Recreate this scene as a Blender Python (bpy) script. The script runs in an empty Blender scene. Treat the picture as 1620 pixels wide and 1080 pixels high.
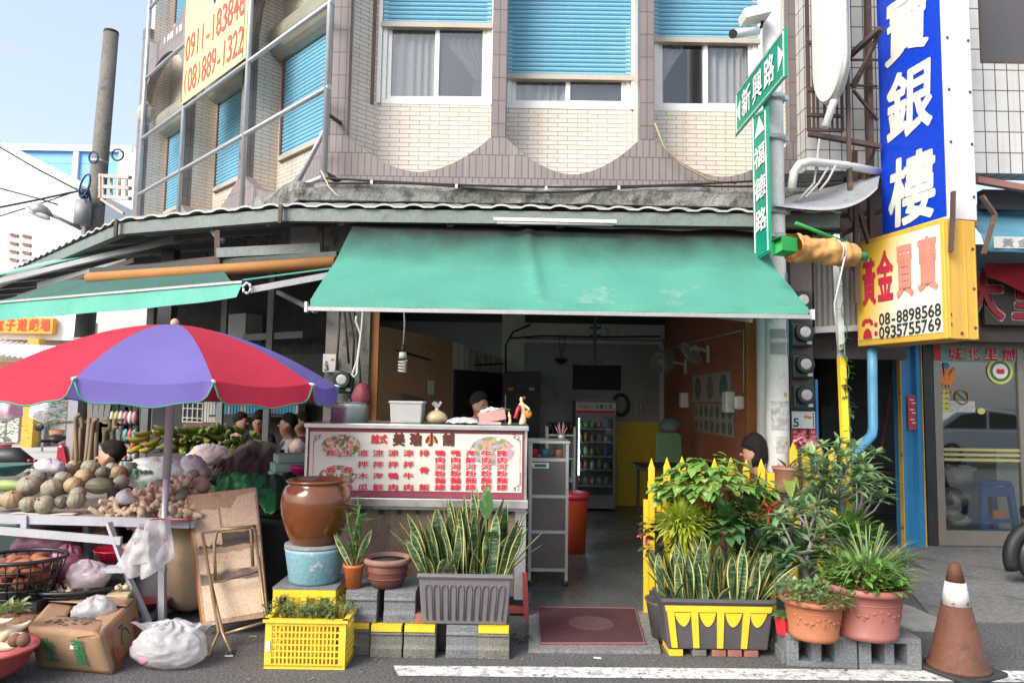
import bpy,math,random
from mathutils import Vector as V,Matrix as M,noise as NZ
R=math.radians
SC=bpy.context.scene
COL=SC.collection
rnd=random.Random(7)
# camera
F,TH,RO,H=1125.0,R(4.6),R(0.92),1.55
RM=M.Rotation(R(90)+TH,3,'X')@M.Rotation(RO,3,'Z')
cd=bpy.data.cameras.new('camera')
cd.sensor_width=36.0
cd.lens=F/1620*36
cd.clip_start,cd.clip_end=0.05,3000
cam=bpy.data.objects.new('camera',cd)
COL.objects.link(cam)
cam.matrix_world=M.Translation((0,0,H))@RM.to_4x4()
SC.camera=cam
# sky, sun, exposure
SUN_EL,SUN_AZ=R(38),R(222)          # azimuth clockwise from +Y
w=bpy.data.worlds.new('World')
SC.world=w
w.use_nodes=True
wn=w.node_tree
wn.nodes.clear()
sky=wn.nodes.new('ShaderNodeTexSky')
sky.sky_type='NISHITA'
sky.sun_disc=False
sky.sun_elevation,sky.sun_rotation=SUN_EL,SUN_AZ
sky.air_density,sky.dust_density,sky.ozone_density=1.0,3.5,1.0
bg=wn.nodes.new('ShaderNodeBackground')
bg.inputs[1].default_value=0.15
wo=wn.nodes.new('ShaderNodeOutputWorld')
hz=wn.nodes.new('ShaderNodeMix');hz.data_type='RGBA'      # thin bright haze over the blue
hz.inputs[0].default_value=0.42
hz.inputs[7].default_value=(3.0,3.25,3.55,1)
wn.links.new(sky.outputs[0],hz.inputs[6])
wn.links.new(hz.outputs[2],bg.inputs[0])
wn.links.new(bg.outputs[0],wo.inputs[0])
sl=bpy.data.lights.new('sun','SUN')
sl.energy,sl.angle,sl.color=1.9,R(32),(1.0,0.95,0.88)
sun=bpy.data.objects.new('sun',sl)
COL.objects.link(sun)
sd=V((math.sin(SUN_AZ)*math.cos(SUN_EL),math.cos(SUN_AZ)*math.cos(SUN_EL),math.sin(SUN_EL)))
sun.rotation_euler=sd.to_track_quat('Z','Y').to_euler()
sun.location=(0,-5,20)
SC.view_settings.view_transform='Standard'
SC.view_settings.look='None'
SC.view_settings.gamma=1.0
SC.view_settings.use_curve_mapping=False
SC.view_settings.exposure=1.15
SC.render.engine='CYCLES'
SC.cycles.use_denoising=True
SC.cycles.max_bounces=12
SC.cycles.diffuse_bounces=8
SC.cycles.transparent_max_bounces=12
SC.cycles.caustics_reflective=False
SC.cycles.caustics_refractive=False
# pixel -> place on a known depth or height
def ray(px,py):return RM@V(((px-810)/F,(540-py)/F,-1))
def P(px,py,Y):
 d=ray(px,py);return V((0,0,H))+d*(Y/d.y)
def G(px,py,z=0.0):
 d=ray(px,py);return V((0,0,H))+d*((z-H)/d.z)
def ZP(px,py,p):           # height of the picture row above ground point p
 return P(px,py,p.y).z
# objects
def tag(o,label=None,cat=None,group=None,kind=None):
 if label:o['label']=label
 if cat:o['category']=cat
 if group:o['group']=group
 if kind:o['kind']=kind
 return o
def thing(name,label,cat,loc=(0,0,0),group=None,rz=0.0):
 o=bpy.data.objects.new(name,None)
 o.empty_display_size=0.1
 COL.objects.link(o)
 o.location=loc
 o.rotation_euler=(0,0,rz)
 return tag(o,label,cat,group)
def wmat(o):
 m=M.Identity(4)
 while o:
  m=o.matrix_basis@m
  o=o.parent
 return m
def copy_tree(o,parent=None):
 kids=list(o.children)
 c=o.copy();COL.objects.link(c)
 c.parent=parent
 for k in kids:copy_tree(k,c)
 return c
def basis(u,v,n,o=(0,0,0)):
 m=M.Identity(4)
 for i in range(3):
  m[i][0],m[i][1],m[i][2],m[i][3]=u[i],v[i],n[i],o[i]
 return m
def RZ(a):return M.Rotation(a,3,'Z')
def RXYZ(x,y,z):return M.Rotation(z,3,'Z')@M.Rotation(y,3,'Y')@M.Rotation(x,3,'X')
I3=M.Identity(3)
class MB:
 def __init__(s):
  s.v,s.f,s.m,s.s,s.k=[],[],[],[],0
 def mi(s,k):s.k=k;return s
 def add(s,vs,fs,smooth=False):
  b=len(s.v)
  s.v+=[V(p) for p in vs]
  for f in fs:
   s.f.append([b+i for i in f]);s.m.append(s.k);s.s.append(smooth)
  return s
 def hexa(s,p):
  return s.add(p,[(0,3,2,1),(4,5,6,7),(0,1,5,4),(1,2,6,5),(2,3,7,6),(3,0,4,7)])
 def box(s,c,d,rot=I3,tx=1.0,ty=None):
  ty=tx if ty is None else ty
  c=V(c);x,y,z=d[0]/2,d[1]/2,d[2]/2
  p=[(-x,-y,-z),(x,-y,-z),(x,y,-z),(-x,y,-z),(-x*tx,-y*ty,z),(x*tx,-y*ty,z),(x*tx,y*ty,z),(-x*tx,y*ty,z)]
  return s.hexa([c+rot@V(q) for q in p])
 def lohi(s,a,b):
  return s.box([(a[i]+b[i])/2 for i in range(3)],[abs(b[i]-a[i]) for i in range(3)])
 def bar(s,a,b,w,h=None,up=(0,0,1)):
  a,b=V(a),V(b);h=h or w
  d=(b-a);L=d.length
  if L<1e-6:return s
  z=d/L;up=V(up)
  if abs(z.dot(up))>.99:up=V((1,0,0))
  x=up.cross(z).normalized();y=z.cross(x)
  rot=M((x,y,z)).transposed()
  return s.box((a+b)/2,(w,h,L),rot)
 def tube(s,pts,r,n=8,caps=True,smooth=True,closed=False):
  pts=[V(p) for p in pts];m=len(pts)
  rr=r if isinstance(r,(list,tuple)) else [r]*m
  vs,fs=[],[]
  t=(pts[1]-pts[0]).normalized()
  x=t.orthogonal().normalized()
  for i,p in enumerate(pts):
   if closed:tn=(pts[(i+1)%m]-pts[i-1])
   else:tn=(pts[min(i+1,m-1)]-pts[max(i-1,0)])
   if tn.length<1e-9:tn=t
   t=tn.normalized()
   x=(x-t*x.dot(t))
   x=x.normalized() if x.length>1e-6 else t.orthogonal().normalized()
   y=t.cross(x)
   for k in range(n):
    a=2*math.pi*k/n
    vs.append(p+(x*math.cos(a)+y*math.sin(a))*rr[i])
  for i in range(m if closed else m-1):
   j=(i+1)%m
   for k in range(n):
    q=(k+1)%n
    fs.append((i*n+k,i*n+q,j*n+q,j*n+k))
  s.add(vs,fs,smooth)
  if caps and not closed:
   b=len(s.v)-len(vs)
   s.f.append([b+k for k in range(n)][::-1]);s.m.append(s.k);s.s.append(False)
   s.f.append([b+(m-1)*n+k for k in range(n)]);s.m.append(s.k);s.s.append(False)
  return s
 def lathe(s,prof,c=(0,0,0),n=24,rot=I3,sx=1.0,sy=1.0,smooth=True,fn=None):
  c=V(c);vs,fs=[],[]
  for i,(r,z) in enumerate(prof):
   for k in range(n):
    a=2*math.pi*k/n
    q=V((r*math.cos(a)*sx,r*math.sin(a)*sy,z))
    if fn:q=fn(q,a,i)
    vs.append(c+rot@q)
  for i in range(len(prof)-1):
   for k in range(n):
    q=(k+1)%n
    fs.append((i*n+k,i*n+q,(i+1)*n+q,(i+1)*n+k))
  s.add(vs,fs,smooth)
  b=len(s.v)-len(vs)
  if prof[0][0]>1e-4:s.f.append([b+k for k in range(n)][::-1]);s.m.append(s.k);s.s.append(False)
  e=b+(len(prof)-1)*n
  if prof[-1][0]>1e-4:s.f.append([e+k for k in range(n)]);s.m.append(s.k);s.s.append(False)
  return s
 def ell(s,c,r,rot=I3,nu=16,nv=10,fn=None):
  c=V(c);vs,fs=[],[]
  for j in range(nv+1):
   th=math.pi*j/nv
   for k in range(nu):
    a=2*math.pi*k/nu
    q=V((math.sin(th)*math.cos(a),math.sin(th)*math.sin(a),-math.cos(th)))
    g=fn(q,a,th) if fn else 1.0
    vs.append(c+rot@V((q.x*r[0]*g,q.y*r[1]*g,q.z*r[2]*g)))
  for j in range(nv):
   for k in range(nu):
    q=(k+1)%nu
    fs.append((j*nu+k,j*nu+q,(j+1)*nu+q,(j+1)*nu+k))
  return s.add(vs,fs,True)
 def prism(s,poly,o,u,v,d):
  """closed outline poly [(a, b)] in the plane o + a*u + b*v, given the depth vector d"""
  o,u,v,d=V(o),V(u),V(v),V(d)
  n=len(poly)
  a=[o+u*p[0]+v*p[1] for p in poly]
  vs=a+[p+d for p in a]
  fs=[list(range(n)),list(range(2*n-1,n-1,-1))]
  fs+=[(i,n+i,n+(i+1)%n,(i+1)%n) for i in range(n)]
  return s.add(vs,fs)
 def sheet(s,fn,nu,nv,smooth=True):
  vs=[fn(i/nu,j/nv) for j in range(nv+1) for i in range(nu+1)]
  fs=[(j*(nu+1)+i,j*(nu+1)+i+1,(j+1)*(nu+1)+i+1,(j+1)*(nu+1)+i) for j in range(nv) for i in range(nu)]
  return s.add(vs,fs,smooth)
 def leaf(s,b,d,L,W,droop=0.3,fold=0.25,seg=5,tip=1.0,roll=0.0,prof=None,edge=None):
  """one leaf from b along d; edge = (material index, share of half width) gives a coloured margin"""
  b,d=V(b),V(d).normalized()
  up=V((0,0,1))
  x=d.cross(up)
  if x.length<.05:x=V((math.cos(roll*7),math.sin(roll*7),0))-d*0
  x.normalize()
  if roll:x=M.Rotation(roll,3,d)@x
  p=b.copy();rows=[]
  for i in range(seg+1):
   t=i/seg
   wd=(prof(t) if prof else math.sin(math.pi*min(.98,(t*.93+.05))**.85))*W/2
   n=x.cross(d).normalized()
   cs=[(-1,1),(-.0,0),(1,1)] if not edge else [(-1,1),(-1+edge[1],.6),(0,0),(1-edge[1],.6),(1,1)]
   rows.append([p+x*(wd*c)+n*(wd*fold*abs(c)) for c,_ in cs])
   d=(d+V((0,0,-1))*(droop/seg)).normalized()
   p=p+d*(L/seg)
  k=len(rows[0]);k0=s.k
  vs=[q for r in rows for q in r]
  base=len(s.v);s.v+=vs
  for i in range(seg):
   for j in range(k-1):
    s.f.append([base+i*k+j,base+i*k+j+1,base+(i+1)*k+j+1,base+(i+1)*k+j])
    s.m.append(edge[0] if edge and j in (0,k-2) else k0);s.s.append(True)
  return s
 def build(s,name,mat,parent=None,frame=None,bevel=0.0,solid=0.0,sub=0,local=False):
  """frame = (o, u, n): uv runs along u and z (or depth); vertices are in world space unless local"""
  me=bpy.data.meshes.new(name)
  vs=s.v
  ob=bpy.data.objects.new(name,me)
  uu,nn,oo=(V(frame[1]),V(frame[2]),V(frame[0])) if frame else (V((1,0,0)),V((0,1,0)),V((0,0,0)))
  wv=list(vs)
  if parent is not None and not local:
   mi=wmat(parent).inverted()
   vs=[mi@p for p in vs]
  elif parent is None and not local and vs:
   lo=[min(p[i] for p in vs) for i in range(3)];hi=[max(p[i] for p in vs) for i in range(3)]
   c=V(((lo[0]+hi[0])/2,(lo[1]+hi[1])/2,lo[2]))
   vs=[p-c for p in vs]
   ob.location=c
  me.from_pydata([tuple(p) for p in vs],[],s.f)
  mats=mat if isinstance(mat,(list,tuple)) else [mat]
  for m_ in mats:me.materials.append(m_)
  me.polygons.foreach_set('material_index',s.m)
  me.polygons.foreach_set('use_smooth',s.s)
  uvl=me.uv_layers.new(name='UVMap')
  co=[0.0]*(len(me.loops)*2)
  for pl in me.polygons:
   q=[wv[i] for i in pl.vertices]
   n=V((0,0,0))
   for i in range(len(q)):
    a,b=q[i],q[(i+1)%len(q)]
    n+=V(((a.y-b.y)*(a.z+b.z),(a.z-b.z)*(a.x+b.x),(a.x-b.x)*(a.y+b.y)))
   if n.length>0:n.normalize()
   du,dn,dz=abs(n.dot(uu)),abs(n.dot(nn)),abs(n.z)
   for li,p in zip(pl.loop_indices,q):
    e=p-oo
    if dz>.75:t=(e.dot(uu),e.dot(nn))
    elif dn>=du:t=(e.dot(uu),e.z)
    else:t=(e.dot(nn),e.z)
    co[2*li],co[2*li+1]=t
  uvl.data.foreach_set('uv',co)
  me.update()
  COL.objects.link(ob)
  if parent is not None:ob.parent=parent
  if solid:
   md=ob.modifiers.new('solid','SOLIDIFY');md.thickness=solid;md.offset=0
  if bevel:
   md=ob.modifiers.new('bevel','BEVEL');md.width=bevel;md.segments=2;md.limit_method='ANGLE';md.angle_limit=R(40)
  if sub:
   md=ob.modifiers.new('sub','SUBSURF');md.levels=sub;md.render_levels=sub
  return ob
# materials
def C(r,g,b,k=1.0):
 def l(c):
  c /= 255.0
  return (c/12.92 if c<=.04045 else ((c+.055)/1.055)**2.4)*k
 return (l(r),l(g),l(b),1.0)
def mat(name,col,col2=None,rough=.6,metal=0.0,ns=4.0,nd=.6,fine=.12,bump=0.0,bs=40.0,spots=None,spec=.5,coat=0.0,
  streak=None,trans=0.0,grime=None,lo=.35,hi=.65,coord='Object',emit=None,isl=None,alpha=None,sheen=0):
 """noise-mixed paint: col / col2 by large noise, fine grain, optional worn spots (col, scale, threshold), vertical streaks (col, amount),
 grime low noise; isl = colour list picked at random per loose piece"""
 m=bpy.data.materials.new(name);m.use_nodes=True
 nt=m.node_tree;N,Lk=nt.nodes,nt.links
 b=N['Principled BSDF']
 tc=N.new('ShaderNodeTexCoord');co=tc.outputs[coord]
 def noise(scale,det=5,vec=None,r_=.6):
  n=N.new('ShaderNodeTexNoise');n.inputs['Scale'].default_value=scale;n.inputs['Detail'].default_value=det
  n.inputs['Roughness'].default_value=r_
  Lk.new(vec or co,n.inputs['Vector']);return n.outputs['Fac']
 def ramp(fac,a,b_,ca=(0,0,0,1),cb=(1,1,1,1)):
  r=N.new('ShaderNodeValToRGB');Lk.new(fac,r.inputs[0])
  r.color_ramp.elements[0].position,r.color_ramp.elements[1].position=a,b_
  r.color_ramp.elements[0].color,r.color_ramp.elements[1].color=ca,cb
  return r.outputs[0]
 def mix(f,a,b_,mode='MIX'):
  x=N.new('ShaderNodeMix');x.data_type='RGBA';x.blend_type=mode
  for i,val in ((0,f),(6,a),(7,b_)):
   if hasattr(val,'links'):Lk.new(val,x.inputs[i])
   else:x.inputs[i].default_value=val
  return x.outputs[2]
 col2=col2 or tuple(min(1,c*.78) for c in col[:3])+(1,)
 if isl:
  g=N.new('ShaderNodeNewGeometry')
  r=N.new('ShaderNodeValToRGB');Lk.new(g.outputs['Random Per Island'],r.inputs[0])
  cr=r.color_ramp
  while len(cr.elements)<len(isl):cr.elements.new(.5)
  for i,c in enumerate(isl):
   cr.elements[i].position=i/max(1,len(isl)-1);cr.elements[i].color=c
  base=mix(ramp(noise(ns),lo,hi),r.outputs[0],mix(nd,r.outputs[0],col2))
 else:
  base=mix(ramp(noise(ns),lo,hi),col,mix(nd,col,col2))
 if fine:
  base=mix(1.0,base,ramp(noise(ns*22,3),.25,.75,(1-fine*1.5,)*3+(1,),(1+fine*.5,)*3+(1,)),'MULTIPLY')
 if streak:
  mp=N.new('ShaderNodeMapping');mp.inputs['Scale'].default_value=(9,9,.5);Lk.new(co,mp.inputs[0])
  base=mix(ramp(noise(1.6,4,mp.outputs[0]),.5,.5+.3),base,mix(streak[1],base,streak[0]))
 if grime:
  base=mix(ramp(noise(ns*2.3,8,None,.72),grime[1],grime[1]+.12),base,mix(grime[2] if len(grime)>2 else .8,base,grime[0]))
 if spots:
  base=mix(ramp(noise(spots[1],6,None,.7),spots[2],spots[2]+.04),base,spots[0])
 Lk.new(base,b.inputs['Base Color'])
 b.inputs['Metallic'].default_value=metal
 b.inputs['Specular IOR Level'].default_value=spec
 b.inputs['Coat Weight'].default_value=coat
 rr=N.new('ShaderNodeMapRange');Lk.new(noise(ns*6,4),rr.inputs[0])
 rr.inputs[1].default_value,rr.inputs[2].default_value=.3,.7
 rr.inputs[3].default_value,rr.inputs[4].default_value=max(.03,rough-.12),min(1,rough+.12)
 Lk.new(rr.outputs[0],b.inputs['Roughness'])
 if bump:
  bp=N.new('ShaderNodeBump');bp.inputs['Strength'].default_value=bump;bp.inputs['Distance'].default_value=.02
  Lk.new(noise(bs,6),bp.inputs['Height']);Lk.new(bp.outputs[0],b.inputs['Normal'])
 if emit:
  b.inputs['Emission Color'].default_value=emit[0];b.inputs['Emission Strength'].default_value=emit[1]
 out=N['Material Output']
 if trans:
  t=N.new('ShaderNodeBsdfTranslucent');Lk.new(base,t.inputs[0])
  x=N.new('ShaderNodeMixShader');x.inputs[0].default_value=trans
  Lk.new(b.outputs[0],x.inputs[1]);Lk.new(t.outputs[0],x.inputs[2]);Lk.new(x.outputs[0],out.inputs[0])
 if alpha is not None:
  t=N.new('ShaderNodeBsdfTransparent')
  x=N.new('ShaderNodeMixShader');x.inputs[0].default_value=alpha
  Lk.new(t.outputs[0],x.inputs[1])
  src=out.inputs[0].links[0].from_socket
  Lk.new(src,x.inputs[2]);Lk.new(x.outputs[0],out.inputs[0])
 m['base']=base.node.name
 return m
def tiles(name,c1,c2,mortar,bw,rh,mo=.006,offset=.5,rough=.35,bump=.4,grime=None,var=.5,streak=None,coat=0):
 """brick texture in metres on the uv map"""
 m=bpy.data.materials.new(name);m.use_nodes=True
 nt=m.node_tree;N,Lk=nt.nodes,nt.links
 b=N['Principled BSDF']
 tc=N.new('ShaderNodeTexCoord')
 br=N.new('ShaderNodeTexBrick');Lk.new(tc.outputs['UV'],br.inputs['Vector'])
 br.offset=offset;br.squash=1
 br.inputs['Scale'].default_value=1
 br.inputs['Brick Width'].default_value,br.inputs['Row Height'].default_value=bw,rh
 br.inputs['Mortar Size'].default_value=mo;br.inputs['Mortar Smooth'].default_value=.1
 br.inputs['Color1'].default_value,br.inputs['Color2'].default_value,br.inputs['Mortar'].default_value=c1,c2,mortar
 n=N.new('ShaderNodeTexNoise');n.inputs['Scale'].default_value=1.3;n.inputs['Detail'].default_value=8;n.inputs['Roughness'].default_value=.7
 Lk.new(tc.outputs['Object'],n.inputs['Vector'])
 r=N.new('ShaderNodeValToRGB');Lk.new(n.outputs['Fac'],r.inputs[0])
 g=grime or (.72,.68,.62,1)
 r.color_ramp.elements[0].position,r.color_ramp.elements[1].position=.32,.56
 r.color_ramp.elements[0].color,r.color_ramp.elements[1].color=g,(1,1,1,1)
 x=N.new('ShaderNodeMix');x.data_type='RGBA';x.blend_type='MULTIPLY';x.inputs[0].default_value=var
 Lk.new(br.outputs['Color'],x.inputs[6]);Lk.new(r.outputs[0],x.inputs[7])
 last=x.outputs[2]
 if streak:
  mp=N.new('ShaderNodeMapping');mp.inputs['Scale'].default_value=(7,7,.35);Lk.new(tc.outputs['Object'],mp.inputs[0])
  n2=N.new('ShaderNodeTexNoise');n2.inputs['Scale'].default_value=1.5;n2.inputs['Detail'].default_value=5;Lk.new(mp.outputs[0],n2.inputs['Vector'])
  r2=N.new('ShaderNodeValToRGB');Lk.new(n2.outputs['Fac'],r2.inputs[0])
  r2.color_ramp.elements[0].position,r2.color_ramp.elements[1].position=.56,.78
  x2=N.new('ShaderNodeMix');x2.data_type='RGBA';Lk.new(r2.outputs[0],x2.inputs[0]);Lk.new(last,x2.inputs[6])
  x3=N.new('ShaderNodeMix');x3.data_type='RGBA';x3.inputs[0].default_value=streak[1];Lk.new(last,x3.inputs[6]);x3.inputs[7].default_value=streak[0]
  Lk.new(x3.outputs[2],x2.inputs[7]);last=x2.outputs[2]
 Lk.new(last,b.inputs['Base Color'])
 b.inputs['Roughness'].default_value=rough
 b.inputs['Coat Weight'].default_value=coat
 bp=N.new('ShaderNodeBump');bp.inputs['Strength'].default_value=bump;bp.inputs['Distance'].default_value=.004;bp.invert=True
 Lk.new(br.outputs['Fac'],bp.inputs['Height']);Lk.new(bp.outputs[0],b.inputs['Normal'])
 return m
def glass(name,tint=(.9,.95,.95,1),refl=.12,dark=.0,rough=.02):
 m=bpy.data.materials.new(name);m.use_nodes=True
 nt=m.node_tree;N,Lk=nt.nodes,nt.links
 N.remove(N['Principled BSDF'])
 t=N.new('ShaderNodeBsdfTransparent');t.inputs[0].default_value=tint
 g=N.new('ShaderNodeBsdfGlossy');g.inputs['Roughness'].default_value=rough
 lw=N.new('ShaderNodeLayerWeight');lw.inputs[0].default_value=.5
 mr=N.new('ShaderNodeMapRange');pw_=N.new('ShaderNodeMath');pw_.operation='POWER';pw_.inputs[1].default_value=3.5;Lk.new(lw.outputs['Facing'],pw_.inputs[0]);Lk.new(pw_.outputs[0],mr.inputs[0]);mr.inputs[3].default_value=refl;mr.inputs[4].default_value=.8
 x=N.new('ShaderNodeMixShader');Lk.new(mr.outputs[0],x.inputs[0]);Lk.new(t.outputs[0],x.inputs[1]);Lk.new(g.outputs[0],x.inputs[2])
 Lk.new(x.outputs[0],N['Material Output'].inputs[0])
 return m
# lettering
CHARS='0123456789()-:5AISANLUX'+'新興路福德寶銀樓黃金買賣越式美瑜小舖炸春捲生涼拌木瓜海鮮鴨肉牛排骨飯雞河粉麵線豬台灣三洋薑心輕放拿城北里辦公處電子遊戲場大吉巷'
GL={}
def make_glyphs():
 tmp=[]
 for ch in dict.fromkeys(CHARS):
  cu=bpy.data.curves.new('glyph','FONT');cu.body=ch;cu.size=1.0;cu.offset=.006;cu.resolution_u=3
  o=bpy.data.objects.new('glyph',cu);COL.objects.link(o);tmp.append((ch,o))
 dg=bpy.context.evaluated_depsgraph_get()
 for ch,o in tmp:
  me=bpy.data.meshes.new_from_object(o.evaluated_get(dg))
  GL[ch]=([(p.co.x,p.co.y) for p in me.vertices],[tuple(f.vertices) for f in me.polygons])
  bpy.data.meshes.remove(me)
 for ch,o in tmp:
  cu=o.data;bpy.data.objects.remove(o);bpy.data.curves.remove(cu)
make_glyphs()
def glyph(mb,ch,bold,o,u,v,w,h,lift=.003,fit=True,squeeze=1.0,shear=0.0):
 """one character filling the cell w x h whose lower left corner is o"""
 # bold = stroke weight: copies of the strokes a little apart, each a hair proud of the last
 vs,fs=GL[ch]
 if not vs:return
 x0,x1=min(p[0] for p in vs),max(p[0] for p in vs);y0,y1=min(p[1] for p in vs),max(p[1] for p in vs)
 cjk=ord(ch)>0x2000
 if cjk:x0,x1,y0,y1=-.02,1.02,min(y0,-.1),max(y1,.86)
 elif ch in '1-:()':e=max(0,.5-(x1-x0))/2*(.6 if ch in ':-' else .9);x0-=e;x1+=e;y0,y1=min(y0,-.01 if ch not in '()' else -.15),max(y1,.72)
 n=V(u).cross(V(v)).normalized()
 k=.016*bold
 offs=[(0,0)]+([(k,0),(-k,0),(0,k),(0,-k),(k*.75,k*.75),(-k*.75,k*.75),(k*.75,-k*.75),(-k*.75,-k*.75)] if bold else [])
 for i,(ox,oy) in enumerate(offs):
  q=[]
  for x,y in vs:
   a=(x-x0)/max(1e-6,x1-x0)+ox;b=(y-y0)/max(1e-6,y1-y0)+oy
   q.append(V(o)+V(u)*(a*w+shear*b*h)+V(v)*(b*h)+n*(lift+.00025*i))
  mb.add(q,fs)
def line_text(mb,s,o,u,v,w,h,bold=1,gap=.12,lift=.003,vertical=False,shear=0.0):
 n=len(s);u,v=V(u).normalized(),V(v).normalized()
 for i,ch in enumerate(s):
  if vertical:
   ch_h=h/n
   glyph(mb,ch,bold,V(o)+v*(h-ch_h*(i+1)+ch_h*gap/2),u,v,w,ch_h*(1-gap),lift)
  else:
   cw=w/n
   glyph(mb,ch,bold,V(o)+u*(cw*i+cw*gap/2),u,v,cw*(1-gap),h,lift,shear=shear)
 return mb
def nz(p,s=1.0,seed=0.0):return NZ.noise(V((p[0]*s+seed,p[1]*s+seed*.7,p[2]*s-seed)))
def wr(p,s=1.0,seed=0.0):return abs(NZ.noise(V((p[0]*s+seed,p[1]*s-seed,p[2]*s+seed*.3))))
# shared materials
M_asph=mat('asphalt',(.20,.198,.196,1),(.15,.149,.149,1),rough=.85,ns=3.2,nd=.6,fine=.62,bump=.8,bs=150,spots=((.33,.325,.31,1),130,.635),grime=((.075,.073,.07,1),.60,.45),spec=.3)
M_conc=mat('concrete',(.30,.295,.28,1),(.19,.185,.18,1),rough=.85,ns=1.6,fine=.25,bump=.35,bs=70,grime=((.1,.098,.09,1),.56,.7),spec=.3)
M_darkconc=mat('weathered concrete',(.31,.30,.28,1),(.15,.145,.135,1),rough=.9,ns=2.2,fine=.3,bump=.8,bs=18,grime=((.03,.03,.03,1),.5,.85),spec=.3)
M_white=mat('white paint',(.74,.735,.71,1),(.62,.61,.58,1),rough=.5,ns=1.4,fine=.05,grime=((.42,.39,.35,1),.6,.5))
M_blk=mat('black plastic',(.02,.02,.022,1),(.035,.035,.035,1),rough=.45)
M_steel=mat('stainless steel',(.66,.65,.63,1),(.52,.51,.5,1),rough=.3,metal=.85,ns=1.2,fine=.03)
M_alu=mat('aluminium',(.50,.50,.485,1),(.40,.40,.39,1),rough=.4,metal=.55,ns=2)
M_galv=mat('galvanised pipe',(.5,.53,.55,1),(.36,.38,.4,1),rough=.45,metal=.4,ns=3,spots=((.3,.19,.12,1),5,.68))
M_rust=mat('rusty steel',(.085,.06,.055,1),(.13,.075,.05,1),rough=.8,ns=5,bump=.3,spots=((.2,.1,.05,1),12,.6))
M_gutter=mat('green grey beam',(.20,.245,.225,1),(.15,.18,.165,1),rough=.55,ns=2,fine=.2,grime=((.1,.1,.09,1),.58,.7),spots=((.17,.09,.05,1),4,.73))
M_awn=mat('green awning cloth',(.115,.44,.34,1),(.14,.51,.40,1),rough=.75,ns=1.6,fine=.06,trans=.25,spots=None,grime=((.34,.56,.5,1),.62,.55))
M_blue=mat('blue paint',(.03,.21,.42,1),(.025,.16,.34,1),rough=.45,ns=3,spots=((.02,.05,.08,1),14,.72))
M_yel=mat('yellow paint',(.80,.56,.03,1),(.70,.46,.03,1),rough=.5,ns=5,fine=.08,spots=((.45,.36,.2,1),16,.74))
M_signg=mat('green sign sheet',(.0,.28,.17,1),(.0,.25,.155,1),rough=.35,fine=.02)
M_signw=mat('white reflective letters',(.85,.87,.86,1),rough=.4,fine=.02)
M_glass=glass('window glass',(.86,.88,.89,1),.08)
M_cab=mat('black cable',(.016,.016,.017,1),rough=.6)
M_wcab=mat('white cable',(.62,.6,.56,1),rough=.6)
M_red=mat('red plastic',(.55,.03,.05,1),(.45,.025,.04,1),rough=.35)
M_wood=mat('weathered board',(.46,.36,.25,1),(.35,.25,.16,1),rough=.75,ns=3,fine=.25,bump=.2)
M_redl=mat('red lettering',(.58,.02,.035,1),(.5,.02,.03,1),rough=.5,fine=.03)
M_greyl=mat('dark grey lettering',(.03,.04,.035,1),rough=.5,fine=.02)
# ground
mb=MB();mb.sheet(lambda a,b:V((-900+1800*a,-500+1900*b,0)),12,12)
tag(mb.build('road',M_asph),kind='structure')
# worn white edge line
def line_mat():
 m=mat('road line paint',(.74,.74,.71,1),(.58,.58,.55,1),rough=.7,ns=6,fine=.2,bump=.2,bs=90,grime=((.22,.22,.22,1),.49,.8),spots=((.1,.1,.1,1),20,.57))
 return m
M_line=line_mat()
a,b=G(622,1053),G(630,1069)
c,d=G(1700,1062),G(1700,1080)
mb=MB()
z=V((0,0,.004))
mb.add([a+z,b+z,d+z,c+z],[(1,2,3,0)])
tag(mb.build('road_line',M_line),kind='structure')
# pavement under the neighbouring arcade
M_apron=mat('apron concrete',(.22,.217,.21,1),(.15,.15,.147,1),rough=.9,ns=1.3,fine=.35,bump=.5,bs=100,grime=((.07,.07,.068,1),.52,.7),spots=((.29,.28,.27,1),2.4,.70))
q=[G(1380,862),G(1760,862),G(1760,985),G(1480,985)]
mb=MB();mb.prism([(p.x,p.y) for p in q],(0,0,-.02),(1,0,0),(0,1,0),(0,0,.03))
tag(mb.build('pavement',M_apron),kind='structure')
M_patch=mat('light cement patch',(.36,.35,.31,1),(.2,.2,.18,1),rough=.9,ns=7,fine=.3,bump=.4)
mb=MB();o_=G(1462,985)
mb.prism([(.23*math.cos(t)*(1+.3*nz((math.cos(t),math.sin(t),0),1.4)),.33*math.sin(t)*(1+.3*nz((math.sin(t),math.cos(t),4),1.7))) for t in [i*math.pi/16 for i in range(32)]],o_+V((-.05,.12,-.01)),(1,0,0),(0,1,0),(0,0,.026))
tag(mb.build('cement_patch_ground',M_patch),kind='structure')
# light street surface of the side street, far left
M_street=mat('sunlit street concrete',(.52,.51,.49,1),(.42,.41,.39,1),rough=.9,ns=.6,fine=.2)
mb=MB();mb.add([(-42,11.5,.006),(-8.5,11.5,.006),(-8.5,60,.006),(-70,60,.006)],[(0,1,2,3)])
tag(mb.build('side_street',M_street),kind='structure')
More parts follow.
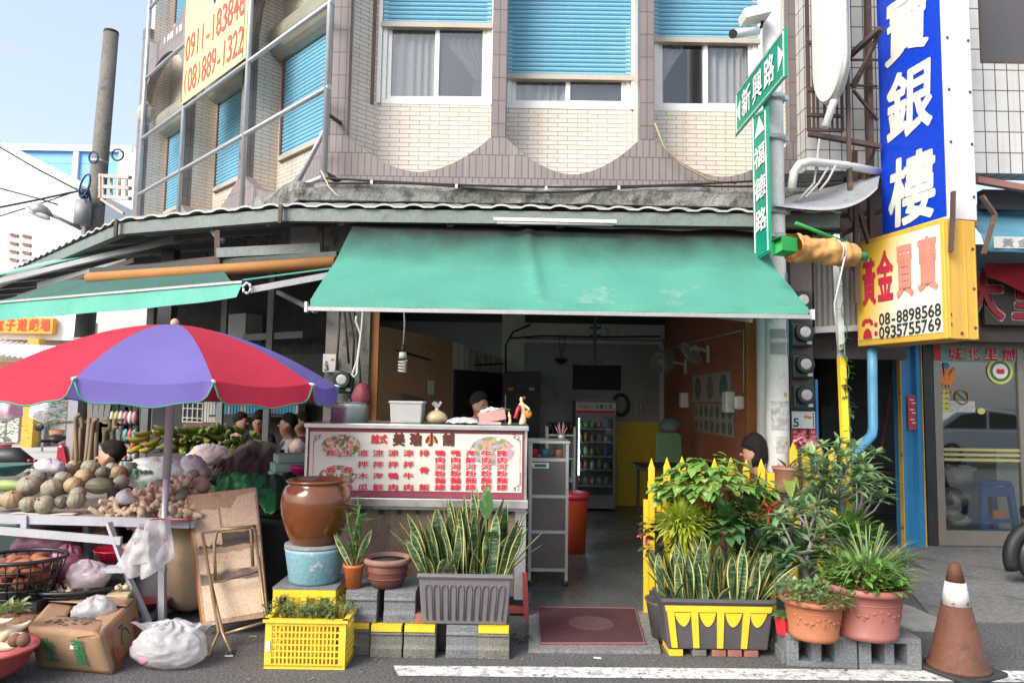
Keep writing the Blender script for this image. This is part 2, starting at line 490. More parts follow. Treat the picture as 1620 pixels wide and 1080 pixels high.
# corner building
YF=7.0
c0=P(520,250,YF);XC=c0.x
S2=math.sqrt(.5)
bld=thing('corner_building','cream tiled corner building with mauve scalloped bands and blue roller shutters','building',(XC,YF,0))
M_cream=tiles('cream brick tile',(.70,.645,.57,1),(.67,.61,.535,1),(.31,.28,.255,1),.212,.049,.0042,.5,rough=.3,bump=.5,var=.4,streak=((.45,.33,.2,1),.45))
M_mauve=tiles('mauve tile',(.25,.212,.205,1),(.225,.19,.184,1),(.10,.085,.085,1),.066,.235,.0045,.5,rough=.4,bump=.5,var=.55,grime=(.7,.66,.64,1),streak=((.40,.36,.34,1),.5))
M_mauvep=tiles('mauve pier tile',(.205,.172,.172,1),(.185,.155,.156,1),(.085,.07,.07,1),.0735,.24,.0045,.0,rough=.4,bump=.5,var=.45,grime=(.72,.68,.66,1))
M_shut=mat('blue shutter paint',(.20,.47,.63,1),(.175,.42,.58,1),rough=.45,ns=2,fine=.05,streak=((.28,.48,.58,1),.5))
M_sill=mat('beige shutter rail',(.5,.45,.38,1),(.42,.37,.31,1),rough=.5)
M_frame=mat('white window frame',(.78,.78,.76,1),(.72,.72,.7,1),rough=.35,fine=.03)
M_hous=mat('olive shutter housing',(.38,.37,.29,1),(.31,.30,.23,1),rough=.4,metal=.2,ns=3)
M_curt=mat('net curtain',(.8,.8,.79,1),(.7,.7,.7,1),rough=.9,ns=3,trans=.3)
M_dark=mat('dark room',(.08,.08,.09,1),(.06,.06,.065,1),rough=.9)
M_brown=mat('brown trim',(.17,.085,.06,1),(.12,.06,.05,1),rough=.6)
M_screen=mat('insect screen',(.25,.26,.30,1),(.2,.21,.24,1),rough=.6,alpha=.33)
ZB=P(660,272,YF).z            # bottom of the scallops
ZC=P(788,217,YF).z            # cusps at the piers
ZL=P(660,303,YF).z            # bottom of the band
STO=3.15
class Fr:
 def __init__(s,o,u,n):s.o,s.u,s.n=V(o),V(u),V(n)
 def __call__(s,a,d,z):return s.o+s.u*a+s.n*d+V((0,0,z))
 def t(s):return (s.o,s.u,s.n)
def facade(fr,piers,bays,nst,zshut):
 """piers: [(a0, a1)]; bays: dicts"""
 L0,L1=piers[0][0],piers[-1][1]
 rec=.42
 up=V((0,0,1))
 for st in range(nst):
  dz=STO*st
  # band with scallops below, and inverse arches of the storey below it
  pts=[]
  low=ZL if st==0 else None
  for i in range(len(piers)-1):
   a0,a1=piers[i][1],piers[i+1][0]
   pts.append((piers[i][0],ZC+dz));pts.append((a0,ZC+dz))
   for k in range(1,24):
    s_=k/12-1
    pts.append((a0+(a1-a0)*k/24,ZB+dz+(ZC-ZB)*abs(s_)**1.85))
   pts.append((a1,ZC+dz))
  pts.append((L1,ZC+dz))
  if low is not None:
   pts+=[(L1,low),(L0,low)]
  else:
   za,zt=dz+ZB-.98,dz+ZB-.24
   pts.append((L1,za))
   for i in range(len(piers)-2,-1,-1):
    a0,a1=piers[i][1],piers[i+1][0]
    pts.append((a1,za))
    for k in range(23,0,-1):
     s_=k/12-1
     pts.append((a0+(a1-a0)*k/24,za+(zt-za)*math.sqrt(max(0,1-s_*s_))))
    pts.append((a0,za));pts.append((piers[i][0],za))
  # drop duplicates
  out=[]
  for p in pts:
   if not out or (abs(p[0]-out[-1][0])+abs(p[1]-out[-1][1]))>1e-5:out.append(p)
  mb=MB();mb.prism(out,fr.o,fr.u,up,fr.n*.12)
  mb.build('band',M_mauve,bld,fr.t())
  # piers
  zt=(dz+STO+ZB-.98) if st<nst-1 else dz+STO+1.2
  for (p0,p1) in piers:
   mb=MB();mb.hexa([fr(p0,-.004,ZC+dz),fr(p1,-.004,ZC+dz),fr(p1,.118,ZC+dz),fr(p0,.118,ZC+dz),fr(p0,-.004,zt),fr(p1,-.004,zt),fr(p1,.118,zt),fr(p0,.118,zt)])
   mb.build('pier',M_mauvep,bld,(fr(p0,0,0),fr.u,fr.n))
 # recessed wall with openings, reveals
 zt=STO*nst+ZB+.6
 for i,by in enumerate(bays):
  a0,a1=piers[i][1],piers[i+1][0]
  mb=MB()
  for (p0,p1) in (piers[i],piers[i+1]) if i==0 else (piers[i+1],):
   e=.003
   mb.hexa([fr(p0+e,.121,ZL),fr(p1-e,.121,ZL),fr(p1-e,rec+.2,ZL),fr(p0+e,rec+.2,ZL),fr(p0+e,.121,zt),fr(p1-e,.121,zt),fr(p1-e,rec+.2,zt),fr(p0+e,rec+.2,zt)])
  rects=[]
  zprev=ZL
  for st in range(nst):
   zs=by['sill']+STO*st;ztop=zshut+.3+STO*st
   w0,w1=by['w']
   for (q0,q1,h0,h1) in ((a0,a1,zprev,zs),(a0,w0,zs,ztop),(w1,a1,zs,ztop)):
    if q1-q0>.004:rects.append((q0,q1,h0,h1))
   zprev=ztop
  rects.append((a0,a1,zprev,zt))
  for (q0,q1,h0,h1) in rects:
   mb.hexa([fr(q0,rec,h0),fr(q1,rec,h0),fr(q1,rec+.15,h0),fr(q0,rec+.15,h0),fr(q0,rec,h1),fr(q1,rec,h1),fr(q1,rec+.15,h1),fr(q0,rec+.15,h1)])
  mb.build('bay_wall',M_cream,bld,fr.t())
  for st in range(nst):
   dz=STO*st
   zs=by['sill']+dz;w0,w1=by['w']
   sb=by['shut']+dz if st==0 else zs+.06
   ztop=zshut+dz
   # slatted shutter
   mb=MB();n=int((ztop-sb)/.049)
   rows=[]
   for k in range(n):
    for (t,dd) in ((0,.022),(.18,.006),(.5,0),(.82,.006),(.95,.02)):
     rows.append((sb+.049*(k+t),dd))
   vs=[]
   for (z_,dd) in rows:
    vs+=[fr(w0+.045,rec-.02+dd,z_),fr(w1-.045,rec-.02+dd,z_)]
   mb.add(vs,[(2*k,2*k+1,2*k+3,2*k+2) for k in range(len(rows)-1)])
   sh=mb.build('shutter',M_shut,bld,fr.t())
   mb=MB();mb.hexa([fr(w0+.03,rec-.05,sb-.055),fr(w1-.03,rec-.05,sb-.055),fr(w1-.03,rec+.03,sb-.055),fr(w0+.03,rec+.03,sb-.055),fr(w0+.03,rec-.05,sb),fr(w1-.03,rec-.05,sb),fr(w1-.03,rec+.03,sb),fr(w0+.03,rec+.03,sb)])
   mb.build('bottom_rail',M_sill,sh)
   for x0,x1 in ((w0,w0+.042),(w1-.042,w1)):
    mb=MB()
    mb.hexa([fr(x0,rec-.035,zs),fr(x1,rec-.035,zs),fr(x1,rec+.03,zs),fr(x0,rec+.03,zs),fr(x0,rec-.035,ztop),fr(x1,rec-.035,ztop),fr(x1,rec+.03,ztop),fr(x0,rec+.03,ztop)])
    mb.build('guide_rail',M_frame if by.get('light') else M_brown,sh)
   # rounded housing over the shutter
   mb=MB();hp=[]
   hw=.235
   for k in range(13):
    t=-math.pi/2+math.pi*k/12
    hp.append((hw*math.cos(t)*.95,hw*math.sin(t)))
   hp=[(x_,y_) for x_,y_ in hp]
   mb.prism(hp,fr(w0-.02,rec,ztop+.20),-fr.n,up,fr.u*(w1-w0+.04))
   mb.build('shutter_housing',M_hous,bld)
   if st==0 and by.get('win'):
    zt_=sb-.05
    wd=MB()
    y0,y1=rec-.005,rec+.06
    def fb(x0,x1,z0,z1,d0=y0,d1=y1):wd.hexa([fr(x0,d0,z0),fr(x1,d0,z0),fr(x1,d1,z0),fr(x0,d1,z0),fr(x0,d0,z1),fr(x1,d0,z1),fr(x1,d1,z1),fr(x0,d1,z1)])
    fb(w0+.045,w1-.045,zs,zs+.05);ztt=zt_+.6
    fb(w0+.045,w0+.095,zs+.05,ztt);fb(w1-.095,w1-.045,zs+.05,ztt)
    win=wd.build('window',M_frame,bld,bevel=.004)
    mid=(w0+w1)/2+by.get('mid',0)
    for k,(x0,x1) in enumerate(((w0+.097,mid+.02),(mid-.02,w1-.097))):
     wd=MB();d0,d1=y0+.012+.018*(1-k),y0+.028+.018*(1-k)
     fb(x0,x0+.045,zs+.052,ztt,d0,d1);fb(x1-.045,x1,zs+.052,ztt,d0,d1);fb(x0+.045,x1-.045,zs+.052,zs+.10,d0,d1)
     wd.build('sash',M_frame,win)
     wd=MB();fb(x0+.044,x1-.044,zs+.098,ztt,d0+.006,d0+.010);wd.build('pane',M_glass,win)
     kind=by['cur'][k]
     if kind=='s' or kind=='t':
      wd=MB();fb(x0+.044,x1-.044,zs+.098,ztt,d0+.03,d0+.031);wd.build('insect_screen',M_screen,win)
     if kind in 'fh':
      wd=MB();x_a,x_b=(x0,x1)
      wd.sheet(lambda a,b:fr(x_a+(x_b-x_a)*a,rec+.085+.022*math.sin(a*38+1.2*math.sin(a*9)) ,zs+.03+(ztt-zs)*b),60,1)
      wd.build('curtain',M_curt,win)
     if kind=='t':      # curtain tied to one side
      wd=MB();sg=1
      def tied(a,b):
       pinch=.30+.70*min(1,abs(b-.38)/.5)**1.1
       wdt=(x1-x0)*.75*(pinch if b>.38 else .34+.1*(.38-b))
       return fr(x1-wdt*(1-a),rec+.085+.018*math.sin(a*40),zs+.03+.75*b)
      wd.sheet(tied,44,18);wd.build('curtain',M_curt,win)
     if kind=='u':
      wd=MB()
      def tied2(a,b):
       pinch=.25+.75*min(1,abs(b-.45)/.5)**1.1
       wdt=(x1-x0)*.55*(pinch if b>.45 else .25)
       return fr(x0+wdt*a,rec+.085+.018*math.sin(a*40),zs+.03+.75*b)
      wd.sheet(tied2,44,18);wd.build('curtain',M_curt,win)
    wd=MB();fb(w0-.1,w1+.1,zs-.1,ztt+.3,rec+.7,rec+.72);wd.build('room_back',M_dark,bld)
def A_(px):return P(px,200,YF).x-XC
def AR(px,Y=YF+.42):return P(px,130,Y).x-XC
fr1=Fr((XC,YF,0),(1,0,0),(0,1,0))
pw=.155
p1=[(0.0,A_(549)),(A_(777),A_(800)),(A_(1012),A_(1035)),(A_(1250),A_(1275))]
zsh=5.75
facade(fr1,p1,[
 dict(w=(AR(597),AR(783)),sill=P(690,166,YF+.42).z,shut=P(690,39,YF+.42).z,win=1,light=1,cur='ft',mid=-.0),
 dict(w=(AR(796),AR(1004)),sill=P(905,173,YF+.42).z,shut=P(905,121,YF+.42).z,win=1,light=1,cur='hs',mid=-.01),
 dict(w=(AR(1028),AR(1205)),sill=P(1115,177,YF+.42).z,shut=P(1115,63,YF+.42).z,win=1,light=1,cur='uf',mid=-.0)],2,6.12)
frL=Fr((XC,YF,0),(-S2,S2,0),(S2,S2,0))
p2=[(0.003,.13),(1.97,2.12),(3.94,4.09),(5.90,6.05)]
facade(frL,p2,[dict(w=(i*1.97+.22,i*1.97+1.87),sill=4.42,shut=4.48) for i in range(3)],2,zsh)
# brown strip beside the first front window
mb=MB();x_=AR(594)
mb.lohi(fr1(x_-.03,.33,P(595,168,7.4).z),fr1(x_+.0,.43,6.2));mb.build('drain_strip',M_brown,bld)
# upper wall closing the block, roof
mb=MB()
fo=[fr1(.01,.5,0),fr1(p1[-1][1],.5,0),V((p1[-1][1]+XC,15,0)),V((-3,17,0)),frL(6.05,.5,0)]
mb.prism([(p.x,p.y) for p in fo],(0,0,9.55),(1,0,0),(0,1,0),(0,0,.6));mb.build('roof',M_conc,bld)
mb=MB();mb.prism([(p.x,p.y) for p in [frL(5.9,.5,0),frL(6.05,.5,0),V((-2.8,17,0)),V((-3,16.8,0))]],(0,0,3.3),(1,0,0),(0,1,0),(0,0,6.2));mb.build('end_wall',M_conc,bld)
mb=MB();mb.prism([(p.x,p.y) for p in [fr1(.0,.2,0),fr1(p1[-1][1],.2,0),V((p1[-1][1]+XC,14.9,0)),V((-3,16.7,0)),frL(6.05,.2,0)]],(0,0,3.22),(1,0,0),(0,1,0),(0,0,.36));mb.build('floor_slab',M_darkconc,bld)
# old concrete ledge under the band
mb=MB()
lz0,lz1=P(800,321,6.6).z,ZL-.012
led=[fr1(p1[-1][1],-.42,0),fr1(-.19,-.42,0),frL(6.05,-.34,0),frL(6.05,.6,0),fr1(0,.6,0),fr1(p1[-1][1],.6,0)]
edge=[]
def seg_pts(a,b,n):return [a.lerp(b,i/n) for i in range(n)]
fl=seg_pts(led[0],led[1],60)+seg_pts(led[1],led[2],60)+[led[2]]
vs=[]
for i,p in enumerate(fl):
 nr=V((0,-1,0)) if i<60 else V((-S2,-S2,0))
 for (k,(dd,zz)) in enumerate(((-.44,lz1),(-.05,lz1-.02),(.0,lz1-.09),(-.02,lz0),(-.5,lz0+.0))):
  j=nz((p.x*2.2,p.y*2.2,zz*9),2.1,k*3.3)
  vs.append(p+nr*(dd+.05*j*(k in (1,2,3)))+V((0,0,zz+(.03*j if k in (1,2) else 0))))
fs=[]
for i in range(len(fl)-1):
 for k in range(4):fs.append((i*5+k,i*5+k+1,i*5+k+6,i*5+k+5))
mb.add(vs,fs);mb.build('ledge',M_darkconc,bld)
# ground floor of the shop
YS=6.9
YB=10.6
M_iwall=mat('rust brown wall',(.44,.15,.08,1),(.36,.12,.063,1),rough=.6,ns=1.5,grime=((.16,.06,.035,1),.62,.6))
M_orange=mat('orange door trim',(.36,.13,.035,1),(.27,.09,.028,1),rough=.5,ns=3)
M_brpan=mat('brown panel',(.48,.25,.14,1),(.40,.2,.11,1),rough=.6,ns=2)
M_igrey=mat('dark grey panel',(.33,.32,.345,1),(.25,.245,.265,1),rough=.4,ns=1.4,grime=((.3,.3,.31,1),.6,.5))
M_iyel=mat('yellow dado',(.74,.52,.03,1),(.64,.45,.03,1),rough=.55,ns=2)
M_iwh=mat('stained white wall',(.78,.77,.73,1),(.62,.6,.57,1),rough=.7,ns=2.2,grime=((.1,.09,.08,1),.58,.8))
M_ceil=mat('dim ceiling',(.38,.38,.37,1),(.3,.3,.29,1),rough=.8)
M_floor=mat('dark shop floor',(.14,.137,.132,1),(.085,.083,.08,1),rough=.33,ns=2.4,fine=.3,bump=.12,bs=9,grime=((.075,.075,.078,1),.56,.6))
xr0,xr1=P(1183,600,YS).x,P(1052,600,YB).x
xl0,xl1=P(597,600,YS).x,P(715,600,8.6).x
mb=MB()
tr=V((xr1-xr0,YB-YS,0)).normalized();nr_=V((tr.y,-tr.x,0))*.12
mb.prism([(xr0,YS),(xr1,YB),(xr1+nr_.x,YB),(xr0+nr_.x,YS)],(0,0,0),(1,0,0),(0,1,0),(0,0,3.2));mb.build('side_wall',M_iwall,bld)
mb=MB();mb.lohi((-3.0,YB,0),(3.6,YB+.1,3.2));mb.build('back_wall',M_igrey,bld)
mb=MB();mb.lohi((P(975,700,YB).x,YB-.02,0),(xr1-.004,YB-.001,P(1000,667,YB).z));mb.build('dado',M_iyel,bld)
mb=MB();mb.lohi((P(793,600,YB).x,YB-.06,0),(P(829,600,YB).x,YB-.001,3.19));mb.build('white_column',M_iwh,bld)
mb=MB();mb.lohi((P(829,600,YB).x+.002,YB-.12,P(900,536,YB).z),(P(1049,600,YB).x,YB-.001,P(900,513,YB).z));mb.build('lintel',M_iwh,bld)
mb=MB();mb.lohi((P(829,600,YB).x+.002,YB-.05,P(900,543,YB).z),(P(1047,600,YB).x,YB-.001,P(900,538,YB).z));mb.lohi((P(1043,600,YB).x,YB-.05,1.2),(P(1049,600,YB).x,YB-.001,P(900,543,YB).z-.002));mb.build('wall_trim',M_iwh,bld)
mb=MB()
zt=P(597,515,YS).z
mb.prism([(xl0,YS),(xl1,8.6),(xl1-.05,8.62),(xl0-.05,YS+.02)],(0,0,0),(1,0,0),(0,1,0),(0,0,zt));mb.build('partition',M_brpan,bld)
b1=P(793,600,YB-.1)
M_plank=tiles('stained planks',(.7,.68,.62,1),(.6,.57,.52,1),(.16,.15,.14,1),.21,3.0,.008,0,rough=.7,var=.9,grime=(.25,.23,.2,1))
mb=MB()
zq0,zq1=P(715,540,8.6).z,P(793,568,b1.y).z
mb.add([V((xl1,8.6,0)),V((b1.x,b1.y,0)),V((b1.x,b1.y,zq1)),V((xl1,8.6,zq0)),V((xl1-.05,8.63,0)),V((b1.x-.05,b1.y+.03,0)),V((b1.x-.05,b1.y+.03,zq1)),V((xl1-.05,8.63,zq0))],[(0,1,2,3),(4,7,6,5),(3,2,6,7),(0,3,7,4),(1,5,6,2)])
mb.build('plank_wall',M_plank,bld,((xl1,8.6,0),(V((b1.x-xl1,b1.y-8.6,0))).normalized(),V((-(b1.y-8.6),b1.x-xl1,0)).normalized()))
# dark purple door leaf in the plank wall
e=V((b1.x-xl1,b1.y-8.6,0)).normalized();en=V((e.y,-e.x,0))
mb=MB();Lq=(V((b1.x-xl1,b1.y-8.6,0))).length
o_=V((xl1,8.6,0))+en*.002
mb.prism([(.04,.02),(Lq-.06,.02),(Lq-.06,P(760,587,9.8).z),(.04,P(720,585,8.8).z)],o_,e,(0,0,1),en*.03)
M_purp=mat('dark purple door',(.035,.018,.032,1),(.025,.014,.024,1),rough=.5)  # same colour also serves the painted shade band over the back lintel
mb.build('inner_door',M_purp,bld)
# interior ceiling, front lintel, shop posts
mb=MB();mb.lohi((-2.2,YS+.001,3.02),(3.2,YB,3.2));mb.build('ceiling',M_ceil,bld)
mb=MB()
for (xa,xb) in ((583,597),(1181,1197)):
 mb=MB();mb.lohi((P(xa,600,YS-.05).x,YS-.05,.0),(P(xb,600,YS-.05).x,YS-.002,2.98));mb.build('door_jamb',M_orange,bld)
mb=MB();mb.lohi((P(583,600,YS).x,YS-.03,2.75),(P(1197,600,YS).x,YS+.2,3.15));mb.build('front_lintel',mat('dark lintel',(.05,.05,.05,1),rough=.8),bld)
MB().lohi((-2.5,YB-.03,P(900,512,YB).z),(3.3,YB-.0015,3.0)).build('recess_shade_band',M_purp,bld)  # dark band painted in for the shade of the recess above the lintel
mb=MB();mb.lohi((P(513,600,YS-.1).x,YS-.1,0),(P(583,600,YS-.1).x-.003,YS+.35,3.2));mb.build('corner_pillar',mat('grimy pillar',(.24,.22,.2,1),(.13,.12,.11,1),rough=.8,ns=2,grime=((.05,.045,.04,1),.52,.8),bump=.3),bld)
mb=MB();mb.lohi((P(1197,600,YS-.05).x+.003,YS-.04,0),(P(1247,600,YS-.05).x,YS+.4,3.2));mb.build('side_pillar',M_iwh,bld)
mb=MB();mb.prism([(P(700,900,5.3).x,5.3),(P(1032,960,5.3).x,5.3),(P(1197,700,6.5).x,6.5),(3.2,YB),(-2.2,YB),(XC+.1,YS-.2)],(0,0,-.02),(1,0,0),(0,1,0),(0,0,.035))
q=[G(838,935),G(1035,935)]
tag(mb.build('shop_floor',M_floor),kind='structure')
# corrugated canopy on its gutter beams
can=thing('corrugated_canopy','corrugated sheet canopy on green grey beams running round the corner','canopy',(-1.5,6.3,3.1))
ZR=P(800,327,6.2).z
RP=[P(1330,340,6.2).to_2d(),P(447,335,6.28).to_2d(),P(188,352,6.93).to_2d(),P(0,432,10.4).to_2d()]
RP=[V((p.x,p.y,0)) for p in RP]
RP.append(RP[3]+(RP[3]-RP[2]).normalized()*5)
M_roof=mat('corrugated sheet',(.33,.36,.345,1),(.22,.25,.235,1),rough=.5,ns=1.2,fine=.15,grime=((.12,.11,.1,1),.55,.7))
M_roofe=mat('pale sheet edge',(.56,.56,.53,1),(.3,.3,.27,1),rough=.6)
inner=[fr1(p1[-1][1]+.3,-.0,0),fr1(-.05,-.0,0),frL(.15,-.0,0),frL(4.6,.0,0),frL(9.2,.0,0)]
for i in range(4):
 a,b=RP[i],RP[i+1]
 L=(b-a).length;n=max(2,int(L/.26))*6
 rise=.22
 ia,ib=inner[i],inner[i+1]
 wave=[0,.0,.018,.023,.018,.0]
 mb=MB()
 nv=3
 vs=[]
 for j in range(nv+1):
  for k in range(n+1):
   t=k/n
   p=a.lerp(b,t).lerp(ia.lerp(ib,t),j/nv)
   sag=.012*nz((p.x,p.y,0),.9,3)
   vs.append(p+V((0,0,ZR+rise*j/nv+wave[k%6]+sag)))
 fs=[(j*(n+1)+k,(j+1)*(n+1)+k,(j+1)*(n+1)+k+1,j*(n+1)+k+1) for j in range(nv) for k in range(n)]
 mb.add(vs,fs)
 mb.build('roof_sheet',M_roof,can,solid=.004)
 # light cut edge of the sheet
 mb=MB();nr=V((a.y-b.y,b.x-a.x,0)).normalized()
 if nr.dot(V((0,1,0)))>0:nr=-nr
 vs2=[]
 for k in range(n+1):vs2+=[vs[k]+nr*.006+V((0,0,-.009)),vs[k]+nr*.006+V((0,0,.008))]
 mb.add(vs2,[(2*k,2*k+2,2*k+3,2*k+1) for k in range(n)])
 mb.build('sheet_edge',M_roofe,can,solid=.006)
 # gutter beam, C section: web with lip
 mb=MB()
 o_=a-nr*.02+V((0,0,ZR-.155))
 u_=(b-a).normalized()
 mb.prism([(0,.02),(.08,.02),(.08,.032),(.015,.032),(.015,.123),(.08,.123),(.08,.135),(0,.135)],o_,-nr,(0,0,1),u_*(L-.004))
 mb.build('gutter_beam',M_gutter,can)
 # purlins and rafters
 for j in (1,2):
  mb=MB();mb.bar(a.lerp(ia,j/2.2)+V((0,0,ZR+rise*j/2.2-.05)),b.lerp(ib,j/2.2)+V((0,0,ZR+rise*j/2.2-.05)),.05,.07);mb.build('purlin',M_gutter,can)
 m_=4 if i else 5
 for k in range(m_):
  t=(k+.5)/m_
  mb=MB();mb.bar(a.lerp(b,t)-nr*.1+V((0,0,ZR-.11)),ia.lerp(ib,t)+V((0,0,ZR+rise-.14)),.06,.08);mb.build('rafter',M_gutter,can)
# rusty splice plates at beam joints
for i in (1,2):
 mb=MB();nr=V((-.3,-1,0)).normalized()
 mb.bar(RP[i]+nr*.03+V((0,0,ZR-.17)),RP[i]+nr*.03+V((0,0,ZR+.0)),.03,.03);mb.build('splice',M_rust,can)
# steel posts and cross beams of the open corner under the canopy
M_post=mat('grey steel post',(.26,.27,.27,1),(.18,.185,.185,1),rough=.55,ns=3,grime=((.12,.09,.07,1),.6,.6))
def post(px,Y,z1=3.1,w_=.07,name='steel_post',m=M_post):
 p=P(px,680,Y);mb=MB();mb.lohi((p.x-w_/2,Y-w_/2,0),(p.x+w_/2,Y+w_/2,z1));return mb.build(name,m,can)
post(421,8.4,3.2);post(347,9.2,3.2);post(230,9.3,3.2,.09);post(243,9.6,3.2,.05);post(534,7.4,3.2,.1);post(255,7.6,3.1,.14,m=M_dark)
mb=MB();mb.bar(P(345,401,6.6),P(508,393,6.6),.08,.09);mb.build('cross_beam',M_gutter,can)
mb=MB();mb.bar(P(345,365,6.6),P(345,420,6.6),.05);mb.build('hanger',M_rust,can)
mb=MB();mb.bar(P(508,340,6.6),P(506,410,6.6),.05);mb.build('hanger',M_rust,can)
mb=MB();mb.bar(P(336,365,6.7),P(352,382,6.6),.04);mb.build('brace',M_gutter,can)
mb=MB();mb.bar(P(345,410,6.65),P(245,420,7.4),.05);mb.build('brace',M_rust,can)
mb=MB();mb.bar(P(440,462,7.2),P(500,492,6.6),.04);mb.build('brace',M_gutter,can)
# neighbouring shophouse on the right
UP=V((0,0,1))
cR=P(1273,150,6.8)
nb=thing('tiled_shophouse','white tiled shophouse with blue steel post and glass door beside the snack shop','building',(cR.x+2,6.8,0))
M_wtile=tiles('white wall tile',(.66,.655,.63,1),(.62,.615,.595,1),(.10,.098,.095,1),.118,.21,.0055,0,rough=.25,bump=.4,var=.5,grime=(.7,.66,.6,1),streak=((.36,.28,.2,1),.4))
ztb=P(1580,275,6.8).z
wx0,wz0=P(1549,60,6.8).x,P(1580,101,6.8).z
mb=MB()
for (x0,x1,z0,z1) in ((cR.x,wx0,ztb,10),(wx0,9,ztb,wz0),(wx0,9,wz0+1.5,10)):
 mb.lohi((x0,6.8,z0),(x1,7.0,z1))
mb.lohi((cR.x,7.001,3.3),(cR.x+.2,8.6,10))
mb.build('front_wall',M_wtile,nb,((cR.x,6.8,ztb),(1,0,0),(0,1,0)))
mb=MB();mb.lohi((wx0,6.86,wz0+.03),(9,6.87,wz0+1.5));w_=mb.build('window_screen',mat('dark insect mesh',(.10,.095,.105,1),(.085,.08,.09,1),rough=.7,ns=30),nb)
mb=MB();mb.lohi((wx0+.001,6.82,wz0+.001),(9,6.90,wz0+.03));mb.lohi((wx0+.001,6.82,wz0+.031),(wx0+.03,6.9,wz0+1.5));mb.build('window_frame',M_rust,w_)
mb=MB();mb.lohi((cR.x,7.6,2.75),(9,8.6,3.3));mb.build('upper_floor',M_ceil,nb)
# arcade room behind
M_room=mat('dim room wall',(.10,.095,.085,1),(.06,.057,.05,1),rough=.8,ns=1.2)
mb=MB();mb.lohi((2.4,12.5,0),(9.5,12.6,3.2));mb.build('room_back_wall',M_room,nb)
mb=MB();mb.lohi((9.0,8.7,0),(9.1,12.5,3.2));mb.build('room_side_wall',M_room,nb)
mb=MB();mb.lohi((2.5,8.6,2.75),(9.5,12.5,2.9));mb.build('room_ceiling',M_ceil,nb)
mb=MB();mb.lohi((P(1262,600,8.2).x,8.0,0),(P(1262,600,8.2).x+.1,12.4,2.75));mb.build('party_wall',mat('cream interior wall',(.3,.27,.21,1),(.24,.21,.16,1),rough=.7),nb)
mb=MB();mb.lohi((2.6,7.95,.0),(9.0,12.4,.016));tag(mb.build('arcade_floor',M_floor),kind='structure')
# blue steel post with yellow edges
b0=P(1446,860,7.9)
mb=MB()
w2=.135
ang=RZ(R(14))
prof=[(-w2,-.02),(-w2*.55,-.02),(-w2*.4,.03),(w2*.4,.03),(w2*.55,-.02),(w2,-.02),(w2,.09),(-w2,.09)]
mb.prism([(p[0],p[1]) for p in prof],(b0.x,7.9,0),ang@V((1,0,0)),ang@V((0,1,0)),(0,0,2.75))
bp_=mb.build('blue_post',M_blue,nb)
M_yedge=mat('worn yellow edge',(.55,.36,.05,1),(.4,.24,.06,1),rough=.6,spots=((.2,.1,.05,1),9,.6))
for s_ in (-1,1):
 mb=MB();q=V((b0.x,7.9,0))+ang@V((s_*(w2+.006),-.005,0));mb.box(q+V((0,0,1.375)),(.012,.05,2.75),ang);mb.build('post_edge',M_yedge,bp_)
mb=MB();q=P(1443,650,7.87);mb.box(V((q.x-.01,7.862,P(1443,652,7.87).z)),(.10,.006,.38),ang);st=mb.build('sticker',mat('red paper sticker',(.5,.04,.05,1),(.35,.03,.04,1),rough=.6,ns=20),bp_)
mb=MB()
for k in range(9):mb.box(V((q.x-.01+.02*((k*7)%3-1),7.857,q.z+.16-k*.036)),(.055,.004,.012),ang)
mb.build('sticker_print',M_white,st)
# glass front
YG=8.0
gx0,gx1=P(1478,700,YG).x,7.6
gz0,gz1=.02,P(1550,541,YG).z
mb=MB()
mb.lohi((gx0-.0,YG-.03,gz0),(gx0+.085,YG+.03,gz1));mb.lohi((gx0+.086,YG-.028,gz0),(gx1,YG+.028,gz0+.16));mb.lohi((gx0+.086,YG-.028,gz1-.07),(gx1,YG+.028,gz1))
x1_=P(1612,700,YG).x
mb.lohi((x1_,YG-.025,gz0+.161),(x1_+.07,YG+.025,gz1-.071))
M_bronze=mat('champagne aluminium',(.30,.27,.23,1),(.25,.225,.19,1),rough=.4,metal=.5)
gd=mb.build('glass_door',M_bronze,nb)
M_glassd=glass('shop front glass',(.84,.88,.86,1),.17)
mb=MB();mb.lohi((gx0+.08,YG-.004,gz0+.15),(x1_+.01,YG+.004,gz1-.06));mb.lohi((x1_+.06,YG-.004,gz0+.15),(gx1,YG+.004,gz1-.06));mb.build('pane',M_glassd,gd)
mb=MB();mb.lohi((gx0-.12,YG-.04,0),(gx0-.012,YG+.05,2.7));mb.build('door_jamb',M_blk,nb)
def gp(px,py):return P(px,py,YG-.012)
M_teal=mat('teal film',(.12,.34,.27,1),(.10,.29,.23,1),rough=.4)
mb=MB();a,b=gp(1486,548),gp(1640,574);mb.lohi((gx0+.09,YG-.009,b.z),(b.x+.5,YG-.006,a.z));tf=mb.build('film_strip',M_teal,gd)
mb=MB();mo=MB();st_=.0
for i,ch in enumerate('城北里辦公處'):
 o_=V((gp(1499+i*28.5,571).x,YG-.011,b.z+.02));hh=(a.z-b.z)*.86
 glyph(mo,ch,1,o_+V((-.006,0,-.006)),(1,0,0),UP,.182,hh+.012,.001)
 for dx,dz in ((.008,0),(-.008,0),(0,.008),(0,-.008)):glyph(mo,ch,1,o_+V((dx,0,dz)),(1,0,0),UP,.17,hh,.001)
 glyph(mb,ch,1,o_,(1,0,0),UP,.17,hh,.004)
mo.build('lettering_outline',M_white,tf);mb.build('lettering',M_redl,tf)
mb=MB();a,b=gp(1479,546),gp(1492,570);mb.lohi((gx0+.003,YG-.036,b.z),(gx0+.083,YG-.032,a.z));mb.build('red_notice',M_redl,gd)
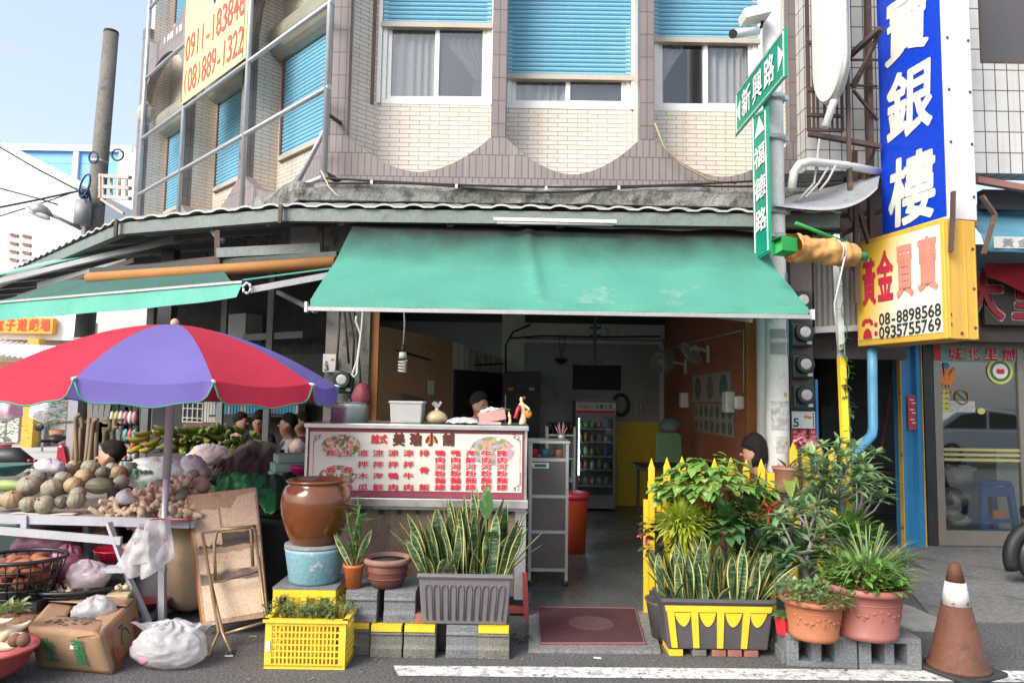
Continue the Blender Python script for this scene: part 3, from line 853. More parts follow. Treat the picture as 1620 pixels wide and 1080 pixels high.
# round emblem, phoenix emblem with 119, notices
M_org=mat('orange vinyl',(.75,.2,.02,1),rough=.5,fine=.02)
M_lime=mat('pale yellow vinyl',(.6,.55,.14,1),rough=.5,fine=.02)
M_dgreen=mat('dark green vinyl',(.03,.16,.07,1),rough=.5,fine=.02)
def disc(mb,c,r,lift,n=28,sx=1.0):mb.prism([(r*sx*math.cos(2*math.pi*k/n),r*math.sin(2*math.pi*k/n)) for k in range(n)],V(c)+V((0,-lift,0)),(1,0,0),UP,(0,.0015,0))
c_=gp(1582,587)
mb=MB();disc(mb,c_,.145,.002);em=mb.build('round_emblem',M_lime,gd)
mb=MB();disc(mb,c_,.115,.004);mb.build('emblem_ring',M_dgreen,em)
mb=MB();disc(mb,c_,.085,.006);mb.build('emblem_field',M_white,em)
mb=MB();mb.prism([(-.045,-.025),(0,-.035),(.045,-.025),(.045,.02),(.02,.028),(0,.018),(-.02,.028),(-.045,.02)],c_+V((0,-.009,0)),(1,0,0),UP,(0,.0015,0));mb.build('emblem_mark',M_redl,em)
c_=gp(1497,594)
mb=MB()
for s_ in (-1,1):
 mb.prism([(s_*x,z) for x,z in ((.0,-.10),(.05,-.095),(.09,-.05),(.105,.03),(.09,.12),(.08,.05),(.065,.09),(.055,.02),(.04,.05),(.03,-.03),(.0,-.05))],c_+V((0,-.004,0)),(1,0,0),UP,(0,.0015,0))
mb.prism([(0,-.05),(.03,-.02),(.02,.04),(.03,.09),(.0,.075),(-.03,.09),(-.02,.04),(-.03,-.02)],c_+V((0,-.005,0)),(1,0,0),UP,(0,.0015,0))
for s_ in (-1,0,1):mb.prism([(s_*.03-.012,-.1),(s_*.03+.012,-.1),(s_*.055,-.145)],c_+V((0,-.004,0)),(1,0,0),UP,(0,.0015,0))
line_text(mb,'119',c_+V((-.075,-.004,-.205)),(1,0,0),UP,.15,.05,1,.1,.002)
ph=mb.build('phoenix_emblem',M_org,gd)
mb=MB();disc(mb,c_+V((0,0,.115)),.035,.006);mb.build('emblem_globe',mat('blue vinyl',(.04,.13,.3,1),rough=.4),ph)
def notice(px0,py0,px1,py1,m,name='notice'):
 a,b=gp(px0,py0),gp(px1,py1);mb=MB();mb.lohi((a.x,YG-.010,b.z),(b.x,YG-.007,a.z));return mb.build(name,m,gd)
M_paper=mat('printed paper',(.55,.55,.5,1),(.3,.33,.3,1),rough=.7,ns=40,nd=.9)
n1=notice(1482,616,1503,652,M_lime)
mb=MB()
for k in range(4):a=gp(1485,620+k*8);mb.lohi((a.x,YG-.013,a.z-.028),(a.x+.045,YG-.0105,a.z));mb.lohi((a.x+.07,YG-.013,a.z-.02),(a.x+.11,YG-.0105,a.z-.006))
mb.build('print',M_dgreen,n1)
notice(1503,634,1543,652,M_paper)
c_=gp(1522,628);mb=MB()
mb.tube([c_+V((.075*math.cos(t),-.004,.075*math.sin(t))) for t in [2*math.pi*k/24 for k in range(24)]],.008,6,closed=True);mb.bar(c_+V((-.05,-.004,.05)),c_+V((.05,-.004,-.05)),.012,.004);mb.build('no_smoking_ring',mat('bronze vinyl',(.3,.2,.08,1),rough=.5),gd)
mb=MB();disc(mb,gp(1552,650),.035,.003,sx=1.3);mb.build('round_sticker',M_lime,gd)
mb=MB()
for k in range(3):a=gp(1480,708+8*k);mb.lohi((gx0+.087,YG-.0085,a.z-.03),(x1_+.5,YG-.0055,a.z-.0))
for k in range(0):pass
mb.build('warning_stripe',mat('khaki stripe film',(.42,.38,.16,1),(.36,.32,.13,1),rough=.5),gd)
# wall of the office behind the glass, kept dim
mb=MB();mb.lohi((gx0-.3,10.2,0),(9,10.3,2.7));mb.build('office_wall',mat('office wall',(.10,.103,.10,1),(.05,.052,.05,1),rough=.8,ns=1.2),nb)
mb=MB();a=P(1540,700,9.2);b=P(1660,830,9.2);mb.lohi((P(1575,700,9.0).x,9.0,.0),(P(1680,700,9).x,9.6,P(1600,712,9).z));mb.build('office_counter',mat('pale counter',(.5,.5,.47,1),rough=.5),nb)
# fascia above the door: dark brown board with big red characters, red banner, blue awning
YW=7.55
def wp(px,py,Y=YW):return P(px,py,Y)
a,b=wp(1555,425),wp(1720,516)
mb=MB();mb.lohi((a.x,YW,b.z),(b.x,YW+.06,a.z));fs_=tag(mb.build('fascia_board',mat('brown fascia board',(.06,.042,.03,1),(.04,.03,.022,1),rough=.6,ns=3)),'dark brown fascia board with big red white-edged characters over the glass door','sign board')
mb,mo=MB(),MB()
for i,ch in enumerate('大里'):
 o_=V((wp(1523+i*76,505).x,YW,b.z+.05));hh=(a.z-b.z)*.86
 for dx,dz in ((.016,0),(-.016,0),(0,.016),(0,-.016),(.012,.012),(-.012,.012),(.012,-.012),(-.012,-.012)):glyph(mo,ch,1,o_+V((dx,0,dz)),(1,0,0),UP,.46,hh,.004)
 glyph(mb,ch,1,o_,(1,0,0),UP,.46,hh,.008)
mo.build('lettering_outline',mat('off white lettering',(.6,.55,.5,1),rough=.6),fs_);mb.build('lettering',mat('dark red lettering',(.36,.012,.02,1),rough=.5),fs_)
mb=MB();a=wp(1560,408,7.4);b=wp(1720,470,7.4)
mb.sheet(lambda u,v:V((a.x+(b.x-a.x)*u,7.4+.03*math.sin(9*u+4*v),a.z-.05+(b.z-a.z)*v*(.4+.6*min(1,u*1.6)))),24,8)
bn=tag(mb.build('red_banner',mat('red cloth',(.38,.012,.02,1),(.3,.01,.02,1),rough=.8,ns=3,spots=((.6,.38,.03,1),7,.62))),'red festive cloth banner with yellow pattern hung under the pale blue awning','banner')
M_paleb=mat('pale blue awning cloth',(.20,.50,.66,1),(.17,.44,.6,1),rough=.7,trans=.2)
aw=thing('pale_blue_awning','small pale blue awning with a white lettered valance above the glass door','awning',wp(1600,380,7.0))
t0,t1,f0,f1=wp(1520,322,7.5),wp(1760,334,7.5),wp(1552,371,6.9),wp(1790,379,6.9)
mb=MB();mb.sheet(lambda u,v:t0.lerp(t1,u).lerp(f0.lerp(f1,u),v)+V((0,0,-.03*math.sin(math.pi*v))),8,6);mb.build('canopy_cloth',M_paleb,aw,solid=.003)
mb=MB();dn=V((.03,-.02,-.17));mb.sheet(lambda u,v:f0.lerp(f1,u)+dn*v+V((0,.012*math.sin(u*30)*v,0)),30,2);vl=mb.build('valance',M_paleb,aw,solid=.003)
mb=MB();q0=f0+V((.1,-.03,-.14));mb.lohi((q0.x,q0.y-.004,q0.z),(q0.x+1.2,q0.y,q0.z+.115));pl=mb.build('valance_panel',M_white,vl)
mb=MB();line_text(mb,'黃金買賣',V((q0.x+.06,q0.y-.004,q0.z+.012)),(1,0,0),UP,.62,.085,1,.2,.003);mb.build('lettering',mat('grey lettering',(.35,.35,.36,1),rough=.6),pl)
# beam, dark clerestory and rusty pipe over it
MB().lohi((cR.x-.3,7.05,3.0),(P(1540,330,7.05).x,7.1,ztb+.05)).build('fascia_back',M_rust,nb)
mb=MB();mb.lohi((P(1555,300,7.3).x,7.3,P(1580,330,7.3).z),(9,7.4,ztb-.002));mb.build('clerestory',M_dark,nb)
mb=MB();mb.bar(P(1545,285,6.6),P(1700,312,6.6),.06);mb.build('roof_rail',mat('faded red rail',(.34,.17,.13,1),(.25,.12,.1,1),rough=.7),nb)
mb=MB();mb.bar(P(1550,327,7.2),P(1720,334,7.2),.05);mb.build('roller_rail',M_greyl,nb)
# corrugated white metal hoarding and dark lintel beside the meters
mb=MB();a,b=P(1287,400,7.0),P(1362,525,7.0)
vs=[];n=40
for k in range(n+1):
 x=a.x+(b.x-a.x)*k/n;d=[0,0,.03,.03,.03][k%5]*1.0
 vs+=[V((x,7.0-d,b.z)),V((x,7.0-d,3.25))]
mb.add(vs,[(2*k,2*k+2,2*k+3,2*k+1) for k in range(n)]);mb.build('metal_hoarding',mat('white corrugated steel',(.5,.49,.47,1),(.34,.33,.31,1),rough=.5,ns=2,streak=((.12,.08,.05,1),.6)),nb,solid=.003)
mb=MB();mb.bar(P(1288,522,6.95),P(1430,515,6.95),.05,.06);mb.build('hoarding_rail',M_iwh,nb)
mb=MB();mb.lohi((P(1284,540,7.2).x,7.15,P(1284,567,7.2).z),(P(1430,540,7.2).x,7.25,P(1284,524,7.2).z));mb.lohi((P(1430,540,7.6).x,7.64,P(1550,541,7.7).z),(9,7.74,3.3));mb.build('lintel',mat('dark timber lintel',(.08,.06,.05,1),(.05,.04,.035,1),rough=.8,ns=4,bump=.3),nb)
mb=MB();mb.bar(P(1360,465,6.8),P(1372,540,6.8),.05);mb.bar(P(1350,420,6.7),P(1385,530,6.7),.035);mb.build('strut',M_rust,nb)
# hanging signs on the right
def slab(mb,far,near,z0,z1,th,dx=0.0):
 """upright board from far to near (plan), thickness th to the right"""
 d=(near-far);d.z=0;d.normalize();n=V((-d.y,d.x,0))     # right-hand side
 if n.x<0:n=-n
 p=[V((far.x,far.y,0)),V((near.x,near.y,0)),V((near.x,near.y,0))+n*th,V((far.x,far.y,0))+n*th]
 p=[q+n*dx for q in p]
 return mb.hexa([q+UP*z0 for q in p]+[q+UP*z1 for q in p]),d
# blue sign
nB,fB=P(1503,345,5.75),P(1396,378,6.5)
bz0=(nB.z+fB.z)/2;bz1=bz0+3.4
bs=thing('blue_signboard','tall blue projecting sign box with big white brush characters','sign',(nB.x,6.1,bz0))
mb=MB();_,d=slab(mb,fB,nB,bz0,bz1,.27);mb.build('box',mat('white enamel sheet',(.72,.72,.70,1),(.66,.66,.64,1),rough=.4,ns=1,fine=.04,spots=((.25,.14,.08,1),3,.74)),bs,bevel=.006)
M_sblue=mat('blue vinyl face',(.003,.045,.52,1),(.003,.04,.46,1),rough=.35,fine=.02)
mb=MB();L=(nB-fB);L.z=0;L=L.length
slab(mb,fB+d*.012,nB-d*.03,bz0+.03,bz1,.006,-.006);mb.build('face',M_sblue,bs)
mb=MB()
nrm=d.cross(UP)
for i,(ch,py) in enumerate((('樓',342),('銀',203),('寶',78))):
 zc=P(1450,py,6.1).z
 glyph(mb,ch,1.35,V((fB.x,fB.y,zc))+d*(L*.10)-UP*.05,d,UP,L*.74,.62,.012,shear=.06)
mb.build('lettering',mat('cream brush characters',(.74,.73,.66,1),rough=.5,fine=.03),bs)
mb=MB()
rt=V((-d.y,d.x,0));rt=rt if rt.x>0 else -rt
for k in range(7):
 for t in (.03,.24):mb.ell(V((nB.x,nB.y,bz0+.2+k*.45))+rt*t-d*-.004,(.012,.008,.012),nu=8,nv=6)
mb.build('bolt',M_rust,bs)
mb=MB();mb.bar(V((nB.x,nB.y,bz0-.03))+rt*.06,V((nB.x,nB.y,bz0-.03))+rt*.27,.02,.04);mb.build('rusty_edge',mat('rust edge',(.3,.13,.06,1),(.2,.09,.05,1),rough=.8,ns=12),bs)
# yellow gold-dealer box
nY,fY=P(1498,530,5.7),P(1357,553,6.65)
yz0=(nY.z+fY.z)/2;yz1=P(1499,345,5.7).z
ys=thing('yellow_signboard','yellow projecting sign box with red characters and two phone numbers','sign',(nY.x,6.1,yz0))
M_sy=mat('yellow sheet metal',(.72,.43,.07,1),(.66,.38,.06,1),rough=.45,ns=2,fine=.05,streak=((.4,.2,.06,1),.5),spots=((.2,.09,.04,1),5,.75))
mb=MB();_,d=slab(mb,fY,nY,yz0,yz1,.33);mb.build('box',M_sy,ys,bevel=.008)
def face_grad():
 m=bpy.data.materials.new('sign face print');m.use_nodes=True;nt=m.node_tree;b=nt.nodes['Principled BSDF']
 tc=nt.nodes.new('ShaderNodeTexCoord');sp=nt.nodes.new('ShaderNodeSeparateXYZ');nt.links.new(tc.outputs['Generated'],sp.inputs[0])
 cm=nt.nodes.new('ShaderNodeMath');cm.operation='MULTIPLY_ADD';nt.links.new(sp.outputs[2],cm.inputs[0]);cm.inputs[1].default_value=-.35
 iv=nt.nodes.new('ShaderNodeMath');iv.operation='SUBTRACT';iv.inputs[0].default_value=1.0;nt.links.new(sp.outputs[1],iv.inputs[1]);nt.links.new(iv.outputs[0],cm.inputs[2])
 r=nt.nodes.new('ShaderNodeValToRGB');nt.links.new(cm.outputs[0],r.inputs[0])
 r.color_ramp.elements[0].position,r.color_ramp.elements[1].position=-.0,.46
 r.color_ramp.elements[0].color,r.color_ramp.elements[1].color=(.74,.5,.06,1),(.76,.75,.68,1)
 nt.links.new(r.outputs[0],b.inputs['Base Color']);b.inputs['Roughness'].default_value=.35
 return m
L=(nY-fY);L.z=0;L=L.length
mb=MB();slab(mb,fY+d*.035,nY-d*.035,yz0+.055,yz1-.045,.006,-.005);mb.build('face',face_grad(),ys)
def ypos(px,py):      # point on the yellow face for a picture point
 r_=ray(px,py);o=V((0,0,H));n=V((-d.y,d.x,0));t=(fY-o).dot(n)/r_.dot(n);q=o+r_*t;return q
mb=MB()
for ch,x0,x1,yb,yt in (('黃',1366,1388,485,412),('金',1389,1416,480,400),('買',1419,1448,472,388),('賣',1453,1487,462,378)):
 a,b=ypos(x0,yb),ypos(x1,yb-(x1-x0)*.2);tp=ypos(x0,yt)
 q=V((a.x,a.y,(a.z+b.z)/2));wdt=(V((b.x,b.y,0))-V((a.x,a.y,0))).length
 glyph(mb,ch,1.7,q,d,UP,wdt,tp.z-a.z,.009)
 if ch=='金':
  mb.build('lettering',mat('crimson lettering',(.55,.03,.07,1),rough=.5),ys);mb=MB()
mb.build('faded_lettering',mat('faded pink lettering',(.62,.22,.17,1),(.66,.33,.26,1),rough=.5),ys)
mb=MB()
def ytext(s,x0,y0,x1,y1,h,m):
 a,b=ypos(x0,y0),ypos(x1,y1);dd=(b-a);w_=dd.length
 line_text(mb,s,a,dd,UP,w_,h,1,.12,.009)
ytext('08-8898568',1392,515,1491,499,.105,0);ytext('0935755769',1392,536,1491,522,.105,0)
mb.build('phone_number',M_greyl,ys)
mb=MB();a=ypos(1367,536);hh=.16
mb.prism([(.0,.0),(.11,0),(.10,.06),(.07,.09),(.04,.09),(.01,.06)],a-nrm*-.009,d,UP,-nrm*-.002)
mb.prism([(-.015,.12),(.02,.12),(.03,.145),(.085,.145),(.095,.12),(.13,.12),(.12,.16),(.09,.18),(.02,.18),(-.005,.16)],a-nrm*-.009,d,UP,nrm*.002)
for k in (0,1):mb.box(a+d*.16+UP*(.04+.08*k)+nrm*.01,(.012,.03,.03))
mb.build('telephone_mark',mat('crimson mark',(.55,.03,.05,1),rough=.5),ys)
# ribs and bolts on the end of the box
rt=V((-d.y,d.x,0));rt=rt if rt.x>0 else -rt
mb=MB()
for t in (.03,.20,.30):mb.bar(V((nY.x,nY.y,yz0+.01))+rt*t+d*.003,V((nY.x,nY.y,yz1-.01))+rt*t+d*.003,.012,.012)
mb.build('seam',M_sy,ys)
mb=MB()
for t,z in ((.04,.12),(.04,.2),(.29,.1),(.29,.42),(.29,.75),(.15,.05)):mb.ell(V((nY.x,nY.y,yz0+z))+rt*t+d*.004,(.013,.01,.013),nu=8,nv=6)
mb.build('rust_bolt',M_rust,ys)
# steel straps holding the yellow box under the blue one
for (pa,pb,pc) in (((1508,303),(1507,345),(1504,398)),((1553,310),(1574,340),(1556,402))):
 mb=MB();Yk=5.66
 mb.bar(P(*pa,Yk),P(*pb,Yk),.045,.02);mb.bar(P(*pb,Yk),P(*pc,Yk),.045,.02);mb.build('strap',M_rust,ys)
# rusty truss carrying the signs
tr_=thing('sign_truss','rusty angle-steel truss carrying the signboards on the right wall','truss',P(1360,400,6.3))
def tb(a,b,w_=.05):
 mb=MB();mb.bar(a,b,w_,w_*.8);mb.build('steel_angle',M_rust,tr_)
tb(P(1338,-10,6.3),P(1345,345,6.3),.035);tb(P(1372,-10,6.55),P(1381,520,6.55),.06);tb(P(1352,240,6.5),P(1355,480,6.5),.045)
tb(P(1343,90,6.4),P(1392,45,6.1));tb(P(1347,135,6.4),P(1380,80,6.3),.03);tb(P(1395,45,6.15),P(1350,140,6.4),.035)
tb(P(1350,143,6.4),P(1388,190,6.5),.025);tb(P(1280,212,6.3),P(1392,232,6.4),.05);tb(P(1382,230,6.5),P(1366,290,6.6),.05)
tb(P(1342,95,6.4),P(1395,95,6.5),.02);tb(P(1340,135,6.4),P(1388,137,6.5),.02);tb(P(1355,320,6.5),P(1385,420,6.5),.04);tb(P(1300,345,6.6),P(1392,335,6.6),.05)
tb(P(1345,250,6.3),P(1347,350,6.3),.025);tb(P(1318,380,6.6),P(1372,350,6.6),.05)
# window grille
gr=thing('window_grille','brown steel window grille standing off the white tiled wall','grille',P(1300,220,6.6))
for px,top,w_ in ((1276,-10,.03),(1284,-10,.02),(1301,-10,.02),(1313,60,.016),(1321,40,.016),(1329,30,.02),(1291,-10,.012)):
 mb=MB();mb.bar(P(px,top,6.55),P(px+4,207,6.55),w_);mb.build('bar',M_rust,gr)
for py in (68,143,182,205):
 mb=MB();mb.bar(P(1277,py,6.54),P(1334,py+2,6.54),.03);mb.build('rail',M_rust,gr)
# blank rounded white sign seen edge-on
ov=thing('oval_signboard','blank white sign with rounded lower end projecting from the wall','sign',P(1310,155,6.2))
fa,na=P(1285,100,6.45),P(1331,100,6.0)
dd=(na-fa);dd.z=0;Lw=dd.length;dd.normalize();nn_=V((-dd.y,dd.x,0));nn_=nn_ if nn_.x>0 else -nn_
zb_=P(1310,157,6.2).z
pts=[(Lw/2+Lw/2*math.cos(t),zb_+Lw*.8+Lw*.8*math.sin(t)) for t in [math.pi+math.pi*k/20 for k in range(21)]]+[(Lw,zb_+2.5),(0,zb_+2.5)]
mb=MB();mb.prism([(p[0],p[1]) for p in pts],V((fa.x,fa.y,0)),dd,UP,nn_*.09);mb.build('panel',M_white,ov)
mb=MB();mb.tube([V((fa.x,fa.y,0))+dd*p[0]+UP*p[1]+nn_*.045 for p in pts],.03,6,closed=True);mb.build('rim',M_alu,ov)
# white pipes and cables on the wall
wpz=tag(MB().tube([P(1252,300,6.0),P(1256,272,6.0),P(1264,260,6.0),P(1280,256,6.0),P(1340,262,6.3),P(1392,272,6.5)],.036,10).build('white_pipe',M_white),'thick white plastic pipe bending down beside the street name pole','pipe')
tag(MB().tube([P(1338,90,6.2),P(1330,130,6.2),P(1305,202,6.2)],.035,8).build('conduit',M_white),'white conduit tied under the blank rounded sign','pipe')
for i,(pts_,lab) in enumerate((([(1296,220),(1292,260),(1288,290),(1262,318)],'thin white cable hanging below the window grille'),([(1310,265),(1295,290),(1275,312)],'thin white cable looping under the white pipe'),([(1322,262),(1310,285),(1296,302)],'short white cable right of the other two loops'))):
 tag(MB().tube([P(x,y,6.1) for x,y in pts_],.010,6).build('cable',M_wcab),lab,'cable')
cb=MB()
for k in range(14):
 y0=276+rnd.random()*18;cb.tube([P(1232+rnd.random()*10,y0,6.5),P(1275,y0-4+rnd.random()*6,6.45),P(1310+rnd.random()*30,y0-6+rnd.random()*10,6.5)],.012,5)
tag(cb.build('cable_bundle',mat('dusty cable',(.06,.06,.055,1),(.1,.1,.09,1),rough=.8)),'thick bundle of dusty dark cables above the bent metal sheet','cables')
mb=MB()
def bent(u,v):
 a_=P(1222+166*u,325+9*math.sin(math.pi*u*.8)-32*u**5,5.95);b_=P(1250+142*u,311-34*u,6.5)
 return a_.lerp(b_,v)
mb.sheet(bent,24,6)
tag(mb.build('metal_sheet',mat('bent galvanised sheet',(.6,.62,.64,1),(.46,.47,.49,1),rough=.35,metal=.5,ns=2),solid=.006),'loose curled galvanised sheet over the end of the corrugated canopy','metal sheet')
# street name pole
YP=6.1
pz=P(1227,450,YP)
M_pole=mat('chipped white pole',(.76,.76,.74,1),(.6,.6,.58,1),rough=.6,ns=3,fine=.12,bump=.15,grime=((.3,.29,.27,1),.56,.7),spots=((.12,.11,.1,1),16,.71))
sp_=thing('street_sign_pole','white painted pole with peeling stickers standing behind the yellow fence','pole',(pz.x,YP,0))
mb=MB();mb.lathe([(.099,0),(.096,1.5),(.085,3.2),(.08,6.6)],(pz.x,YP,0),20);mb.build('shaft',M_pole,sp_)
mb=MB();mb.lohi((pz.x-.09,YP-.14,0),(pz.x+.13,YP-.1,P(1240,775,YP).z));mb.build('wood_cladding',mat('white boards',(.6,.6,.57,1),(.42,.42,.4,1),rough=.7,ns=6),sp_)
def wrap(z0,z1,a0,a1,m,name,r=.0985):
 mb=MB();mb.sheet(lambda u,v:V((pz.x+r*math.sin(a0+(a1-a0)*u),YP-r*math.cos(a0+(a1-a0)*u),z0+(z1-z0)*v)),10,1);return mb.build(name,m,sp_)
wrap(P(1226,560,YP-.1).z,P(1226,520,YP-.1).z,-.9,.5,mat('metal plate',(.34,.34,.34,1),(.24,.2,.2,1),rough=.5,ns=12),'plate')
wrap(P(1226,541,YP-.1).z,P(1226,535,YP-.1).z,-1.0,1.2,mat('cream tape',(.6,.58,.48,1),rough=.6),'tape',.0995)
wrap(P(1226,562,YP-.1).z,P(1226,430,YP-.1).z,.75,1.15,mat('blue stripe',(.08,.33,.62,1),rough=.5,spots=((.6,.6,.58,1),9,.6)),'blue_stripe',.0993)
wrap(P(1226,627,YP-.1).z,P(1226,620,YP-.1).z,.25,.55,mat('orange dot',(.7,.36,.05,1),rough=.5),'orange_sticker',.0995)
wrap(P(1226,680,YP-.1).z,P(1226,634,YP-.1).z,-.9,.9,mat('peeling paper',(.66,.66,.64,1),(.3,.3,.29,1),rough=.8,ns=26,nd=.9),'peeling_paper',.0992)
wrap(P(1226,716,YP-.1).z,P(1226,690,YP-.1).z,-.5,.8,mat('peeling paper',(.6,.6,.58,1),(.25,.25,.24,1),rough=.8,ns=30,nd=.9),'peeling_paper',.0992)
for py in (150,215,332,372):
 mb=MB();z_=P(1226,py,YP-.1).z;mb.lathe([(.09,-.025),(.102,-.025),(.102,.025),(.09,.025)],(pz.x,YP,z_),18);mb.bar((pz.x,YP-.08,z_),(pz.x-.1,YP-.12,z_),.03);mb.box((pz.x+.1,YP-.03,z_),(.04,.03,.04));mb.build('clamp',M_galv,sp_)
XS=pz.x-.185
def xpos(px,py,X=None):
 X=XS if X is None else X
 d_=ray(px,py);return V((0,0,H))+d_*(X/d_.x)
def name_sign(pts,label,mk):
 P4=[xpos(*p) for p in pts]     # far-bottom, near-bottom, near-top, far-top
 t=thing('street_sign',label,'street sign',(XS,(P4[0].y+P4[1].y)/2,min(p.z for p in P4)))
 mb=MB();mb.add([p for p in P4]+[p+V((.012,0,0)) for p in P4],[(0,1,2,3),(7,6,5,4),(0,4,5,1),(1,5,6,2),(2,6,7,3),(3,7,4,0)]);mb.build('plate',M_signg,t)
 c=sum(P4,V((0,0,0)))/4
 I4=[c+(p-c)*.0+V((0,(p.y-c.y)*(1-.045/abs(p.y-c.y)) if abs(p.y-c.y)>.05 else 0,(p.z-c.z)*(1-.022/max(.03,abs(p.z-c.z))))) for p in P4]
 mb=MB();mb.tube([p+V((-.003,0,0)) for p in I4],.0055,4,closed=True,smooth=False);mb.build('border',M_signw,t)
 mb=MB();mk(mb,P4);mb.build('lettering',M_signw,t)
def mk1(mb,p):
 e0=(p[1]-p[0]);W=V((0,e0.y,e0.z));up=p[3]-p[0];Hh=up.length
 def at(u,v):return p[0]+W*u+up*v+V((-.004,0,0))
 for i,ch in enumerate('新興路'):
  o=at(.17+.225*i,.2);glyph(mb,ch,1,o,W.normalized(),UP,W.length*.20,Hh*.62,.002)
 mb.add([at(.04,.5),at(.13,.22),at(.13,.72)],[(0,1,2)]);mb.add([at(.96,.5),at(.87,.78),at(.87,.25)],[(0,1,2)])
name_sign([(1163,217),(1244,120),(1243,41),(1163,150)],'green street name sign tilted on the pole reading three white characters with arrows both ways',mk1)
def mk2(mb,p):
 W=p[1]-p[0];up=p[3]-p[0];Hh=up.length
 def at(u,v):return p[0]+W*u+up*v+V((-.004,0,0))
 for i,ch in enumerate('福德路'):
  o=at(.16,.60-.215*i);glyph(mb,ch,1,o,W.normalized(),UP,W.length*.7,Hh*.15,.002)
 mb.add([at(.2,.82),at(.82,.82),at(.5,.95)],[(0,1,2)])
name_sign([(1193,414),(1219,398),(1214,168),(1189,186)],'upright green street name sign on the white pole below the tilted one',mk2)
# surveillance camera
cc=thing('security_camera','white security camera with junction box on the street name pole','camera',P(1195,60,6.0))
mb=MB();mb.box(P(1194,25,5.95),(.23,.18,.085),RXYZ(0,-.25,0));mb.build('junction_box',M_white,cc,bevel=.006)
a,b=P(1160,54,5.75),P(1198,50,5.95)
mb=MB();mb.tube([a,b],.036,14);bc=mb.build('camera_body',M_white,cc)
mb=MB();e=(a-b).normalized();mb.tube([a-e*.005,a+e*.012],.037,14);mb.build('lens',M_blk,bc)
mb=MB();mb.tube([b,P(1205,42,6.0),P(1207,30,6.0)],.014,8);mb.build('bracket',M_blk,cc)
# meters and plates on the pillar behind the pole
M_meter=mat('dark green meter box',(.022,.065,.055,1),(.018,.05,.044,1),rough=.4)
def meter(px,py,Y,s=1.0,label=''):
 c=P(px,py,Y);t=thing('electric_meter',label,'meter',c,'electric meters on the pillars')
 mb=MB();mb.box(c,(.2*s,.10,.225*s));mb.build('case',M_meter,t,bevel=.02)
 mb=MB();q=c+V((.0,-.05,.02*s));mb.lathe([(.085*s,0),(.085*s,.05),(.075*s,.055)],q,20,M.Rotation(R(90),3,'X'));mb.build('ring',M_blk,t)
 mb=MB();mb.lathe([(.052*s,0),(.050*s,.006),(.03*s,.007),(.0,.007)],q+V((0,-.05,.0)),20,M.Rotation(R(90),3,'X'));dl=mb.build('dial',mat('meter dial',(.62,.62,.6,1),(.4,.4,.4,1),rough=.2,ns=30,nd=.8),t)
 mb=MB();mb.box(c+V((.055*s,-.053,-.075*s)),(.045,.012,.03));mb.build('seal_tab',M_white,t,bevel=.004)
 return t
Ym=6.45
for px,py,lb in ((1264,480,'dark green electric meter half hidden under the awning end, topmost of the stack'),(1267,530,'dark green electric meter with white dial, second down right of the white pole'),(1268,580,'dark green electric meter with white dial, third down right of the white pole'),(1269,628,'dark green electric meter with white dial just above the number five plate')):
 meter(px,py,Ym,.97,lb)
c=P(1271,664,Ym)
hp=thing('house_number_plate','white house number plate reading 5 under the electric meters','number plate',c)
mb=MB();mb.box(c,(.21,.012,.155));mb.build('plate',mat('pale plate',(.62,.66,.64,1),rough=.4,fine=.03),hp,bevel=.004)
mb=MB();glyph(mb,'5',1,c+V((-.095,-.009,-.06)),(1,0,0),UP,.05,.075,.002);mb.build('number',mat('navy number',(.02,.07,.14,1),rough=.4),hp)
mb=MB()
for x,z in ((.02,.03),(.055,.025)):mb.ell(c+V((x,-.009,z)),(.018,.003,.014),nu=10,nv=6)
mb.build('orange_mark',M_org,hp)
mb=MB()
for k in range(5):mb.box(c+V((.088,-.008,.055-k*.027)),(.012,.003,.018))
mb.build('small_print',M_greyl,hp)
for i,(px,m) in enumerate(((1257,'dark'),(1271,''),(1286,''))):
 c=P(px,694,Ym);mb=MB();mb.box(c,(.062,.006,.17));o=tag(mb.build('door_charm',mat('red printed paper',(.5,.03,.06,1),(.36,.02,.04,1),rough=.6,ns=25,nd=.8)),'red printed charm paper below the number five plate, '+('left' if i==0 else 'middle' if i==1 else 'right')+' of three','charm','red charm papers on the pillar')
 mb=MB()
 for k in range(4):mb.box(c+V((.0,-.004,.06-.04*k)),(.03,.004,.02))
 mb.build('print',mat('pink print',(.62,.3,.3,1),rough=.7),o)
mb=MB();mb.lohi((P(1253,600,6.5).x,6.5,0),(P(1287,600,6.5).x,6.55,3.1));mb.build('meter_board',mat('meter board',(.16,.13,.12,1),(.1,.09,.085,1),rough=.8,ns=3),bld)
mb=MB();mb.lohi((P(1287.5,600,6.5).x,6.47,.3),(P(1291.5,600,6.5).x,6.53,P(1288,600,6.5).z));mb.build('blue_strip',M_blue,bld)
tag(MB().tube([P(1205,500,6.7),P(1206,640,6.7),P(1206,860,6.7)],.05,12).build('drain_pipe',M_white),'white drain pipe beside the orange door trim','pipe')
# blue down pipe with bend
tag(MB().tube([P(1380,545,6.6),P(1380,600,6.6),P(1381,676,6.6),P(1379,688,6.55),P(1370,698,6.5),P(1345,722,6.4),P(1338,732,6.38),P(1336,745,6.36),P(1336,900,6.36)],.043,14).build('down_pipe',mat('sky blue pipe',(.12,.38,.60,1),(.10,.32,.52,1),rough=.45)),'sky blue down pipe with a slanted bend in the dark arcade','pipe')
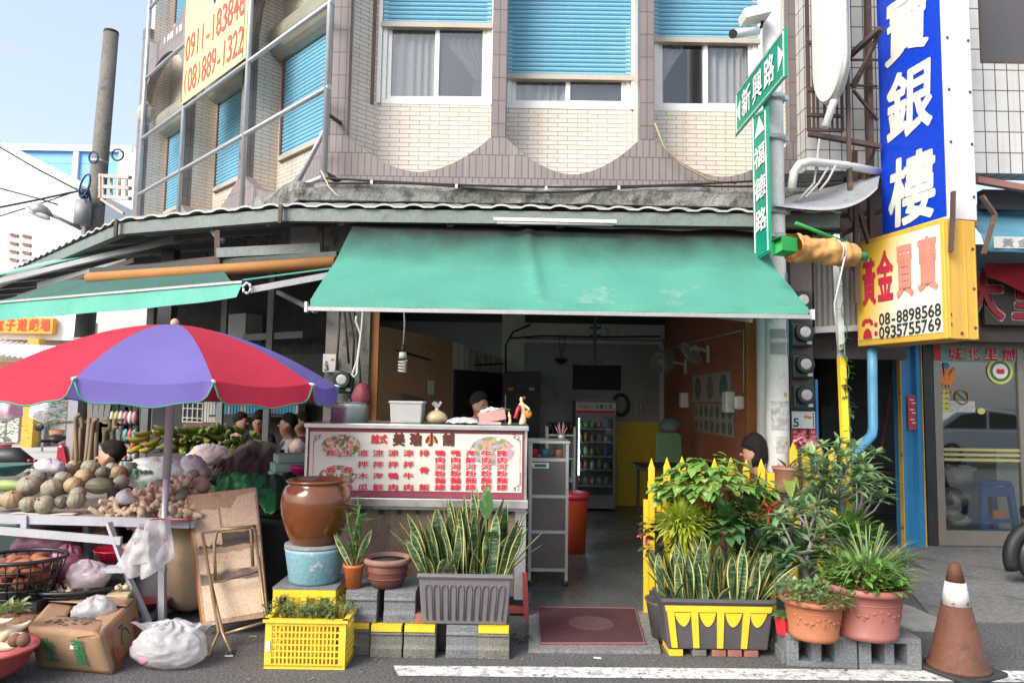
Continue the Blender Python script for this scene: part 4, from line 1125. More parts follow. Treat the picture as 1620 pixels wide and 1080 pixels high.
# leaning white and yellow pole with climbing vine
a,m_,b=P(1322,372,5.75),P(1331,566,5.62),P(1344,860,5.45)
lp=thing('leaning_pole','thin leaning pole, white above and yellow below, with a vine climbing it','pole',b)
MB().bar(a,m_,.045).build('white_part',mat('chipped white paint',(.6,.6,.58,1),(.4,.41,.4,1),rough=.6,ns=8,spots=((.2,.26,.2,1),20,.66)),lp);MB().bar(m_,b,.05).build('yellow_part',M_yel,lp)
MB().bar(P(1338,620,5.66),P(1349,860,5.55),.035).build('batten',M_conc,lp)
M_vine=mat('vine leaf',(.07,.20,.035,1),(.045,.14,.03,1),rough=.5,trans=.25,isl=[(.05,.16,.03,1),(.1,.26,.05,1),(.07,.2,.03,1)])
mb=MB();prev=None;path=[]
for k in range(46):
 t=k/45;y=380+410*t;p=P(1325+17*t+4*math.sin(k*.9),y,5.66-.1*t)+V((.01,-.04,0));path.append(p)
 if rnd.random()<(.35 if t<.35 else .95):
  for q in range(2 if t>.4 else 1):
   an=rnd.uniform(0,6.28);mb.leaf(p,(math.cos(an),-.5,math.sin(an)*.5-.2),.045+.02*rnd.random(),.038,.4,.2,3)
mb.tube(path,.004,5);mb.build('vine',M_vine,lp)
# rolled orange and green tarpaulin
rl=thing('rolled_tarpaulin','rolled orange tarpaulin with green ends tied across the white pole','tarpaulin',P(1290,400,5.35))
a,b=P(1252,391,5.32),P(1350,404,5.5)
M_otarp=mat('orange tarp',(.70,.36,.12,1),(.6,.28,.09,1),rough=.6,ns=4)
M_gtarp=mat('green tarp',(.02,.32,.07,1),(.015,.24,.05,1),rough=.55,ns=4)
ax=(b-a);L=ax.length;ax.normalize();sx_=V((0,-1,0));sy_=ax.cross(sx_).normalized();sx_=sy_.cross(ax)
def roll(u,v):
 an=2*math.pi*v;r_=.098*(1+.10*math.sin(9*u+2)+.20*NZ.noise(V((u*11,math.cos(an)*1.6,math.sin(an)*1.6)))+.08*math.sin(an*5+u*14))*(1-.25*math.exp(-((u-.72)/.05)**2))
 return a+ax*(L*u)+(sx_*math.cos(an)+sy_*math.sin(an))*r_
MB().sheet(roll,40,24).build('roll',M_otarp,rl)
mb=MB();e0=a-ax*.14
for (s0,s1) in ((0,1),(1,2),(2,3),(3,0)):
 cr=[(-.06,-.05),(.06,-.06),(.07,.05),(-.04,.07)]
 p0,p1_=cr[s0%4],cr[s1%4]
 mb.add([e0+sx_*p0[0]+sy_*p0[1],e0+sx_*p1_[0]+sy_*p1_[1],a+sx_*p1_[0]*.95+sy_*p1_[1]*.95,a+sx_*p0[0]*.95+sy_*p0[1]*.95],[(0,1,2,3)])
for k in range(4):mb.bar(e0+ax*.05+sx_*(-.05+.03*k)+sy_*-.06,e0+ax*.03+sx_*(-.04+.03*k)+sy_*.06,.02,.004)
mb.build('green_end',M_gtarp,rl,solid=.004)
mb=MB();mb.tube([a+sy_*-.06+sx_*.05+V((0,0,.115)),b+V((0,-.02,.07))],.014,8);mb.build('green_edge',M_gtarp,rl)
mb=MB();mb.tube([b-ax*.03,b+ax*.06],[.07,.035],10);mb.tube([b+ax*.02,b+ax*.12],.035,10);mb.build('green_tip',M_gtarp,rl)
mb=MB()
for u in (.69,.74):mb.tube([roll(u,v/16)+(roll(u,v/16)-(a+ax*L*u))*.08 for v in range(16)],.006,5,closed=True)
mb.tube([roll(.7,.0)+V((0,-.02,-.05)),P(1320,480,5.45),P(1326,560,5.5)],.007,5);mb.build('rope',M_wcab,rl)
# main green awning
def awn_mat():
 m=M_awn.copy();m.name='mildewed green awning cloth'
 nt=m.node_tree;N,Lk=nt.nodes,nt.links
 b=N['Principled BSDF'];base=b.inputs['Base Color'].links[0].from_socket
 tc=N.new('ShaderNodeTexCoord');sp=N.new('ShaderNodeSeparateXYZ');Lk.new(tc.outputs['Generated'],sp.inputs[0])
 mp=N.new('ShaderNodeMapping');mp.inputs['Scale'].default_value=(2.2,1.2,1.2);Lk.new(tc.outputs['Object'],mp.inputs[0])
 n=N.new('ShaderNodeTexNoise');n.inputs['Scale'].default_value=1.6;n.inputs['Detail'].default_value=6;Lk.new(mp.outputs[0],n.inputs[0])
 ad=N.new('ShaderNodeMath');ad.operation='MULTIPLY_ADD';Lk.new(n.outputs['Fac'],ad.inputs[0]);ad.inputs[1].default_value=.26;Lk.new(sp.outputs[2],ad.inputs[2])
 r=N.new('ShaderNodeValToRGB');Lk.new(ad.outputs[0],r.inputs[0]);r.color_ramp.elements[0].position=.52;r.color_ramp.elements[1].position=1.08
 x=N.new('ShaderNodeMix');x.data_type='RGBA';Lk.new(r.outputs[0],x.inputs[0]);Lk.new(base,x.inputs[6]);x.inputs[7].default_value=(.032,.036,.032,1)
 # bleached patch by the middle seam
 r2=N.new('ShaderNodeValToRGB');r2.color_ramp.elements[0].position=.62;r2.color_ramp.elements[1].position=.78
 n2=N.new('ShaderNodeTexNoise');n2.inputs['Scale'].default_value=2.1;n2.inputs['Detail'].default_value=8;n2.inputs['Roughness'].default_value=.7;Lk.new(tc.outputs['Object'],n2.inputs[0])
 s2=N.new('ShaderNodeMath');s2.operation='MULTIPLY_ADD';Lk.new(sp.outputs[2],s2.inputs[0]);s2.inputs[1].default_value=-.30;Lk.new(n2.outputs['Fac'],s2.inputs[2])
 a3=N.new('ShaderNodeMath');a3.operation='ADD';Lk.new(s2.outputs[0],a3.inputs[0]);a3.inputs[1].default_value=.07
 Lk.new(a3.outputs[0],r2.inputs[0])
 x2=N.new('ShaderNodeMix');x2.data_type='RGBA';Lk.new(r2.outputs[0],x2.inputs[0]);Lk.new(x.outputs[2],x2.inputs[6]);x2.inputs[7].default_value=(.40,.54,.48,1)
 Lk.new(x2.outputs[2],b.inputs['Base Color'])
 for nd in N:
  if nd.type=='BSDF_TRANSLUCENT':Lk.new(x2.outputs[2],nd.inputs[0])
 return m
M_awn2=awn_mat()
for nd_ in M_awn2.node_tree.nodes:
 if nd_.type=='MIX_SHADER':nd_.inputs[0].default_value=.42
awn=thing('green_awning','wide green awning with black mildew stretched out over the snack shop front','awning',(0,5.8,2.2))
YT,YA=6.42,5.2
t0,t1,f0,f1=P(562,350,YT),P(1195,368,YT),P(492,473,YA),P(1277,486,YA)
def cloth(u,v):
 p=t0.lerp(t1,u).lerp(f0.lerp(f1,u),v)
 s_=.035*math.sin(math.pi*v)
 rid=.042*math.exp(-((u-.43-.03*v)/.014)**2)*(1-.3*v)+.02*math.exp(-((u-.47-.09*v)/.03)**2)*(1-v)
 wv=.010*math.sin(u*21+3*v)*v*(1-v)*3+.034*NZ.noise(V((u*6,v*2.5,1)))+.012*math.sin((u*16+v*5)*2)*math.sin(math.pi*v)
 return p+V((0,-.3,.9))*(rid+wv)*(1-v**8)-UP*s_
MB().sheet(cloth,120,40).build('cloth',M_awn2,awn)
MB().sheet(lambda u,v:f0.lerp(f1,u)+V((0,-.012-.008*math.sin(u*40),-.055*v)),60,3).build('valance',M_awn,awn)
MB().bar(f0+V((-.02,0,-.072)),f1+V((.025,0,-.072)),.035,.03).build('front_bar',M_alu,awn)
for e in (f0+V((-.03,0,-.06)),f1+V((.035,0,-.055))):MB().box(e,(.018,.05,.075)).build('end_cap',M_white,awn)
MB().tube([t0+V((-.02,.06,.02)),t1+V((.02,.06,.02))],.05,12).build('roller',M_alu,awn)
for a,b,c in (((528,487),(590,478),(640,470)),((1188,505),(1120,497),(1060,480))):
 e=P(*a,5.3);k=P(*b,5.9);w_=P(*c,6.4)
 MB().bar(e,k,.03,.045).bar(k,w_,.03,.045).build('folding_arm',M_alu,awn)
tl=thing('tube_light','unlit fluorescent tube fitting fixed under the canopy beam','lamp',P(877,349,6.24))
a,b=P(781,347,6.18),P(975,351,6.18)
MB().bar(a,b,.035,.03).build('fitting',M_white,tl);MB().tube([a+V((.03,0,-.03)),b+V((-.03,0,-.03))],.013,8).build('tube',mat('tube glass',(.45,.45,.45,1),rough=.3),tl)
# retracted awning over the vegetable stall
aw2=thing('stall_awning','half rolled green awning on an orange tube above the vegetable stall','awning',(-3,6,2.3))
r0,r1=P(140,440,6.95),P(532,415,6.3)
MB().tube([r0,r1],.055,14).build('roller',mat('orange brown roller cloth',(.42,.19,.05,1),(.33,.14,.04,1),rough=.7,ns=3,bump=.3,bs=160),aw2)
MB().bar(r0+V((0,.04,.08)),r1+V((0,.04,.08)),.05,.05).build('hood',M_greyl,aw2)
q0,q1=P(-70,485,6.65),P(384,447,5.62)
ddn=V((-.02,-.06,-.18))
def drop(u,v):
 fl=.03*max(0,(u-.72)/.28)**1.5
 return q0.lerp(q1,u)+ddn*v*(1-.15*u)+V((-.5,-1,0))*(.012*math.sin(u*26)*v)+UP*(fl*v*.9)
MB().sheet(drop,70,6).build('drop_cloth',M_awn,aw2)
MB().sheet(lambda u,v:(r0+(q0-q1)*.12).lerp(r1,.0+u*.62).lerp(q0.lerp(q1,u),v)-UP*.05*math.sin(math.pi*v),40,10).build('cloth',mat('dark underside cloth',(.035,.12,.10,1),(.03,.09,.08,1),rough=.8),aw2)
MB().bar(q0+UP*.005,q1+UP*.005,.03,.02).build('front_bar',M_alu,aw2)
e1=P(540,432,5.75)
MB().bar(q1+V((.06,-.0,-.06)),e1,.03,.05).build('folding_arm',M_alu,aw2)
MB().bar(q1+V((.0,-.0,.02)),e1+UP*.05,.02,.012).build('green_lath',M_awn,aw2)
mb=MB();c=q1+V((.05,-.01,-.05))
for k in range(6):an=k*1.05;mb.tube([c+V((.03*math.cos(an),-.02,.04*math.sin(an))),c+V((.035*math.cos(an+.9),-.035,.045*math.sin(an+.9)))],.010,6)
mb.build('hinge',M_white,aw2)
# third awning on the side street, seen from below
aw3=thing('side_street_awning','green and white striped awning rolled back along the side street','awning',(-6,8,2.6))
s0,s1=P(-40,455,9.2),P(275,378,7.2)
MB().bar(s0,s1+V((.02,0,0)),.05,.06).build('front_bar',M_alu,aw3)
def stripe(u,v):return (s0+V((-.1,.2,.18))).lerp(s1+V((-.35,.35,.10)),u)+V((-.10,-.12,-.11))*v
MB().sheet(lambda u,v:stripe(u,v*.55),20,2).build('white_cloth',mat('grey white cloth',(.5,.52,.54,1),(.4,.42,.44,1),rough=.8,trans=.3),aw3)
MB().sheet(lambda u,v:stripe(u,.55+.45*v),20,2).build('green_cloth',M_awn,aw3)
MB().bar(P(30,470,8.6),P(215,412,7.4),.05,.05).build('arm',M_rust,aw3)
MB().bar(P(60,452,8.8),P(200,415,7.6),.02,.08).build('side_rail',M_galv,aw3)
M_pgr0=mat('grey painted tube',(.42,.43,.45,1),(.34,.35,.37,1),rough=.45,ns=3)
# parasol over the vegetables
uc=P(274,560,4.9);ux,uy=uc.x,4.9
uz1=P(285,514,4.9).z;uz0=1.625;UR=1.10
um=thing('market_parasol','red and violet market parasol with scalloped green-edged rim over the vegetable stall','parasol',(ux,uy,0))
M_ured=mat('red parasol cloth',(.74,.045,.095,1),(.62,.04,.08,1),rough=.7,ns=3,fine=.05,trans=.5)
M_uvio=mat('violet parasol cloth',(.27,.23,.68,1),(.23,.19,.6,1),rough=.7,ns=3,fine=.05,trans=.5)
M_pipe=mat('green piping',(.05,.3,.22,1),rough=.6)
fwd=V((-ux,-uy,0)).normalized();rgt=V((-fwd.y,fwd.x,0))
def udir(a):return fwd*math.cos(a)+rgt*math.sin(a)
for k in range(10):
 a0=R(11+36*(k-1));a1=a0+R(36)
 def pan(u,v):
  a=a0+(a1-a0)*u
  r=UR*v*(1-(1-math.cos(R(18)))*.9*math.sin(math.pi*u))
  z=uz0+(uz1-uz0)*(1-v**1.75)-.03*math.sin(math.pi*u)*v*v
  return V((ux,uy,z))+udir(a)*r
 m=M_uvio if k%2==0 else M_ured
 pn=MB().sheet(pan,10,14).build('panel',m,um)
 def val(u,v):
  a=a0+(a1-a0)*u;b=pan(u,1)
  e=1-(2*u-1)**12
  return b+udir(a)*(.012*v*math.sin(math.pi*u)+.015*v)-UP*(.118*v*(.06+.94*e)+.008*math.sin(u*14)*v)
 MB().sheet(val,24,3).build('valance',m,pn)
 MB().tube([val(i/24,1) for i in range(25)],.005,5).build('piping',M_pipe,pn)
 tip=pan(0,1);MB().tube([tip+udir(a0)*-.02,tip+udir(a0)*.028-UP*.006],.009,6).build('rib_tip',M_white,um)
 mb=MB();mb.tube([pan(0,i/8)-UP*.012 for i in range(1,9)],.006,5);mb.build('rib',M_galv,um)
MB().tube([(ux,uy,.0),(ux,uy,1.0)],.021,12).build('lower_pole',M_galv,um)
MB().tube([(ux,uy,.98),(ux,uy,uz1+.02)],.027,12).build('pole',M_pgr0,um)
MB().ell((ux,uy,uz1+.01),(.03,.03,.035),nu=10,nv=8).build('finial',mat('tan knob',(.5,.36,.22,1),rough=.6),um)
# snack cart
YC=5.2
def cp(px,py,Y=YC):return P(px,py,Y)
cx0,cx1=cp(484,700).x,cp(834,700).x
cz1=cp(660,671).z;czp=cp(660,678).z;czl=cp(660,786).z
ct=thing('snack_cart','steel snack cart with a cream menu board lettered in red across its front','cart',((cx0+cx1)/2,YC,0))
MB().lohi((cx0-.01,YC-.03,cz1-.035),(cx1+.01,YC+.65,cz1)).build('top_ledge',M_steel,ct,bevel=.004)
M_cream2=mat('cream menu board',(.66,.645,.56,1),(.64,.62,.54,1),rough=.35,fine=.02,ns=1)
M_crim=mat('crimson border',(.30,.055,.09,1),rough=.4,fine=.02)
MB().lohi((cx0+.02,YC,czl),(cx1-.02,YC+.02,cz1-.037)).build('menu_frame',M_crim,ct)
a,b=cp(491,682),cp(825,779)
mbd=MB().lohi((a.x,YC-.004,b.z),(b.x,YC-.001,a.z)).build('menu_board',M_cream2,ct)
for x0,x1 in ((cx0,cx0+.018),(cx1-.018,cx1)):MB().lohi((x0,YC-.012,czl),(x1,YC+.03,cz1-.037)).build('frame_post',M_steel,ct)
MB().lohi((cx0,YC-.06,cp(660,800).z),(cx1+.012,YC+.6,czl-.003)).build('lower_ledge',M_steel,ct,bevel=.004)
MB().lohi((cx0,YC+.0,cp(660,806).z),(cx1,YC+.02,cp(660,800.6).z)).build('rail',M_steel,ct)
# lettering
def cell(mb,ch,cx,cy,w_,h_,bold=1.3,lift=.002,Y=YC-.004):
 p=P(cx-w_/2,cy+h_/2,Y);glyph(mb,ch,bold,p,(1,0,0),UP,w_/1125*Y,h_/1125*Y,lift)
# food pictures
def foodmat(name,cols,sc):
 m=bpy.data.materials.new(name);m.use_nodes=True;nt=m.node_tree;b=nt.nodes['Principled BSDF']
 tc=nt.nodes.new('ShaderNodeTexCoord');vo=nt.nodes.new('ShaderNodeTexVoronoi');vo.inputs['Scale'].default_value=sc;nt.links.new(tc.outputs['Object'],vo.inputs['Vector'])
 n=nt.nodes.new('ShaderNodeTexNoise');n.inputs['Scale'].default_value=sc*.45;n.inputs['Detail'].default_value=3;nt.links.new(vo.outputs['Position'],n.inputs['Vector'])
 r=nt.nodes.new('ShaderNodeValToRGB');nt.links.new(n.outputs['Fac'],r.inputs[0]);r.color_ramp.interpolation='CONSTANT'
 while len(r.color_ramp.elements)<len(cols):r.color_ramp.elements.new(.5)
 for i,c in enumerate(cols):r.color_ramp.elements[i].position=.0 if i==0 else .3+.4*i/len(cols);r.color_ramp.elements[i].color=c
 nt.links.new(r.outputs[0],b.inputs['Base Color']);b.inputs['Roughness'].default_value=.4
 return m
FC1=foodmat('noodle picture',[(.5,.3,.15,1),(.6,.25,.22,1),(.12,.16,.04,1),(.62,.5,.33,1),(.55,.18,.2,1),(.3,.16,.08,1)],46)
FC2=foodmat('seafood picture',[(.6,.55,.5,1),(.5,.25,.2,1),(.2,.28,.1,1),(.4,.3,.42,1),(.65,.3,.18,1),(.62,.6,.52,1)],40)
FC3=foodmat('salad picture',[(.4,.33,.28,1),(.3,.1,.1,1),(.2,.28,.08,1),(.6,.58,.5,1),(.2,.12,.1,1)],46)
M_plate=mat('white bowl print',(.68,.68,.64,1),(.5,.55,.5,1),rough=.4,ns=8)
for (x0,y0,x1,y1,m) in ((506,685,574,727,FC1),(740,688,818,741,FC2),(502,734,568,773,FC3)):
 c=cp((x0+x1)/2,(y0+y1)/2);rx,rz=(x1-x0)/2/1125*YC,(y1-y0)/2/1125*YC
 mb=MB();mb.prism([(rx*math.cos(t),rz*math.sin(t)) for t in [2*math.pi*k/36 for k in range(36)]],c+V((0,-.0055,0)),(1,0,0),UP,(0,.001,0));pb=mb.build('bowl_print',M_plate,mbd)
 mb=MB();mb.prism([(rx*.9*math.cos(t),rz*.84*math.sin(t)+rz*.06) for t in [2*math.pi*k/36 for k in range(36)]],c+V((0,-.0068,0)),(1,0,0),UP,(0,.001,0));mb.build('food_print',m,mbd)
M_od=mat('orange diamond print',(.66,.22,.05,1),rough=.4,fine=.02)
mb=MB()
for px in (630.7,657.0,682.3,709.3):
 c=cp(px,694.5);s_=.046 if px<700 else .036;mb.prism([(0,-s_),(s_,0),(0,s_),(-s_,0)],c+V((0,-.006,0)),(1,0,0),UP,(0,.001,0))
mb.build('diamond_print',M_od,mbd)
mb=MB()
for ch,px in zip('美瑜小舖',(630.7,657.7,682.3,709.3)):cell(mb,ch,px,694.5,20,20,2.0,.005)
mb.build('shop_name',mat('dark brown brush lettering',(.10,.02,.012,1),rough=.5),mbd)
mb,mo=MB(),MB()
for ch,px in zip('越式',(593,606)):cell(mb,ch,px,694,13,14,2,.005)
cols=[(524,'炸春捲'),(550,'生春捲'),(574,'涼拌木瓜'),(598,'涼拌海鮮'),(622,'涼拌鴨肉'),(646,'涼拌牛肉'),(671,'排骨飯'),(696,'鴨肉河粉麵線'),(720.5,'雞肉河粉麵線'),(744.5,'海鮮河粉麵線'),(769,'牛肉河粉麵線'),(794,'豬肉河粉麵線')]
for px,s_ in cols:
 n=len(s_)
 for i,ch in enumerate(s_):
  py=716+54*i/(n-1)
  if px<600 or px>735:cell(mo,ch,px,py,18.5,10.6 if n<6 else 9.8,3.6,.0035)
  cell(mb,ch,px,py,18,10.2 if n<6 else 9.4,1.1,.0062)
mb.build('menu_lettering',mat('bright red lettering',(.62,.02,.045,1),rough=.5,fine=.02),mbd);mo.build('lettering_outline',M_white,mbd)
M_orn=mat('brown ornament print',(.14,.06,.045,1),rough=.5)
def curl(px,py,sx,sz):
 c=cp(px,py)+V((0,-.006,0));mb=MB()
 for (a0,r0,ox,oz) in ((0,.022,.02,.015),(1,.016,.045,.008),(2,.014,.012,.045)):
  mb.tube([c+V((sx*(ox+(r0*(1-k/14))*math.cos(k*.5+a0)),0,-sz*(oz+(r0*(1-k/14))*math.sin(k*.5+a0)))) for k in range(12)],.0022,4)
 mb.tube([c+V((sx*.0,0,-sz*.05)),c+V((sx*.0,0,-sz*.13))],.0015,4)
 mb.build('corner_ornament',M_orn,mbd)
curl(497,687,1,1);curl(823,687,-1,1);curl(823,776,-1,-1)
for x in (497,823):MB().lohi((cp(x,700).x-.002,YC-.0075,cp(x,765).z),(cp(x,700).x+.001,YC-.006,cp(x,703).z)).build('line_print',M_od,mbd)
# stained plywood skirt with holes
M_skirt=mat('stained plywood',(.25,.17,.12,1),(.12,.08,.06,1),rough=.75,ns=3.2,fine=.3,lo=.3,hi=.7,grime=((.07,.05,.045,1),.56,.8),streak=((.36,.28,.22,1),.6))
x1s=cp(814,850).x
MB().lohi((cx0+.02,YC+.03,.14),(x1s,YC+.045,cp(660,806).z-.001)).build('skirt_board',M_skirt,ct)
for px in range(574,822,29):
 c=P(px,809,YC+.028);mb=MB();mb.lathe([(.019,0),(.019,.006)],c,14,M.Rotation(R(90),3,'X'));mb.build('vent_hole',M_blk,ct)
MB().lohi((x1s+.002,YC+.015,.12),(cx1,YC+.05,cp(660,801).z)).build('corner_post',M_alu,ct)
MB().lohi((cx1-.02,YC+.052,.25),(cx1,YC+.6,czl-.06)).build('side_panel',M_alu,ct)
MB().lohi((cx0,YC+.052,.25),(cx0+.02,YC+.6,czl-.06)).build('side_panel',M_alu,ct)
M_redst=mat('worn red steel',(.32,.05,.04,1),(.2,.05,.04,1),rough=.6,ns=6,spots=((.06,.04,.04,1),12,.62))
MB().bar(cp(830,905),cp(833,985),.035).build('leg',M_redst,ct);MB().bar(cp(792,962,5.25),cp(833,964,5.25),.035,.045).build('foot_rail',M_redst,ct)
MB().bar(cp(500,905),cp(500,978),.035).build('leg',M_redst,ct)
# things standing on the cart
def on(px,Y=YC+.25):return V((P(px,660,Y).x,Y,cz1))
p=on(553)
pot=thing('steel_pot','large stainless steel pot with lid on the left end of the cart','pot',p)
s_=29/1125*p.y;h_=30/1125*p.y
MB().lathe([(s_,0),(s_,h_*.78),(s_*1.03,h_*.8),(s_*1.03,h_*.84)],p,28).build('body',M_steel,pot)
MB().lathe([(s_*1.03,h_*.845),(s_*.9,h_*.97),(s_*.5,h_*1.05),(0,h_*1.08)],p,28).build('lid',M_steel,pot)
MB().ell(p+UP*h_*1.12,(.018,.018,.014),nu=10,nv=6).build('knob',M_blk,pot)
p=on(645)
bx=thing('plastic_tub','translucent square plastic tub holding food on the cart','tub',p)
w_,h_=52/1125*p.y,35/1125*p.y
M_tub=mat('milky plastic',(.62,.62,.61,1),(.55,.55,.54,1),rough=.35,alpha=.72)
mb=MB();mb.box(p+UP*h_*.45,(w_*.9,.2,h_*.9),tx=1.08);mb.build('body',M_tub,bx,bevel=.01)
MB().box(p+UP*h_*.93,(w_*1.02,.23,h_*.1)).build('lid',M_tub,bx,bevel=.004)
mb=MB();mb.ell(p+UP*h_*.16+V((.03,0,0)),(w_*.36,.085,h_*.16));mb.build('contents',mat('pale dough',(.55,.42,.3,1),rough=.7),bx)
def bag(name,label,cat,c,r,m,seed=1.0,knot=.0,amp=.16,group=None,flat=.75,parent=None,n=(40,26),sharp=3.2):
 """crumpled plastic bag: squashed ball with creases, standing on c"""
 def f(q,a,th):
  rg=lambda k_,sd_:max(0.0,1-2.6*wr(q,k_,sd_))**2
  pl=math.sin(a*8+seed+6*nz(q,1.6,seed))*max(0,q.z+.2)
  g=1+amp*(1.0*nz(q,1.1,seed+2)+.34*rg(sharp*.5,seed)+.16*rg(sharp*1.0,seed+5)-.25+.38*pl)
  return g
 mb=MB();c=V(c)
 mb.ell(c+UP*r[2]*flat,r,nu=n[0],nv=n[1],fn=f)
 for i,v in enumerate(mb.v):
  if v.z<c.z+.004:mb.v[i]=V((v.x,v.y,c.z+.003))
 if knot:
  top=c+UP*(r[2]*flat+r[2]*.92)
  vs=[]
  for k in range(14):
   an=k*2*math.pi/14;rr=knot*(1+.35*math.sin(k*2.6+seed))
   vs+=[top+V((.012*math.cos(an),.012*math.sin(an),0)),top+V((rr*math.cos(an),rr*math.sin(an),knot*(1.1+.4*math.sin(k*1.7))))]
  mb.add(vs,[(2*k,(2*k+2)%28,(2*k+3)%28,2*k+1) for k in range(14)],True)
 o=mb.build(name,m,parent)
 if label:tag(o,label,cat,group)
 return o
M_bagw=mat('white plastic film',(.70,.70,.71,1),(.56,.56,.58,1),rough=.28,trans=.3,ns=6,bump=.35,bs=30,alpha=.72)
p=on(691);w_=17/1125*p.y
rb=thing('rice_bag','small tied clear bag of tan powder on the cart','bag',p)
bag('filled_bag',None,None,p,(w_,w_*.9,.055),mat('tan powder bag',(.5,.38,.22,1),(.42,.31,.17,1),rough=.4),3,amp=.05,parent=rb)
bag('tied_top',None,None,p+UP*.085,(.018,.018,.02),M_bagw,3,knot=.035,amp=.1,parent=rb,n=(14,8))
p=on(733);M_cloth=tiles('blue checked cloth',(.5,.52,.58,1),(.08,.12,.24,1),(.55,.56,.6,1),.018,.018,.004,.5,rough=.9,bump=0)
mb=MB();mb.sheet(lambda u,v:p+V((-.12+.24*u,-.14+.28*v,.012+.035*math.sin(math.pi*u)**.5*math.sin(math.pi*v)**.5+.012*NZ.noise(V((u*6,v*6,0))))),24,24)
tag(mb.build('folded_cloth',M_cloth,solid=.004),'folded blue and white patterned cloth on the cart','cloth')
p=on(778,YC+.2)
pb=thing('letter_basket','tilted pink plastic basket filled with papers on the cart','basket',p)
M_pink=mat('pink plastic',(.6,.33,.30,1),(.52,.27,.25,1),rough=.5)
rot=RXYZ(0,-.18,.1)
mb=MB();bw,bd,bh=.19,.14,.075;c=p+UP*.065
for (dx,dy,sx,sy) in ((0,-bd/2,bw,.008),(0,bd/2,bw,.008),(-bw/2,0,.008,bd),(bw/2,0,.008,bd)):mb.box(c+rot@V((dx,dy,0)),(sx,sy,bh),rot)
mb.box(c+rot@V((0,0,-bh/2)),(bw,bd,.006),rot);mb.build('body',M_pink,pb)
mb=MB()
for k in range(7):mb.box(c+rot@V((-.06+.022*k,.0,.035+.006*(k%3))),(.10,.12,.002),rot@RXYZ(.1*(k%3),-.35+.1*k,.15*k))
mb.build('papers',M_white,pb)
tag(MB().box(on(775,YC+.12)+UP*.012,(.17,.12,.02)).build('magazine',mat('pink magazine',(.45,.25,.28,1),(.5,.5,.48,1),rough=.5,ns=18,nd=.9),bevel=.003),'flat pink magazine under the tilted basket on the cart','magazine')
# figurines
def figurine(px,h,label,big):
 p=on(px,YC+.08);t=thing('figurine',label,'figurine',p)
 M_iv=mat('ivory figurine',(.66,.54,.34,1),(.56,.43,.25,1),rough=.4,ns=20)
 sw=[(.11,0),(.12,.05),(.13,.12),(.10,.3),(.085,.45),(.09,.55),(.115,.66),(.12,.74),(.06,.8),(.04,.82),(.055,.86),(.06,.91),(.045,.96),(.015,1.0)]
 MB().lathe([(r*h,z*h) for r,z in sw],p+UP*h*.03,16,sy=.7,fn=lambda q,a,i:q+V((.05*h*math.sin(q.z/h*4.5),0,0))).build('robed_body',M_iv,t)
 MB().box(p+UP*.005,(h*.3,h*.25,.01)).build('base',M_blk,t)
 if big:
  mb=MB();mb.tube([p+V((-.02,-.015,h*.72)),p+V((-.035,-.03,h*.55)),p+V((-.045,-.02,h*.35)),p+V((-.05,-.015,h*.28))],[.012,.014,.012,.018],8);mb.build('red_scarf',M_red,t)
  MB().ell(p+V((.045,-.01,h*.42)),(.028,.018,.032),nu=12,nv=8).build('yellow_basket',M_org,t)
  mb=MB();mb.tube([p+V((.02,-.02,h*.72)),p+V((.05,-.03,h*.6)),p+V((.045,-.02,h*.48))],.010,6);mb.build('arm',M_iv,t)
  mb=MB();mb.ell(p+V((.012,0,h*.985)),(.016,.016,.014),nu=10,nv=6);mb.build('hair_bun',mat('dark red hair',(.2,.03,.03,1),rough=.5),t)
figurine(826,.205,'taller ivory figurine with red scarf and yellow basket on the right end of the cart',True)
figurine(806,.10,'smaller ivory figurine beside the taller one on the cart',False)
# energy saving lamp on its flex, unlit
p=P(637,575,6.3);lm=thing('spiral_bulb','unlit white spiral bulb hanging on a flex from the awning bar','lamp',p)
tp=P(639,487,6.3)
MB().tube([tp,tp.lerp(p,.3)+V((.01,0,0)),p+V((0,0,.16))],.007,6).build('flex',M_wcab,lm)
MB().tube([p+V((0,0,.17)),p+V((0,0,.10))],[.012,.022],10).build('socket',M_blk,lm)
MB().tube([p+V((0,0,.10)),p+V((0,0,.045))],[.032,.036],12).build('bulb_base',M_white,lm)
MB().tube([p+V((.034*math.cos(t),.034*math.sin(t),.03-.105*t/25.1)) for t in [25.1*k/90 for k in range(91)]],.008,6).build('spiral_tube',mat('lamp glass',(.75,.75,.72,1),rough=.25),lm)
p0=P(574,492,6.0)
mb=MB()
q=[P(574,492,6.0),P(572,520,6.0),P(565,570,6.0),P(557,592,6.0),P(560,597,6.0),P(565,590,6.0),P(566,570,6.0),P(571,530,6.0),P(563,508,6.0),P(564,500,6.0)]
tag(mb.tube(q,.010,6).build('cord',M_wcab),'white cord tied in a loop hanging from the awning arm','cord')
